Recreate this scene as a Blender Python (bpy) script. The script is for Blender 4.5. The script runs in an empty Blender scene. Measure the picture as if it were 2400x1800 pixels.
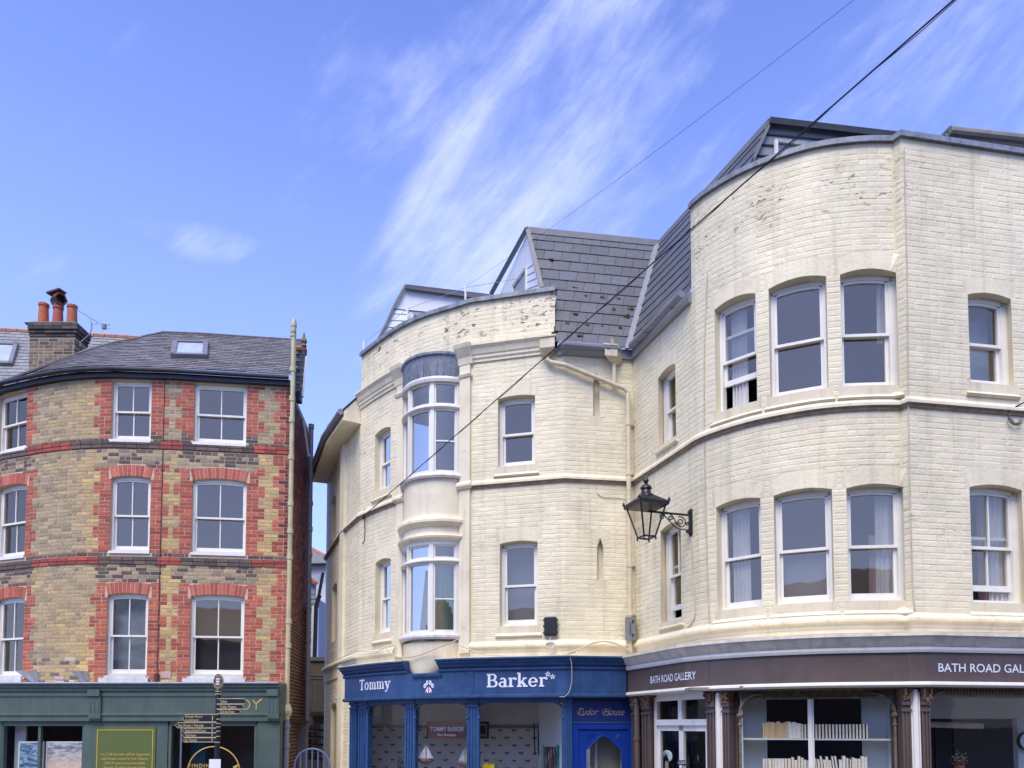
import bpy, math, random
from math import radians, sin, cos, tan, pi, sqrt, floor
from mathutils import Vector, Matrix
random.seed(7)
C = bpy.context.scene.collection
SC = bpy.context.scene

# ---------------------------------------------------------------- camera
F, CX, CY, PITCH, H = 1800.0, 1200.0, 1602.5, radians(3.1), 2.5
cam_d = bpy.data.cameras.new('camera'); cam = bpy.data.objects.new('camera', cam_d); C.objects.link(cam)
cam.location = (0, 0, H); cam.rotation_euler = (radians(90)+PITCH, 0, 0)
cam_d.sensor_width = 36; cam_d.lens = F/2400*36
cam_d.shift_y = (CY-900)/2400
cam_d.clip_start = 0.05; cam_d.clip_end = 6000
SC.camera = cam

# ---------------------------------------------------------------- light
SUN_EL, SUN_AZ = radians(56), radians(200)      # azimuth clockwise from +Y (behind the viewer)
w = bpy.data.worlds.new('World'); SC.world = w; w.use_nodes = True
nt = w.node_tree; nt.nodes.clear()
def N(nt, t, **k):
    n = nt.nodes.new(t)
    for a, v in k.items(): setattr(n, a, v)
    return n
def mathn(nt, op, a, b=None, clamp=False):
    n = N(nt, 'ShaderNodeMath', operation=op, use_clamp=clamp)
    for i, v in enumerate((a, b)):
        if v is None: continue
        if isinstance(v, (int, float)): n.inputs[i].default_value = v
        else: nt.links.new(v, n.inputs[i])
    return n.outputs[0]
def mixc(nt, fac, a, b, mode='MIX'):
    n = N(nt, 'ShaderNodeMix', data_type='RGBA', blend_type=mode)
    for i, v in ((0, fac), (6, a), (7, b)):
        if isinstance(v, (int, float)): n.inputs[i].default_value = v
        elif isinstance(v, tuple): n.inputs[i].default_value = (*v[:3], 1)
        else: nt.links.new(v, n.inputs[i])
    return n.outputs[2]
def ramp(nt, v, a, b, lo=0.0, hi=1.0):
    n = N(nt, 'ShaderNodeMapRange', interpolation_type='SMOOTHSTEP'); n.inputs[1].default_value = a; n.inputs[2].default_value = b
    n.inputs[3].default_value = lo; n.inputs[4].default_value = hi
    nt.links.new(v, n.inputs[0]); return n.outputs[0]
sky = N(nt, 'ShaderNodeTexSky', sky_type='NISHITA', sun_disc=False)
sky.sun_elevation = SUN_EL; sky.sun_rotation = SUN_AZ
sky.air_density = 1.0; sky.dust_density = 0.6; sky.ozone_density = 2.2; sky.altitude = 10
tc = N(nt, 'ShaderNodeTexCoord')
def vmap(nt, vec, rot=(0,0,0), scale=(1,1,1), loc=(0,0,0)):
    m = N(nt, 'ShaderNodeMapping'); nt.links.new(vec, m.inputs[0])
    m.inputs['Rotation'].default_value = rot; m.inputs['Scale'].default_value = scale; m.inputs['Location'].default_value = loc
    return m.outputs[0]
def noise(nt, vec, sc, det=4, rough=.5, dist=0.0):
    n = N(nt, 'ShaderNodeTexNoise'); nt.links.new(vec, n.inputs['Vector'])
    n.inputs['Scale'].default_value = sc; n.inputs['Detail'].default_value = det
    n.inputs['Roughness'].default_value = rough; n.inputs['Distortion'].default_value = dist
    return n.outputs[0]
def blob(cu, cw, rot, su, sw):          # soft ellipse of cloud around a direction of the sky (x, z of the unit vector)
    sep = N(nt, 'ShaderNodeSeparateXYZ'); nt.links.new(tc.outputs['Generated'], sep.inputs[0])
    u = mathn(nt, 'SUBTRACT', sep.outputs[0], cu); v = mathn(nt, 'SUBTRACT', sep.outputs[2], cw)
    a = mathn(nt, 'DIVIDE', mathn(nt, 'ADD', mathn(nt, 'MULTIPLY', u, cos(rot)), mathn(nt, 'MULTIPLY', v, sin(rot))), su)
    b = mathn(nt, 'DIVIDE', mathn(nt, 'SUBTRACT', mathn(nt, 'MULTIPLY', v, cos(rot)), mathn(nt, 'MULTIPLY', u, sin(rot))), sw)
    d = mathn(nt, 'ADD', mathn(nt, 'MULTIPLY', a, a), mathn(nt, 'MULTIPLY', b, b))
    return ramp(nt, d, 1.0, 0.0)
def dirof(px, py):
    x = (px-CX)/F; y = -(py-CY)/F
    v = Vector((x, cos(PITCH)-y*sin(PITCH), sin(PITCH)+y*cos(PITCH))); v.normalize(); return v
G = tc.outputs['Generated']
CLOUDS = [ # px, py, angle deg, half length, half width, weight
 (1330, 260, 52, .30, .13, 1.0), (1240, 480, 60, .16, .07, .9), (1000, 420, 25, .16, .06, .55), (770, 300, 30, .13, .07, .5),
 (1560, 230, 48, .30, .06, .7), (480, 565, 5, .06, .014, .8), (75, 650, 80, .06, .03, .55), (2250, 330, 35, .22, .10, .9),
 (1900, 90, 45, .24, .07, .72), (880, 560, 15, .10, .05, .3), (250, 250, -55, .25, .06, .22), (1700, 480, 40, .05, .02, .5), (1560,560,10,.03,.01,.6)]
tot = None
for px, py, a, su, sw, wt in CLOUDS:
    d = dirof(px, py)
    m = mathn(nt, 'MULTIPLY', blob(d.x, d.z, radians(a), su*1.5, sw*1.7), wt)
    tot = m if tot is None else mathn(nt, 'MAXIMUM', tot, m)
base_big = noise(nt, vmap(nt, G, scale=(1.6, 1.6, 3.0)), 1.3, 3, .5)
tot = mathn(nt, 'MAXIMUM', tot, mathn(nt, 'MULTIPLY', ramp(nt, base_big, .50, .75), .25))
st = noise(nt, vmap(nt, vmap(nt, G, rot=(0, radians(38), 0)), scale=(1.5, 2.5, 7.5)), 2.0, 9, .60, .55)
fine = noise(nt, vmap(nt, vmap(nt, G, rot=(0, radians(32), 0)), scale=(4, 5, 10)), 4.0, 10, .65, .5)
soft = noise(nt, vmap(nt, G, scale=(3, 3, 3)), 1.6, 3, .5)
stx = mathn(nt, 'ADD', mathn(nt, 'ADD', mathn(nt, 'MULTIPLY', st, .58), mathn(nt, 'MULTIPLY', fine, .20)), mathn(nt, 'MULTIPLY', soft, .22))
stx = mathn(nt, 'ADD', stx, mathn(nt, 'MULTIPLY', mathn(nt, 'SUBTRACT', tot, 1.0), .26))
cl = ramp(nt, stx, .35, .74, 0, .80)
tint = mixc(nt, 1.0, sky.outputs[0], (0.96, .97, 1.58), 'MULTIPLY')
# pale veil low over the roofs
sp = N(nt, 'ShaderNodeSeparateXYZ'); nt.links.new(G, sp.inputs[0])
veil = ramp(nt, sp.outputs[2], .85, .15, 0.0, .50)
SKYW = (5.0, 5.4, 7.4)
c1 = mixc(nt, veil, tint, (3.4, 4.6, 8.6))
c2 = mixc(nt, cl, c1, SKYW)
bg = N(nt, 'ShaderNodeBackground'); nt.links.new(c2, bg.inputs[0]); bg.inputs[1].default_value = 0.14
out = N(nt, 'ShaderNodeOutputWorld'); nt.links.new(bg.outputs[0], out.inputs[0])

sd = bpy.data.lights.new('sun', 'SUN'); sun = bpy.data.objects.new('sun', sd); C.objects.link(sun)
sd.energy = 2.7; sd.angle = radians(38); sd.color = (1.0, .91, .72)
sv = Vector((sin(SUN_AZ)*cos(SUN_EL), cos(SUN_AZ)*cos(SUN_EL), sin(SUN_EL)))
sun.rotation_euler = sv.to_track_quat('Z', 'Y').to_euler(); sun.location = sv*60
SC.view_settings.view_transform = 'Standard'; SC.view_settings.look = 'None'
SC.view_settings.exposure = 0.56; SC.view_settings.gamma = 1; SC.view_settings.use_curve_mapping = False

# ---------------------------------------------------------------- reconstruction helpers
def ray(px, py):
    x = (px-CX)/F; y = -(py-CY)/F
    return Vector((x, cos(PITCH)-y*sin(PITCH), sin(PITCH)+y*cos(PITCH)))
def Py(px, py, Y): d = ray(px, py); t = Y/d.y; return Vector((d.x*t, Y, H+d.z*t))
def Pxd(px, dep, py=1250): d = ray(px, py); t = dep/d.y; return (d.x*t, dep)
def proj(p):
    v = Vector(p)-Vector((0, 0, H)); f = v.y*cos(PITCH)+v.z*sin(PITCH); u = -v.y*sin(PITCH)+v.z*cos(PITCH)
    if f <= .05: return (-9999, -9999)
    return (CX+F*v.x/f, CY-F*u/f)
def zat(py, dep): return H+dep*(ray(1200, py).z/ray(1200, py).y)
def srgb(r, g, b, k=1.0):
    def f(c):
        c /= 255.; return (c/12.92 if c <= .04045 else ((c+.055)/1.055)**2.4)*k
    return (f(r), f(g), f(b))

class Wall:
    def __init__(s, pts):
        s.p = [Vector((a, b)) for a, b in pts]; s.S = [0.0]
        for a, b in zip(s.p, s.p[1:]): s.S.append(s.S[-1]+(b-a).length)
        ns = []
        for a, b in zip(s.p, s.p[1:]):
            t = (b-a).normalized(); ns.append(Vector((t.y, -t.x)))
        s.n = ns; s.m = [ns[0]]
        for a, b in zip(ns, ns[1:]): s.m.append((a+b)/max(.3, 1+a.dot(b)))
        s.m.append(ns[-1]); s.L = s.S[-1]
    def idx(s, q):
        q = min(max(q, 0), s.L); i = 0
        while i < len(s.S)-2 and s.S[i+1] < q-1e-9: i += 1
        return i
    def at(s, q, z, off=0.0):
        i = s.idx(q); t = (q-s.S[i])/(s.S[i+1]-s.S[i])
        a = s.p[i]+s.m[i]*off; b = s.p[i+1]+s.m[i+1]*off; c = a.lerp(b, t)
        return Vector((c.x, c.y, z))
    def nrm(s, q): n = s.n[s.idx(q)]; return Vector((n.x, n.y, 0))
    def tan(s, q): n = s.n[s.idx(q)]; return Vector((-n.y, n.x, 0))
    def hit(s, px, py, lo=-1, hi=1e9):
        d = ray(px, py); best = None
        for i, (a, b) in enumerate(zip(s.p, s.p[1:])):
            if s.S[i+1] < lo or s.S[i] > hi: continue
            e = b-a; den = d.x*e.y-d.y*e.x
            if abs(den) < 1e-9: continue
            t = (a.x*e.y-a.y*e.x)/den; u = (a.x*d.y-a.y*d.x)/den
            if t > 0 and -.002 <= u <= 1.002 and (best is None or t < best[2]):
                best = (s.S[i]+u*e.length, H+t*d.z, t)
        if best is None: raise ValueError('miss %s %s' % (px, py))
        return best[0], best[1]
    def offset(s, off): return Wall([tuple((p+m*off)) for p, m in zip(s.p, s.m)])
    def mids(s, a, b): return [a]+[q for q in s.S if a+1e-4 < q < b-1e-4]+[b]
def catmull(pts, step=.14):
    out = []; P = [Vector(p) for p in pts]; P = [P[0]*2-P[1]]+P+[P[-1]*2-P[-2]]
    for i in range(1, len(P)-2):
        a, b, c, d = P[i-1:i+3]; n = max(1, round((c-b).length/step))
        for k in range(n):
            t = k/n; out.append(tuple(.5*((2*b)+(c-a)*t+(2*a-5*b+4*c-d)*t*t+(3*b-3*c+d-a)*t**3)))
    out.append(tuple(P[-2])); return out

# ---------------------------------------------------------------- mesh helpers
WL = {}
class MB:
    def __init__(s): s.v = []; s.f = []; s.c = []
    def add(s, vs, fs, col=None):
        o = len(s.v); s.v += [tuple(v) for v in vs]; s.f += [tuple(i+o for i in f) for f in fs]
        s.c += [col or (1, 1, 1)]*len(vs)
    def hexa(s, b, t, col=None):
        s.add(list(b)+list(t), [(3, 2, 1, 0), (4, 5, 6, 7), (0, 1, 5, 4), (1, 2, 6, 5), (2, 3, 7, 6), (3, 0, 4, 7)], col)
    def box(s, a, b, col=None):
        x0, y0, z0 = a; x1, y1, z1 = b
        s.hexa([(x0, y0, z0), (x1, y0, z0), (x1, y1, z0), (x0, y1, z0)], [(x0, y0, z1), (x1, y0, z1), (x1, y1, z1), (x0, y1, z1)], col)
    def obox(s, c, ax, ay, az, col=None):     # centre and three half axes
        c, ax, ay, az = map(Vector, (c, ax, ay, az))
        s.hexa([c-ax-ay-az, c+ax-ay-az, c+ax+ay-az, c-ax+ay-az], [c-ax-ay+az, c+ax-ay+az, c+ax+ay+az, c-ax+ay+az], col)
    def quad(s, a, b, c, d, col=None): s.add([a, b, c, d], [(0, 1, 2, 3)], col)
    def wbox(s, W, s0, s1, z0, z1, o0, o1, col=None, z0b=None, z1b=None):   # o0 back, o1 front
        q = W.mids(s0, s1); n = len(q); vs = []
        for a in q:
            vs += [W.at(a, z0 if z0b is None else z0b, o0), W.at(a, z1 if z1b is None else z1b, o0), W.at(a, z1, o1), W.at(a, z0, o1)]
        fs = [(0, 1, 2, 3), (4*n-1, 4*n-2, 4*n-3, 4*n-4)]
        for i in range(n-1):
            a = 4*i; b = a+4
            fs += [(a+3, a+2, b+2, b+3), (a+2, a+1, b+1, b+2), (a+1, a, b, b+1), (a, a+3, b+3, b)]
        s.add(vs, fs, col)
    def sweep(s, W, s0, s1, prof, col=None):    # prof: (off, z) ring, closed
        q = W.mids(s0, s1); k = len(prof); vs = [W.at(a, z, o) for a in q for o, z in prof]; fs = []
        for i in range(len(q)-1):
            for j in range(k):
                j2 = (j+1) % k; fs.append((i*k+j, i*k+j2, (i+1)*k+j2, (i+1)*k+j))
        fs += [tuple(range(k))[::-1], tuple(range((len(q)-1)*k, len(q)*k))]
        s.add(vs, fs, col)
    def tube(s, pts, r, n=8, col=None, cap=True, taper=None):
        pts = [Vector(p) for p in pts]; vs = []; up = Vector((.13, .27, .95))
        for i, p in enumerate(pts):
            t = (pts[min(i+1, len(pts)-1)]-pts[max(i-1, 0)]).normalized()
            a = t.cross(up)
            if a.length < .05: a = t.cross(Vector((1, 0, 0)))
            a.normalize(); b = t.cross(a); rr = r if taper is None else taper[i]
            vs += [p+(a*cos(2*pi*j/n)+b*sin(2*pi*j/n))*rr for j in range(n)]
        fs = [(i*n+j, i*n+(j+1) % n, (i+1)*n+(j+1) % n, (i+1)*n+j) for i in range(len(pts)-1) for j in range(n)]
        if cap: fs += [tuple(range(n))[::-1], tuple(range((len(pts)-1)*n, len(pts)*n))]
        s.add(vs, fs, col)
    def lathe(s, c, prof, n=16, col=None, ang=0.0):    # prof: (r, z) rising
        c = Vector(c); k = len(prof)
        vs = [c+Vector((r*cos(ang+2*pi*j/n), r*sin(ang+2*pi*j/n), z)) for r, z in prof for j in range(n)]
        fs = [(i*n+j, i*n+(j+1) % n, (i+1)*n+(j+1) % n, (i+1)*n+j) for i in range(k-1) for j in range(n)]
        fs += [tuple(range(n))[::-1], tuple(range((k-1)*n, k*n))]
        s.add(vs, fs, col)
    def build(s, name, mat, parent=None, smooth=False, base=None, kind=None):
        if not s.v: return None
        if base is None:
            xs, ys, zs = zip(*s.v); base = Vector(((min(xs)+max(xs))/2, (min(ys)+max(ys))/2, min(zs) if parent is None else (min(zs)+max(zs))/2))
        base = Vector(base)
        me = bpy.data.meshes.new(name)
        me.from_pydata([(a-base.x, b-base.y, c-base.z) for a, b, c in s.v], [], s.f)
        if True:
            at = me.color_attributes.new('tone', 'FLOAT_COLOR', 'POINT')
            at.data.foreach_set('color', [x for c in s.c for x in (c[0], c[1], c[2], 1)])
        if smooth: me.polygons.foreach_set('use_smooth', [True]*len(me.polygons))
        me.materials.append(mat)
        o = bpy.data.objects.new(name, me); C.objects.link(o); WL[o.name] = base
        if parent is not None:
            o.parent = parent; o.matrix_parent_inverse = Matrix.Translation(-WL[parent.name])
        o.location = base
        if kind: o['kind'] = kind
        return o
def tag(o, label, cat, group=None):
    o['label'] = label; o['category'] = cat
    if group: o['group'] = group
    return o
def thing(name, label, cat, loc, group=None):
    o = bpy.data.objects.new(name, None); C.objects.link(o); o.location = loc; WL[o.name] = Vector(loc)
    o.empty_display_size = .2
    return tag(o, label, cat, group)

# ---------------------------------------------------------------- materials
def newmat(name):
    m = bpy.data.materials.new(name); m.use_nodes = True; nt = m.node_tree; nt.nodes.clear()
    o = N(nt, 'ShaderNodeOutputMaterial'); p = N(nt, 'ShaderNodeBsdfPrincipled'); nt.links.new(p.outputs[0], o.inputs[0])
    return m, nt, p
def simple(name, col, rough=.6, var=.12, nsc=6, bump=.0, bsc=40, metal=0.0, attr=False, streak=0.0, spec=.5, dirt=None, dirtamt=.0):
    m, nt, p = newmat(name)
    g = N(nt, 'ShaderNodeNewGeometry'); pos = g.outputs['Position']
    if attr:
        a = N(nt, 'ShaderNodeAttribute'); a.attribute_name = 'tone'
        c = mixc(nt, 1.0, a.outputs[0], col, 'MULTIPLY')
    else: c = mixc(nt, 0.0, col, col)
    n1 = noise(nt, pos, nsc, 5, .6)
    c = mixc(nt, 1.0, c, ramp_rgb(nt, n1, .3, .7, 1-var, 1+var*.6), 'MULTIPLY')
    if streak:
        s = noise(nt, vmap(nt, pos, scale=(9, 9, .7)), 1.0, 4, .6)
        c = mixc(nt, 1.0, c, ramp_rgb(nt, s, .42, .68, 1.0, 1-streak), 'MULTIPLY')
    if dirt:
        d = ramp(nt, noise(nt, pos, 3.1, 6, .7), .52, .72, 0, dirtamt)
        c = mixc(nt, d, c, dirt)
    nt.links.new(c, p.inputs['Base Color'])
    p.inputs['Roughness'].default_value = rough; p.inputs['Metallic'].default_value = metal
    p.inputs['Specular IOR Level'].default_value = spec
    if bump:
        b = N(nt, 'ShaderNodeBump'); b.inputs['Strength'].default_value = bump; b.inputs['Distance'].default_value = .01
        nt.links.new(noise(nt, pos, bsc, 4, .6), b.inputs['Height']); nt.links.new(b.outputs[0], p.inputs['Normal'])
    return m
def ramp_rgb(nt, v, a, b, lo, hi):
    r = ramp(nt, v, a, b, lo, hi); n = N(nt, 'ShaderNodeCombineColor')
    for i in range(3): nt.links.new(r, n.inputs[i])
    return n.outputs[0]

CREAM = srgb(240, 230, 197, .90)
def cream_paint(name, col, grime_shade=.25, bump=.5):
    m, nt, p = newmat(name); g = N(nt, 'ShaderNodeNewGeometry'); pos = g.outputs['Position']
    a = N(nt, 'ShaderNodeAttribute'); a.attribute_name = 'tone'
    c = mixc(nt, 1.0, a.outputs[0], col, 'MULTIPLY')
    c = mixc(nt, 1.0, c, ramp_rgb(nt, noise(nt, pos, 1.1, 5, .6), .3, .7, .90, 1.04), 'MULTIPLY')
    c = mixc(nt, ramp(nt, noise(nt, pos, 2.3, 6, .65), .45, .75, 0, grime_shade), c, srgb(196, 180, 146, .8))
    s = noise(nt, vmap(nt, pos, scale=(7, 7, .45)), 1.0, 5, .65)
    c = mixc(nt, ramp(nt, s, .50, .74, 0, grime_shade*1.1), c, srgb(170, 158, 130, .75))
    # paint lost from the parapet brickwork: small dark flakes in a ragged band
    sp = N(nt, 'ShaderNodeSeparateXYZ'); nt.links.new(pos, sp.inputs[0])
    fl = noise(nt, vmap(nt, pos, scale=(1, 1, 2.2)), 7.0, 6, .72, .4)
    patch = noise(nt, pos, 1.5, 2, .5)
    band = mathn(nt, 'MULTIPLY', ramp(nt, sp.outputs[2], 8.98, 9.15), ramp(nt, sp.outputs[2], 9.85, 9.5))
    band = mathn(nt, 'MULTIPLY', band, ramp(nt, patch, .42, .54))
    band = mathn(nt, 'MULTIPLY', band, ramp(nt, sp.outputs[0], 5.3, 4.8, .12, 1))
    few = mathn(nt, 'MULTIPLY', ramp(nt, patch, .60, .72), .35)
    flake = mathn(nt, 'MULTIPLY', ramp(nt, fl, .56, .60), mathn(nt, 'MAXIMUM', band, few))
    c = mixc(nt, flake, c, srgb(112, 92, 72, .8))
    nt.links.new(c, p.inputs['Base Color']); p.inputs['Roughness'].default_value = .55
    p.inputs['Specular IOR Level'].default_value = .35
    b = N(nt, 'ShaderNodeBump'); b.inputs['Strength'].default_value = bump; b.inputs['Distance'].default_value = .012
    h = mathn(nt, 'SUBTRACT', mathn(nt, 'ADD', noise(nt, pos, 26, 5, .6), mathn(nt, 'MULTIPLY', noise(nt, pos, 7, 3, .5), .9)), mathn(nt, 'MULTIPLY', flake, .8))
    nt.links.new(h, b.inputs['Height']); nt.links.new(b.outputs[0], p.inputs['Normal'])
    return m
M = {}
M['cream'] = cream_paint('cream_brick_paint', CREAM)
M['render'] = cream_paint('cream_render', srgb(240, 230, 199, .90), .30, .25)
M['joint'] = cream_paint('cream_joint_paint', srgb(232, 221, 188, .89), .35, .3)
M['white'] = simple('white_gloss_paint', srgb(246, 243, 232, .85), .35, .05, 4, .15, 30, streak=.05)
M['whiteold'] = simple('flaking_white_paint', srgb(232, 229, 222, .8), .5, .12, 8, .4, 30, streak=.15, dirt=srgb(120, 112, 98), dirtamt=.35)
M['lead'] = simple('weathered_lead', srgb(134, 142, 154, .85), .55, .28, 9, .3, 20, streak=.35)
M['slate'] = simple('slate', (1, 1, 1), .5, .14, 14, .35, 60, attr=True)
M['slateback'] = simple('roof_felt', srgb(50, 50, 54), .8, .1)
M['ridge'] = simple('grey_ridge_metal', srgb(116, 117, 120, .8), .5, .12, 6, .1)
M['gutter'] = simple('grey_plastic_gutter', srgb(140, 143, 150, .8), .4, .10, 6)
M['creampipe'] = simple('cream_painted_pipe', srgb(228, 214, 182, .82), .45, .10, 5, .1, streak=.15)
M['pipeyellow'] = simple('pale_yellow_pipe', srgb(206, 198, 158, .8), .45, .14, 4, .1, dirt=srgb(120, 125, 88), dirtamt=.45)
M['black'] = simple('black_iron', srgb(30, 31, 34), .4, .1, 10, .1)
M['blackpl'] = simple('black_plastic', srgb(24, 25, 30), .5, .1)
M['greybox'] = simple('grey_plastic_box', srgb(128, 128, 124, .8), .55, .15, 12, dirt=srgb(90, 90, 84), dirtamt=.4)
M['blue'] = simple('blue_shop_paint', srgb(44, 80, 128, .85), .42, .2, 5, .2, 25, streak=.2, dirt=srgb(78, 104, 140, .85), dirtamt=.3)
M['bluedoor'] = simple('bright_blue_door_paint', srgb(14, 56, 146, .85), .3, .08, 5)
M['brown'] = simple('brown_shop_paint', srgb(98, 84, 78, .85), .45, .10, 4, .12, 25, streak=.10)
M['rust'] = simple('rusted_iron_capital', srgb(128, 96, 74, .85), .75, .45, 22, .8, 50)
M['iron'] = simple('corroded_iron_frieze', srgb(124, 112, 88, .85), .7, .4, 18, .6, 40)
M['greypaint'] = simple('grey_white_cornice_paint', srgb(232, 226, 208, .9), .45, .10, 5, .15, 25, streak=.22)
M['green'] = simple('dark_green_shop_paint', srgb(84, 102, 94, .85), .45, .12, 3, .12, 25, streak=.08)
M['leadflash'] = simple('pale_lead_flashing', srgb(160, 172, 188, .8), .45, .15, 6, streak=.1)
M['room'] = simple('dim_room_plaster', srgb(150, 146, 142, .8), .8, .08)
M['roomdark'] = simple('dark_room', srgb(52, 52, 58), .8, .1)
M['greyclad'] = simple('blue_grey_cladding', srgb(128, 140, 150, .85), .5, .06, 3)
M['whiteclad'] = simple('white_cladding', srgb(224, 228, 232, .84), .5, .05, 3)
M['blind'] = simple('grey_net_blind', srgb(120, 124, 134, .85), .8, .06, 3)
M['blindpale'] = simple('pale_blind', srgb(170, 180, 190, .85), .8, .08, 3)
M['curtain'] = simple('white_curtain', srgb(214, 212, 210, .85), .85, .10, 5, .2, 30)
M['curtainpink'] = simple('dusky_pink_curtain', srgb(176, 148, 148, .85), .85, .10, 5, .2, 30)
M['gold'] = simple('gold_lettering', srgb(206, 176, 92), .35, .06)
M['lwhite'] = simple('white_lettering', srgb(232, 236, 246, .9), .4, .03)
M['asphalt'] = simple('asphalt', srgb(74, 74, 76), .85, .2, 20, .4, 80)
M['paving'] = simple('paving', srgb(150, 146, 138, .8), .8, .2, 5, .3, 60)
def glassmat(name, refl=.22, tint=(.75, .78, .80), gl=(1.0, .84, .62), rough=.02, wob=.02, fr_=.09):
    m, nt, p = newmat(name); o = nt.nodes['Material Output']
    t = N(nt, 'ShaderNodeBsdfTransparent'); t.inputs[0].default_value = (*tint, 1)
    g = N(nt, 'ShaderNodeBsdfGlossy'); g.inputs[0].default_value = (*gl, 1); g.inputs['Roughness'].default_value = rough
    lw = N(nt, 'ShaderNodeLayerWeight'); lw.inputs[0].default_value = .15
    f = mathn(nt, 'ADD', mathn(nt, 'MULTIPLY', lw.outputs['Fresnel'], fr_), refl, clamp=True)
    mx = N(nt, 'ShaderNodeMixShader'); nt.links.new(f, mx.inputs[0]); nt.links.new(t.outputs[0], mx.inputs[1]); nt.links.new(g.outputs[0], mx.inputs[2])
    ge = N(nt, 'ShaderNodeNewGeometry')
    b = N(nt, 'ShaderNodeBump'); b.inputs['Strength'].default_value = wob; b.inputs['Distance'].default_value = .05
    nt.links.new(noise(nt, ge.outputs['Position'], 2.2, 2, .4), b.inputs['Height']); nt.links.new(b.outputs[0], g.inputs['Normal'])
    nt.links.new(mx.outputs[0], o.inputs[0]); nt.nodes.remove(p); return m
M['glass'] = glassmat('window_glass', .20)
M['shopglass'] = glassmat('shop_window_glass', .015, (.95, .96, .96), fr_=.08)
M['frost'] = glassmat('frosted_glass', .12, (.7, .74, .74), rough=.25, wob=.5)
M['lampglass'] = glassmat('lantern_glass', .04, (.9, .9, .88))

# ---------------------------------------------------------------- building helpers
class Op:
    def __init__(s, W, tl, tr, bl, br, rise=.08, T=.225, lo=-1, hi=1e9, dz=0.0):
        a, za = W.hit(*tl, lo=lo, hi=hi); b, zb = W.hit(*tr, lo=lo, hi=hi); c, zc = W.hit(*bl, lo=lo, hi=hi); d, zd = W.hit(*br, lo=lo, hi=hi)
        s.W = W; s.a = min(a, c) if abs(a-c) < .03 else (a+c)/2; s.b = (b+d)/2
        s.zs = (za+zb)/2+dz; s.z0 = (zc+zd)/2+dz; s.rise = rise; s.zc = s.zs+rise; s.T = T; s.mid = (s.a+s.b)/2; s.hw = (s.b-s.a)/2
    def arch(s, q):
        if s.rise <= 0: return s.zs
        u = max(-1, min(1, (q-s.mid)/s.hw)); return s.zs+s.rise*(1-u*u)
def sheet(mb, W, s0, s1, z0, z1, ops=(), off=0.0, depth=.14, step=.6, reveals=True):
    qs = set(W.mids(s0, s1))
    for o in ops:
        qs |= {o.a, o.b}
    qs = sorted(q for q in qs if s0-1e-6 <= q <= s1+1e-6)
    q2 = [qs[0]]
    for q in qs[1:]:
        if q-q2[-1] > 1e-4: q2.append(q)
    for a, b in zip(q2, q2[1:]):
        m = (a+b)/2; cuts = []
        for o in ops:
            if o.a < m < o.b: cuts.append((o.z0, o.zc))
        cuts.sort(); z = z0
        for c0, c1 in cuts+[(z1, z1)]:
            if c0 > z+1e-4: mb.quad(W.at(a, z, off), W.at(b, z, off), W.at(b, c0, off), W.at(a, c0, off))
            z = max(z, c1)
    if not reveals: return
    for o in ops:
        k = 8; qq = sorted(set([o.a+(o.b-o.a)*i/k for i in range(k+1)]+[q for q in W.S if o.a < q < o.b]))
        for a, b in zip(qq, qq[1:]):
            if o.rise > 0: mb.quad(W.at(a, o.arch(a), off), W.at(b, o.arch(b), off), W.at(b, o.zc, off), W.at(a, o.zc, off))
            mb.quad(W.at(a, o.arch(a), off), W.at(a, o.arch(a), off-depth), W.at(b, o.arch(b), off-depth), W.at(b, o.arch(b), off))
        q3 = W.mids(o.a, o.b)
        for a, b in zip(q3, q3[1:]): mb.quad(W.at(a, o.z0, off-depth), W.at(a, o.z0, off), W.at(b, o.z0, off), W.at(b, o.z0, off-depth))
        mb.quad(W.at(o.a, o.z0, off), W.at(o.a, o.z0, off-depth), W.at(o.a, o.zs, off-depth), W.at(o.a, o.zs, off))
        mb.quad(W.at(o.b, o.z0, off-depth), W.at(o.b, o.z0, off), W.at(o.b, o.zs, off), W.at(o.b, o.zs, off-depth))
def brick_shape(W, s0, s1, z0, z1, p, b, wob=0.0):
    b0 = min(b, (s1-s0)*.3); bz = min(b, (z1-z0)*.3)
    q = W.mids(s0+b0, s1-b0); r = lambda: random.uniform(-wob, wob)
    vs = [W.at(s0, z0, .0), W.at(s0, z1, .0)]; d = [r(), r()]
    for i, a in enumerate(q):
        e = r()*.5; vs += [W.at(a, z0+r()*.6, 0), W.at(a, z0+bz+e, p+d[0]*.5), W.at(a, z1-bz+e, p+d[1]*.5), W.at(a, z1+r()*.6, 0)]
    vs += [W.at(s1, z0, 0), W.at(s1, z1, 0)]; n = len(q); L = 2+4*n
    fs = [(0, 2, 3), (0, 3, 4, 1), (1, 4, 5)]
    for i in range(n-1):
        a = 2+4*i; c = a+4; fs += [(a, c, c+1, a+1), (a+1, c+1, c+2, a+2), (a+2, c+2, c+3, a+3)]
    a = 2+4*(n-1); fs += [(a, L, a+1), (a+1, L, L+1, a+2), (a+2, L+1, a+3)]
    return vs, fs
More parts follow.
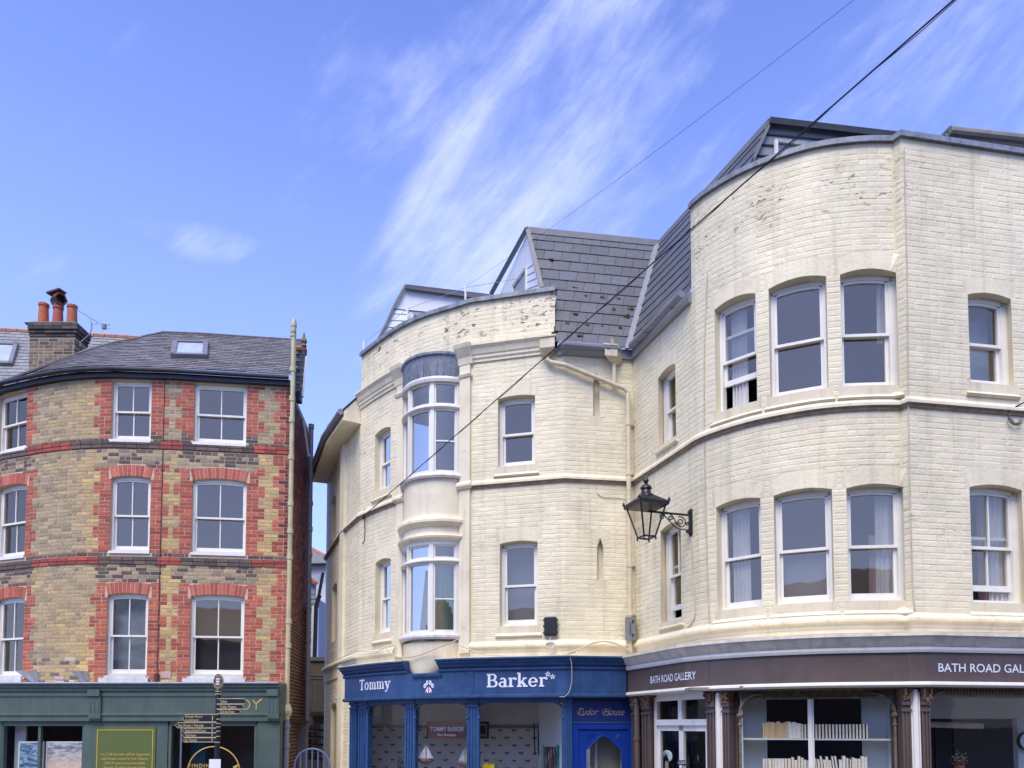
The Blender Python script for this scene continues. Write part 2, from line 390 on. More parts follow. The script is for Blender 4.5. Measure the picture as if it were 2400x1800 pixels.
class BrickSet:
    def __init__(s): s.L = []
    def put(s, vs, fs, col):
        c = sum((Vector(v) for v in vs), Vector())/len(vs); px, py = proj(c)
        P = [proj(v) for v in vs]; w_ = max(p[0] for p in P)-min(p[0] for p in P); h_ = max(p[1] for p in P)-min(p[1] for p in P)
        vis = 0 < px < 2400 and 0 < py < 1800
        s.L.append((w_*h_ if vis else 0, vs, fs, col))
    def finish(s, name, mat, parent, cap=300, minpx=0):
        s.L.sort(key=lambda t: -t[0]); rest = MB()
        for i, (a, vs, fs, col) in enumerate(s.L):
            if i < cap and a > minpx:
                m = MB(); m.add(vs, fs, col); m.build(name, mat, parent)
            else: rest.add(vs, fs, col)
        if rest.v: rest.build(name, mat, parent, kind='stuff')
def courses(bs, W, s0, s1, z0, z1, ops, colf, p=.006, b=.004, wob=0.0, pitch=.075, jt=.009, stretch=.225, sill=.16, zphase=0.0, excl=(), headers=.35, ztop=None, cutf=None):
    k = 0; z = z0
    while z+pitch <= z1+.001:
        zm = z+pitch/2; bad = []
        for o in ops:
            if zm < o.z0-sill or zm > o.zc+o.T+.02: continue
            if zm < o.z0: bad.append((o.a-.05, o.b+.05))
            elif zm < o.zs: bad.append((o.a, o.b))
            elif zm < o.zs+o.T: bad.append((o.a-.055, o.b+.055))
            else:
                u = 1-(zm-o.zs-o.T)/max(o.rise, 1e-3)
                if u > 0: bad.append((o.mid-(o.hw+.05)*sqrt(u), o.mid+(o.hw+.05)*sqrt(u)))
        for e in excl:
            if e[2] < zm < e[3]: bad.append((e[0], e[1]))
        bad.sort(); iv = []; a = s0
        for c, d in bad:
            if c > a: iv.append((a, min(c, s1)))
            a = max(a, d)
        if a < s1: iv.append((a, s1))
        if cutf:
            cs = sorted(cutf(zm, k)); iv2 = []
            for a, c in iv:
                for x in cs:
                    if a+.03 < x < c-.03: iv2.append((a, x)); a = x
                iv2.append((a, c))
            iv = iv2
        for a, c in iv:
            if c-a < .03: continue
            q = a; j = 0
            first = (stretch*.5 if k % 2 else stretch)*random.uniform(.93, 1.05)
            while q < c-.02:
                L = first if j == 0 else (stretch if random.random() > headers else stretch*.5)
                L *= random.uniform(.97, 1.03)
                e = min(q+L, c)
                if c-e < .06: e = c
                if ztop is None or z+pitch <= ztop((q+e)/2):
                    vs, fs = brick_shape(W, q+jt/2, e-jt/2 if e < c else e, z+jt/2, z+pitch-jt/2, p*random.uniform(.8, 1.2), b, wob)
                    bs.put(vs, fs, colf((q+e)/2, zm, k, e-q))
                q = e; j += 1
        z += pitch; k += 1
def arch_bricks(bs, W, o, colf, p=.007, n=None, gap=.008, wob=.001):
    n = n or max(7, round((o.b-o.a)/.075)); T = o.T
    for i in range(n):
        u0 = i/n; u1 = (i+1)/n; g = gap/2/(o.b-o.a)
        def pt(u, top):
            q = o.a+(o.b-o.a)*u; qt = o.mid+(q-o.mid)*(1+.05/o.hw)
            return (q, o.arch(q)) if not top else (qt, o.arch(q)+T)
        a, b_, c, d = pt(u0+g, 0), pt(u1-g, 0), pt(u1-g, 1), pt(u0+g, 1)
        e = .004; r = random.uniform(.8, 1.2)*p
        cc = ((a[0]+c[0])/2, (a[1]+c[1])/2); ins = lambda t: (t[0]+(cc[0]-t[0])*.08, t[1]+(cc[1]-t[1])*.03)
        vs = [W.at(*t, 0) for t in (a, b_, c, d)]+[W.at(*ins(t), r) for t in (a, b_, c, d)]
        bs.put(vs, [(4, 5, 6, 7), (0, 1, 5, 4), (1, 2, 6, 5), (2, 3, 7, 6), (3, 0, 4, 7)], colf(i))
class Chord:
    def __init__(s, W, a, b):
        s.a, s.b = a, b; s.A = W.at(a, 0); s.B = W.at(b, 0); t = (s.B-s.A).normalized(); s.nv = Vector((t.y, -t.x, 0))
    def at(s, q, z, off=0.0):
        c = s.A+(s.B-s.A)*((q-s.a)/(s.b-s.a))+s.nv*off; return Vector((c.x, c.y, z))
    def mids(s, a, b): return [a, b]
def sash_window(root, o, depth=.12, bars=0, gap=0.0, mat='white', glass='glass', frame=.05, blind=None, meet=.5, botrail=.075, back=None):
    W = Chord(o.W, o.a, o.b); f = MB(); d = -depth; a, b, z0, zs = o.a, o.b, o.z0, o.zs
    fw = frame; o1 = d; o0 = d-.10
    f.wbox(W, a-.05, a+fw, z0, zs, o0, o1); f.wbox(W, b-fw, b+.05, z0, zs, o0, o1)
    f.wbox(W, a, b, z0, z0+.045, o0, o1+.015)
    # curved head
    k = 8; hd = .05
    for i in range(k):
        q0 = a+(b-a)*i/k; q1 = a+(b-a)*(i+1)/k
        t0, t1 = o.arch(q0), o.arch(q1); c0, c1 = zs-hd+(t0-zs)*.75, zs-hd+(t1-zs)*.75
        f.hexa([W.at(q0, c0, o1), W.at(q1, c1, o1), W.at(q1, c1, o0), W.at(q0, c0, o0)], [W.at(q0, t0, o1), W.at(q1, t1, o1), W.at(q1, t1, o0), W.at(q0, t0, o0)])
    win = f.build('window', M[mat], root)
    ia, ib, iz0, iz1 = a+fw, b-fw, z0+.045, zs-hd
    zm = iz0+(iz1-iz0)*meet; st = .04
    def sash(z_0, z_1, dd, bot, top, tall):
        s = MB(); s.wbox(W, ia, ia+st, z_0, z_1, dd-.04, dd); s.wbox(W, ib-st, ib, z_0, z_1, dd-.04, dd)
        s.wbox(W, ia+st, ib-st, z_0, z_0+bot, dd-.04, dd); 
        if tall:
            for i in range(k):
                q0 = ia+st+(ib-ia-2*st)*i/k; q1 = ia+st+(ib-ia-2*st)*(i+1)/k
                t0 = z_1+(o.arch(q0)-zs)*.75; t1 = z_1+(o.arch(q1)-zs)*.75
                s.hexa([W.at(q0, t0-top, dd), W.at(q1, t1-top, dd), W.at(q1, t1-top, dd-.04), W.at(q0, t0-top, dd-.04)], [W.at(q0, t0, dd), W.at(q1, t1, dd), W.at(q1, t1, dd-.04), W.at(q0, t0, dd-.04)])
        else: s.wbox(W, ia+st, ib-st, z_1-top, z_1, dd-.04, dd)
        for i in range(bars):
            q = ia+(ib-ia)*(i+1)/(bars+1); s.wbox(W, q-.011, q+.011, z_0+bot, z_1-top+(o.rise*.6 if tall else 0), dd-.035, dd-.002)
        so = s.build('sash', M[mat], win)
        ex = o.rise*.7 if tall else 0
        qs = [ia+st]+[ia+(ib-ia)*(i+1)/(bars+1) for i in range(bars)]+[ib-st]
        for q0, q1 in zip(qs, qs[1:]):
            g = MB(); rr = [q0+(q1-q0)*t/4 for t in range(5)]
            for u, v in zip(rr, rr[1:]):
                h0 = z_1-top+((o.arch(u)-zs)*.75 if tall else 0); h1 = z_1-top+((o.arch(v)-zs)*.75 if tall else 0)
                g.quad(W.at(u, z_0+bot, dd-.022), W.at(v, z_0+bot, dd-.022), W.at(v, h1, dd-.022), W.at(u, h0, dd-.022))
            g.build('pane', M[glass], win)
    sash(zm-.02, iz1, d-.012, .038, .035, True)
    sash(iz0+gap, zm+.02+gap, d-.055, botrail, .038, False)
    if blind:
        m = MB(); m.wbox(W, a+.02, b-.02, z0+.02, o.zc+.02, d-.26, d-.25); m.build('blind', M[blind], win)
    return win
def splay_sill(root, o, mat='render', h=.165, out_=.05, fl=.07, depth=.12):
    W = o.W; m = MB(); a, b, z = o.a, o.b, o.z0
    q = W.mids(a, b); k = 0
    vs = []
    L = o.b-o.a
    for s_ in q:
        t = (s_-a)/L; e = (a-fl)+(L+2*fl)*t
        vs += [W.at(s_, z+.002, -depth-.01), W.at(e, z-h, out_), W.at(e, z-h-.02, out_*.6), W.at(e, z-h-.02, 0.0), W.at(s_, z-h, -depth-.01)]
    n = len(q); fs = [(0, 1, 2, 3, 4), tuple((n-1)*5+i for i in (4, 3, 2, 1, 0))]
    for i in range(n-1):
        for j in range(5): fs.append((i*5+j, (i+1)*5+j, (i+1)*5+(j+1) % 5, i*5+(j+1) % 5))
    m.add(vs, fs); m.build('sill', M[mat], root)
# ================================================================ ground
g = MB(); g.quad((-600, -600, 0), (600, -600, 0), (600, 900, 0), (-600, 900, 0)); g.build('ground', M['asphalt'], kind='structure')
g = MB(); g.box((-14, 8.9, 0.004), (14, 24, .12)); g.build('pavement', M['paving'], kind='structure')

# the far side of the street, behind the viewer (seen mirrored in the glass)
OT = thing('opposite_terrace', 'long pale brick terrace across the street, seen only mirrored in shop glass', 'building', (0, -13, 0))
m = MB(); m.box((-32, -22, 0), (32, -13, 7.2)); m.build('wall', simple('pale_brick', srgb(120, 98, 84, .8), .85, .2, 2), OT)
m = MB(); m.hexa([(-32.3, -12.6, 7.2), (32.3, -12.6, 7.2), (32.3, -22.4, 7.2), (-32.3, -22.4, 7.2)][::-1], [(-32.3, -17, 9.6), (32.3, -17, 9.6), (32.3, -18, 9.6), (-32.3, -18, 9.6)][::-1]); m.build('roof', simple('opposite_slate', srgb(90, 90, 96, .8), .6, .1), OT)
for i in range(14):
    for z in (.9, 4.2):
        m = MB(); x = -30+i*4.5; m.box((x, -13.0, z), (x+1.2, -12.95, z+1.8)); m.build('window', M['roomdark'], OT)

# ================================================================ cream terrace: one continuous wall line
seg = lambda L: [Pxd(*p) for p in L]
wing = seg([(765, 18.3), (802, 15.85), (843, 14.6)])
mid_c = catmull(seg([(843, 14.6), (888, 14.02), (934, 13.55), (991, 13.17), (1047, 12.93), (1103, 12.70)]), .16)
fac = seg([(1324, 12.30), (1487, 12.48)])
cor = seg([(1638, 10.62)])
bay = catmull(seg([(1660, 10.46), (1703, 10.23), (1767, 9.96), (1839, 9.75), (1929, 9.56), (2034, 9.46), (2118, 9.45)]), .13)
e1 = Vector(Pxd(2137, 9.36)); e2 = Vector(Pxd(2400, 9.64)); e3 = e1+(e2-e1)*2.0
CW = Wall(wing+mid_c[1:]+fac+cor+bay+[tuple(e1), tuple(e3)])
def sx(px, py=1300): return CW.hit(px, py)[0]
def vert(pt):
    v = Vector(pt); return CW.S[min(range(len(CW.p)), key=lambda i: (CW.p[i]-v).length)]
s_a1 = vert(wing[1]); s_a2 = vert(wing[2]); s_arr = vert(fac[0]); s_in = vert(fac[1]); s_cor = vert(cor[0]); s_bay = vert(bay[0]); s_be = vert(bay[-1]); s_st = vert(e1)
s_par = CW.hit(1301, 800)[0]; s_ret = CW.hit(1619, 560)[0]
ZSTR, ZSTR2 = 6.56, 3.82
ZP1, ZP2 = 9.67, 9.96
BB = thing('cream_bow_building', 'cream painted brick building with a bow oriel window over a blue shopfront', 'building', (.2, 13.2, 0))
GB = thing('cream_corner_building', 'cream painted brick corner building with a rounded bay of triple windows over a brown shopfront', 'building', (4.4, 10.6, 0))

# openings
oWk = Op(CW, (1162, 937), (1254, 926), (1172, 1095), (1254, 1086), .035)
oWl = Op(CW, (1167, 1274), (1260, 1271), (1176, 1467), (1260, 1466), .035)
oWm = Op(CW, (874.6, 1024), (915, 1001), (882, 1158), (915, 1134), .05)
oWn = Op(CW, (874.6, 1322), (915, 1311), (884, 1488), (915, 1478), .05)
oWi = Op(CW, (1540, 884), (1583, 858), (1546, 1046), (1584, 1021), .05)
oWj = Op(CW, (1546, 1247), (1594, 1224), (1552, 1457), (1599, 1450), .05)
oWa = Op(CW, (1670, 737), (1770, 688), (1682, 973), (1775, 939), .055)
oWb = Op(CW, (1801, 679), (1937, 645), (1808, 932), (1942, 913), .055)
oWc = Op(CW, (1971, 641), (2102, 634), (1975, 902), (2105, 896), .055)
oWd = Op(CW, (2268, 689), (2372, 703), (2275, 893), (2374, 905), .05)
oWe = Op(CW, (1674, 1193), (1780, 1168), (1686, 1431), (1788, 1417), .045)
oWf = Op(CW, (1813, 1164), (1951, 1146), (1822, 1420), (1955, 1412), .045)
oWg = Op(CW, (1988, 1143), (2121, 1138), (1990, 1410), (2125, 1405), .045)
oWh = Op(CW, (2275, 1141), (2397, 1150), (2281, 1412), (2402, 1414), .05)
# the tall floors repeat: level each row
def level(L, **k):
    for f in ('zs', 'z0'):
        v = sum(getattr(o, f) for o in L)/len(L)
        for o in L: setattr(o, f, v)
    for o in L: o.zc = o.zs+o.rise
for L in ([oWa, oWb, oWc], [oWe, oWf, oWg]):
    level(L)
sA, sB = CW.hit(946, 1300)[0], CW.hit(1079, 1300)[0]
class RectOp:
    def __init__(s, a, b, z0, z1, T=0): s.W = CW; s.a, s.b, s.z0, s.zs, s.zc, s.rise, s.T = a, b, z0, z1, z1, 0, T; s.mid = (a+b)/2; s.hw = (b-a)/2
    def arch(s, q): return s.zs
oBow = RectOp(sA+.04, sB-.04, 4.08, 8.36)
# blind lancets (recessed niches)
def lancet(px0, px1, ytop, ybot, W=CW):
    a, z1 = W.hit(px0, ytop+22); b, _ = W.hit(px1, ytop+22); _, zc = W.hit((px0+px1)/2, ytop); _, z0 = W.hit(px1, ybot)
    o = RectOp(a, b, z0, z1, .18); o.rise = zc-z1; o.zc = zc
    o.arch = lambda q, o=o: o.zs+o.rise*(1-abs(q-o.mid)/o.hw)**.75 if abs(q-o.mid) < o.hw else o.zs
    return o
lan1 = lancet(1390, 1405, 876, 976); lan2 = lancet(1399, 1414, 1262, 1360)
nic1 = RectOp(*(lambda a, b: (a, b))(CW.hit(776, 1250)[0], CW.hit(786, 1250)[0]), 6.75, 7.6, 0)
nic2 = RectOp(CW.hit(778, 1440)[0], CW.hit(789, 1440)[0], 4.35, 5.55, 0)
nic3 = RectOp(CW.hit(775, 1720)[0], CW.hit(788, 1720)[0], .2, 2.9, 0)
for nn in (nic1, nic2, nic3): nn.rise = .09; nn.zc = nn.zs+.09; nn.arch = Op.arch.__get__(nn)

def toned(lo=.93, hi=1.04):
    def f(s_, z, k, L):
        t = random.uniform(lo, hi); return (t, t*random.uniform(.985, 1.01), t*random.uniform(.96, 1.0))
    return f
tone1 = toned()
def walls(root, rng, z0, z1, ops, inner=True):
    m = MB(); sheet(m, CW, rng[0], rng[1], z0, z1, ops); m.build('wall', M['joint'], root)
mid_ops = [oWk, oWl, oWm, oWn, oBow, lan1, lan2]
walls(BB, (0, s_a2), 0, 8.36, [nic1, nic2, nic3])
walls(BB, (s_a2, s_par), 3.0, ZP1, [o for o in mid_ops if o.b < s_par])
walls(BB, (s_par, s_in), 3.0, 8.68, [lan1, lan2])
for o in (lan1, lan2, nic1, nic2, nic3):     # niche backs
    m = MB(); m.wbox(CW, o.a-.01, o.b+.01, o.z0-.01, o.zc+.02, -.16, -.10 if o in (lan1, lan2) else -.08); m.build('niche_back', M['render'], BB)
walls(GB, (s_in, s_ret), 3.0, 8.68, [oWi, oWj])
gops = [oWa, oWb, oWc, oWd, oWe, oWf, oWg, oWh]
walls(GB, (s_ret, CW.L), 3.0, ZP2, gops)

# painted brickwork
bsB = BrickSet(); bsG = BrickSet()
sP1, sP2 = sx(930), sx(1104)
kw = dict(p=.0029, b=.012, wob=.0025, jt=.003, stretch=.23)
hood = [(lan1.a-.12, lan1.b+.12, lan1.zs-.02, lan1.zc+.17), (lan2.a-.12, lan2.b+.12, lan2.zs-.02, lan2.zc+.17)]
courses(bsB, CW, .02, s_a2, .05, 8.31, [nic1, nic2, nic3], tone1, **kw)
courses(bsB, CW, s_a2, sP1, ZSTR2+.06, 8.62, [oWm, oWn], tone1, excl=[(s_a2, sP1, 6.48, 6.58)], **kw)
courses(bsB, CW, sP2, s_par, ZSTR2+.06, 8.62, [oWk, oWl], tone1, excl=[(sP2, s_par, 6.48, 6.58)], **kw)
courses(bsB, CW, s_a2, s_par, 8.90, ZP1-.03, [], tone1, **kw)
courses(bsB, CW, s_par, s_in-.01, ZSTR2+.06, 8.62, [lan1, lan2], tone1, excl=[(s_par, s_in, 6.48, 6.58)]+hood, **kw)
courses(bsG, CW, s_in+.01, s_ret, ZSTR2+.06, 8.62, [oWi, oWj], tone1, excl=[(s_in, s_ret, 6.48, 6.58)], **kw)
courses(bsG, CW, s_ret, s_bay, ZSTR2+.06, ZP2-.02, [], tone1, excl=[(s_ret, s_bay, 6.48, 6.58)], **kw)
courses(bsG, CW, s_bay, s_be-.01, ZSTR2+.06, ZP2-.02, [o for o in gops if o not in (oWd, oWh)], tone1, excl=[(s_bay, s_be, 6.48, 6.58)], **kw)
courses(bsG, CW, s_be, CW.L, ZSTR2+.06, ZP2-.02, [oWd, oWh], tone1, excl=[(s_be, CW.L, 6.48, 6.58)], **kw)
at_ = lambda i: (lambda t: (t, t, t*.985))(random.uniform(.97, 1.03))
for o in (oWk, oWl, oWm, oWn): arch_bricks(bsB, CW, o, at_, p=.0016, gap=.004)
for o in gops+[oWi, oWj]: arch_bricks(bsG, CW, o, at_, p=.0016, gap=.004)
for o in (lan1, lan2):
    n = 12
    for i in range(n):
        def pp(t, R):
            an = pi*(1-t); r0 = o.hw*(1.0+.0) if R == 0 else o.hw+.13
            hh = o.rise if R == 0 else o.rise+.13
            return (o.mid+r0*cos(an), o.zs+hh*sin(an)**.8)
        a, b_, c, d = pp((i+.06)/n, 0), pp((i+.94)/n, 0), pp((i+.94)/n, 1), pp((i+.06)/n, 1)
        bsB.put([CW.at(*q, 0) for q in (a, b_, c, d)]+[CW.at(*q, .006) for q in (a, b_, c, d)], [(4, 5, 6, 7), (0, 1, 5, 4), (1, 2, 6, 5), (2, 3, 7, 6), (3, 0, 4, 7)], at_(0))
bsB.finish('brick', M['cream'], BB); bsG.finish('brick', M['cream'], GB)

# string courses and mouldings
def mould(root, s0, s1, prof, name='string_course', mat='render', W=CW):
    m = MB(); m.sweep(W, s0, s1, prof); return m.build(name, M[mat], root)
STR = [(-.01, 6.498), (.022, 6.498), (.03, 6.4985), (.062, 6.50), (.062, 6.535), (.02, 6.59), (-.01, 6.59)]
BASE = [(-.01, 3.70), (.03, 3.70), (.04, 3.755), (.085, 3.78), (.085, 3.81), (.03, 3.88), (-.01, 3.88)]
BAND = [(-.01, 3.50), (.022, 3.50), (.022, 3.70), (-.01, 3.70)]
M['grime_shade'] = simple('grimy_shaded_moulding', srgb(158, 138, 112, .8), .8, .35, 14, .4, 50)  # dirt and the shade under the string course, painted as one brown
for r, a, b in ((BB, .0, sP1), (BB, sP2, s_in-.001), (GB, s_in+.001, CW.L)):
    mould(r, a, b, [(-.005, 6.452), (.026, 6.452), (.036, 6.480), (.058, 6.495), (.058, 6.5), (-.005, 6.5)], 'bead', 'grime_shade')
for r, a, b in ((BB, .0, sP1), (BB, sP2, s_in-.001), (GB, s_in+.001, CW.L)):
    mould(r, a, b, STR); mould(r, a, b, BASE); mould(r, a, b, BAND, 'band')
CORN = [(o, z+.16) for o, z in [(-.01, 8.46), (.03, 8.46), (.03, 8.50), (.055, 8.52), (.055, 8.56), (.075, 8.58), (.10, 8.66), (.145, 8.70), (.145, 8.735), (-.01, 8.75)]]
sC1 = sx(934); sC2 = sx(1099)
mould(BB, s_a2+.02, sC1, CORN, 'cornice'); mould(BB, sC2, CW.hit(1276, 800)[0], CORN, 'cornice')
for a, b in ((sx(932), sx(948)), (sx(1079), sx(1103))):        # flat pilasters each side of the oriel
    m = MB(); m.wbox(CW, a, b, 3.7, 8.60, -.01, .05)
    m.sweep(CW, a-.03, b+.03, [(-.01, 8.42), (.09, 8.42), (.07, 8.38), (-.01, 8.38)][::-1])
    m.sweep(CW, a-.05, b+.05, [(-.01, 8.60), (.06, 8.60), (.08, 8.71), (.17, 8.85), (.19, 8.91), (-.01, 8.93)])
    m.sweep(CW, a-.03, b+.03, [(-.01, 6.46), (.08, 6.46), (.11, 6.50), (.11, 6.535), (.06, 6.59), (-.01, 6.59)])
    m.build('pilaster', M['render'], BB)
# lead copings
LC = [(-.28, 0), (-.28, .07), (.0, .085), (.045, .07), (.05, .0), (.05, -.005), (.045, 0)]
mould(BB, s_a2+.0, s_par, [(o, z+ZP1) for o, z in LC], 'coping', 'lead')
mould(GB, s_ret, CW.L, [(o, z+ZP2-.01) for o, z in LC], 'coping', 'lead')
m = MB(); m.wbox(CW, s_a2, s_par, 8.6, ZP1, -.27, -.02); m.build('parapet', M['render'], BB)
m = MB(); m.wbox(CW, s_ret, CW.L, 8.6, ZP2, -.27, -.02); m.build('parapet', M['render'], GB)
# ragged broken brick end above the hopper
m = MB()
for i in range(9):
    p = CW.at(s_par-random.uniform(.0, .2), 8.70+random.uniform(0, .26), random.uniform(-.02, .09)); a = random.uniform(.02, .04)
    m.obox(p, (a, .02, .01), (-.02, a, .01), (.01, -.02, a*.8))
m.build('rubble', simple('broken_mortar', srgb(84, 80, 72, .8), .9, .4, 20, .6), BB)

for o in (oWk, oWl, oWm, oWn): splay_sill(BB, o)
for o in gops: splay_sill(GB, o)
for o in (oWi, oWj): splay_sill(GB, o, h=.10)
sash_window(BB, oWk); sash_window(BB, oWl, blind='blind'); sash_window(BB, oWm); sash_window(BB, oWn)
sash_window(GB, oWi); sash_window(GB, oWj, bars=1, gap=.14)
sash_window(GB, oWa, gap=.36); sash_window(GB, oWb); sash_window(GB, oWc)
sash_window(GB, oWd, blind='blindpale'); sash_window(GB, oWe); sash_window(GB, oWf, blind=None); sash_window(GB, oWg); sash_window(GB, oWh, bars=1, gap=.13)
m = MB(); m.wbox(CW, oWf.a+.03, oWf.b-.03, oWf.z0+.03, oWf.z0+(oWf.zs-oWf.z0)*.5, -.27, -.262); m.build('blind', M['blind'], GB)

# rooms behind the upper windows: floors, ceiling, rear walls
for root, a, b, par in ((BB, s_a2, s_in, s_par), (GB, s_in, CW.L, s_ret)):
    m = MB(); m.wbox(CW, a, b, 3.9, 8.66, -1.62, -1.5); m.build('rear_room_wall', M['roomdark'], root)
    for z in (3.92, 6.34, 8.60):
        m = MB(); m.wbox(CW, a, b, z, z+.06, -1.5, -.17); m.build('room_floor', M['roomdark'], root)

# ---------------------------------------------------------------- bow oriel
A = CW.at(sA, 0); B = CW.at(sB, 0); ch = (B-A); Lc = ch.length; tdir = ch.normalized(); nd = Vector((tdir.y, -tdir.x, 0))
SAG = .36; R = (Lc*Lc/4+SAG*SAG)/(2*SAG); cc = (A+B)/2-nd*(R-SAG); half = math.asin(Lc/2/R)
BWp = []
for i in range(33):
    an = -half+2*half*i/32; v = cc+(nd*cos(an)+tdir*sin(an))*R; BWp.append((v.x, v.y))
BW = Wall(BWp)
def bx(px, py=1050): return BW.hit(px, py)[0]
ZZ = lambda z: zat(1700-(z-2.5)*1800/12.75, 12.75)
def bm(name, prof, mat, a=0, b=None, W=BW): m = MB(); m.sweep(W, a, W.L if b is None else b, [(o, ZZ(z)) for o, z in prof]); return m.build(name, M[mat], BB, True if False else False)
bm('lead_roof', [(-.30, 8.27), (.0, 8.27), (.03, 8.62), (.06, 8.63), (.06, 8.67), (-.30, 8.69)], 'lead')
ML = MB()
for i in range(13):
    q = BW.L*(i+.3)/13; ML.wbox(BW, q-.008, q+.008, ZZ(8.30), ZZ(8.62), .0, .028)
ML.build('lead_seam', M['lead'], BB)
bm('window_head', [(-.10, 8.19), (.035, 8.19), (.045, 8.235), (.03, 8.275), (-.10, 8.275)], 'whiteold')
bm('window_sill', [(-.10, 6.60), (.05, 6.60), (.065, 6.63), (.0, 6.70), (-.10, 6.70)], 'whiteold')
bm('apron', [(-.10, 5.93), (-.005, 5.93), (-.005, 6.60), (-.10, 6.60)], 'render')
bm('apron_cornice', [(-.10, 5.80), (.02, 5.80), (.06, 5.84), (.10, 5.86), (.10, 5.90), (.07, 5.92), (.05, 5.97), (-.10, 5.98)], 'render')
bm('frieze', [(-.10, 5.70), (.005, 5.70), (.005, 5.80), (-.10, 5.80)], 'render')
bm('lower_cornice', [(-.10, 5.56), (.03, 5.56), (.085, 5.60), (.095, 5.63), (.03, 5.66), (.02, 5.70), (-.10, 5.70)], 'render')
bm('lower_window_head', [(-.10, 5.50), (.0, 5.50), (.015, 5.56), (-.10, 5.56)], 'white')
bm('lower_window_sill', [(-.10, 3.93), (.04, 3.93), (.06, 3.96), (.06, 3.99), (.0, 4.05), (-.10, 4.05)], 'whiteold')
# bowl under the oriel, shrinking to a point like a corbel
m = MB(); rings = []
for k, (f_, z) in enumerate([(1.0, 3.93), (.97, 3.80), (.88, 3.66), (.72, 3.52), (.52, 3.43), (.36, 3.385), (.30, 3.37)]):
    z = ZZ(z)-.04
    rings.append([Vector(((A+B)/2)).lerp(Vector((*p, 0)), 1)*0+((A+B)/2-nd*.02)+((Vector((*p, 0))-(A+B)/2)*f_)+Vector((0, 0, z))+nd*(.30*(1-f_)) for p in BWp])
nn = len(BWp)
m.add([v for r in rings for v in r], [(i*nn+j, (i+1)*nn+j, (i+1)*nn+j+1, i*nn+j+1) for i in range(len(rings)-1) for j in range(nn-1)]+[tuple((len(rings)-1)*nn+j for j in range(nn))[::-1]])
m.build('bowl', M['render'], BB, smooth=True)
mull = [0.035, bx(957), bx(1012), BW.L-.04]
for (z0, z1, zt, zb) in ((6.70, 8.19, 7.77, 7.22), (4.05, 5.50, 5.22, 4.60)):
    z0, z1, zt, zb = map(ZZ, (z0, z1, zt, zb))
    m = MB()
    for q in mull: m.wbox(BW, max(0, q-.035), min(BW.L, q+.035), z0, z1, -.09, .0)
    m.sweep(BW, 0, BW.L, [(-.09, zt-.02), (.0, zt-.02), (.04, zt+.0), (.04, zt+.02), (-.0, zt+.045), (-.09, zt+.045)])
    wn = m.build('bow_window', M['white'], BB)
    for j, (a, b) in enumerate(zip(mull, mull[1:])):
        for (u, v) in ((z0, zt-.02), (zt+.045, z1)):
            s_ = MB(); aa, bb = a+.035, b-.035; t = .03
            s_.wbox(BW, aa, aa+t, u, v, -.07, -.025); s_.wbox(BW, bb-t, bb, u, v, -.07, -.025)
            s_.wbox(BW, aa+t, bb-t, u, u+t*1.3, -.07, -.025); s_.wbox(BW, aa+t, bb-t, v-t, v, -.07, -.025)
            if u == z0 and j == 2: s_.wbox(BW, aa+t, bb-t, zb-.012, zb+.012, -.065, -.02)
            s_.build('sash', M['white'], wn)
            g_ = MB(); g_.sweep(BW, aa+t, bb-t, [(-.05, u+.03), (-.047, u+.03), (-.047, v-.03), (-.05, v-.03)]); g_.build('pane', M['glass'], wn)

# ---------------------------------------------------------------- slate mansards
def slates(root, surf, s0, s1, z0, z1, rows, wid, inside, col, name='slate', cap=300, thick=.010, W=None, jag=.0):
    """surf(s, t) -> point, t in 0..1 up the slope."""
    bs = BrickSet()
    for r in range(rows):
        t0, t1 = r/rows, (r+1.25)/rows; n = max(1, round((s1-s0)/wid)); off = (r % 2)*.5
        for i in range(-1, n+1):
            a = s0+(i+off)*wid; b = a+wid
            a_, b_ = max(a, s0), min(b, s1)
            if b_-a_ < wid*.25: continue
            tm = min(1, t0+1/rows*.5); st = wid/12
            while a_ < b_ and not inside(a_, tm): a_ += st
            while b_ > a_ and not inside(b_, tm): b_ -= st
            if b_-a_ < wid*.12: continue
            g_ = wid*.012; j = random.uniform(-jag, jag)
            P = [surf(a_+g_, t0+j), surf(b_-g_, t0+j), surf(b_-g_, min(1, t1)), surf(a_+g_, min(1, t1))]
            n_ = (P[1]-P[0]).cross(P[3]-P[0]).normalized()
            if n_.y > 0: n_ = -n_
            lift = [thick*1.9+random.uniform(0, .003)]*2+[thick*.4]*2
            top = [p+n_*l for p, l in zip(P, lift)]; bot = [p+n_*(l-thick*.9) for p, l in zip(P, lift)]
            bs.put(bot+top, [(3, 2, 1, 0), (4, 5, 6, 7), (0, 1, 5, 4), (1, 2, 6, 5), (3, 0, 4, 7)], col())
    bs.finish(name, M['slate'], root, cap)
def slcol(base=(88, 88, 93), v=.10):
    def f():
        k = random.uniform(1-v, 1+v); return srgb(base[0]*k, base[1]*k, base[2]*k*random.uniform(.98, 1.03), .85)
    return f
ZE, TA = 8.72, 2.24; HM = 2.63
def s_off(z): return .10-(z-ZE)/TA
fdir = (Vector(fac[0])-Vector(fac[1])).normalized(); cdir = Vector((.378, -1)).normalized()
MW = Wall([tuple(Vector(fac[1])+fdir*3.0), fac[1], tuple(Vector(fac[1])+cdir*3.6)]); m_in = 3.0
def msurf(s_, t): z = ZE+HM*t; return MW.at(s_, z, s_off(z))
def left_of(px, py, a, b):       # x of the line a-b at py
    return a[0]+(b[0]-a[0])*(py-a[1])/(b[1]-a[1])
def ins1(s_, t):
    px, py = proj(msurf(s_, t))
    if py > 682: return px > 1301
    return px > left_of(px, py, (1239, 543), (1303, 812))
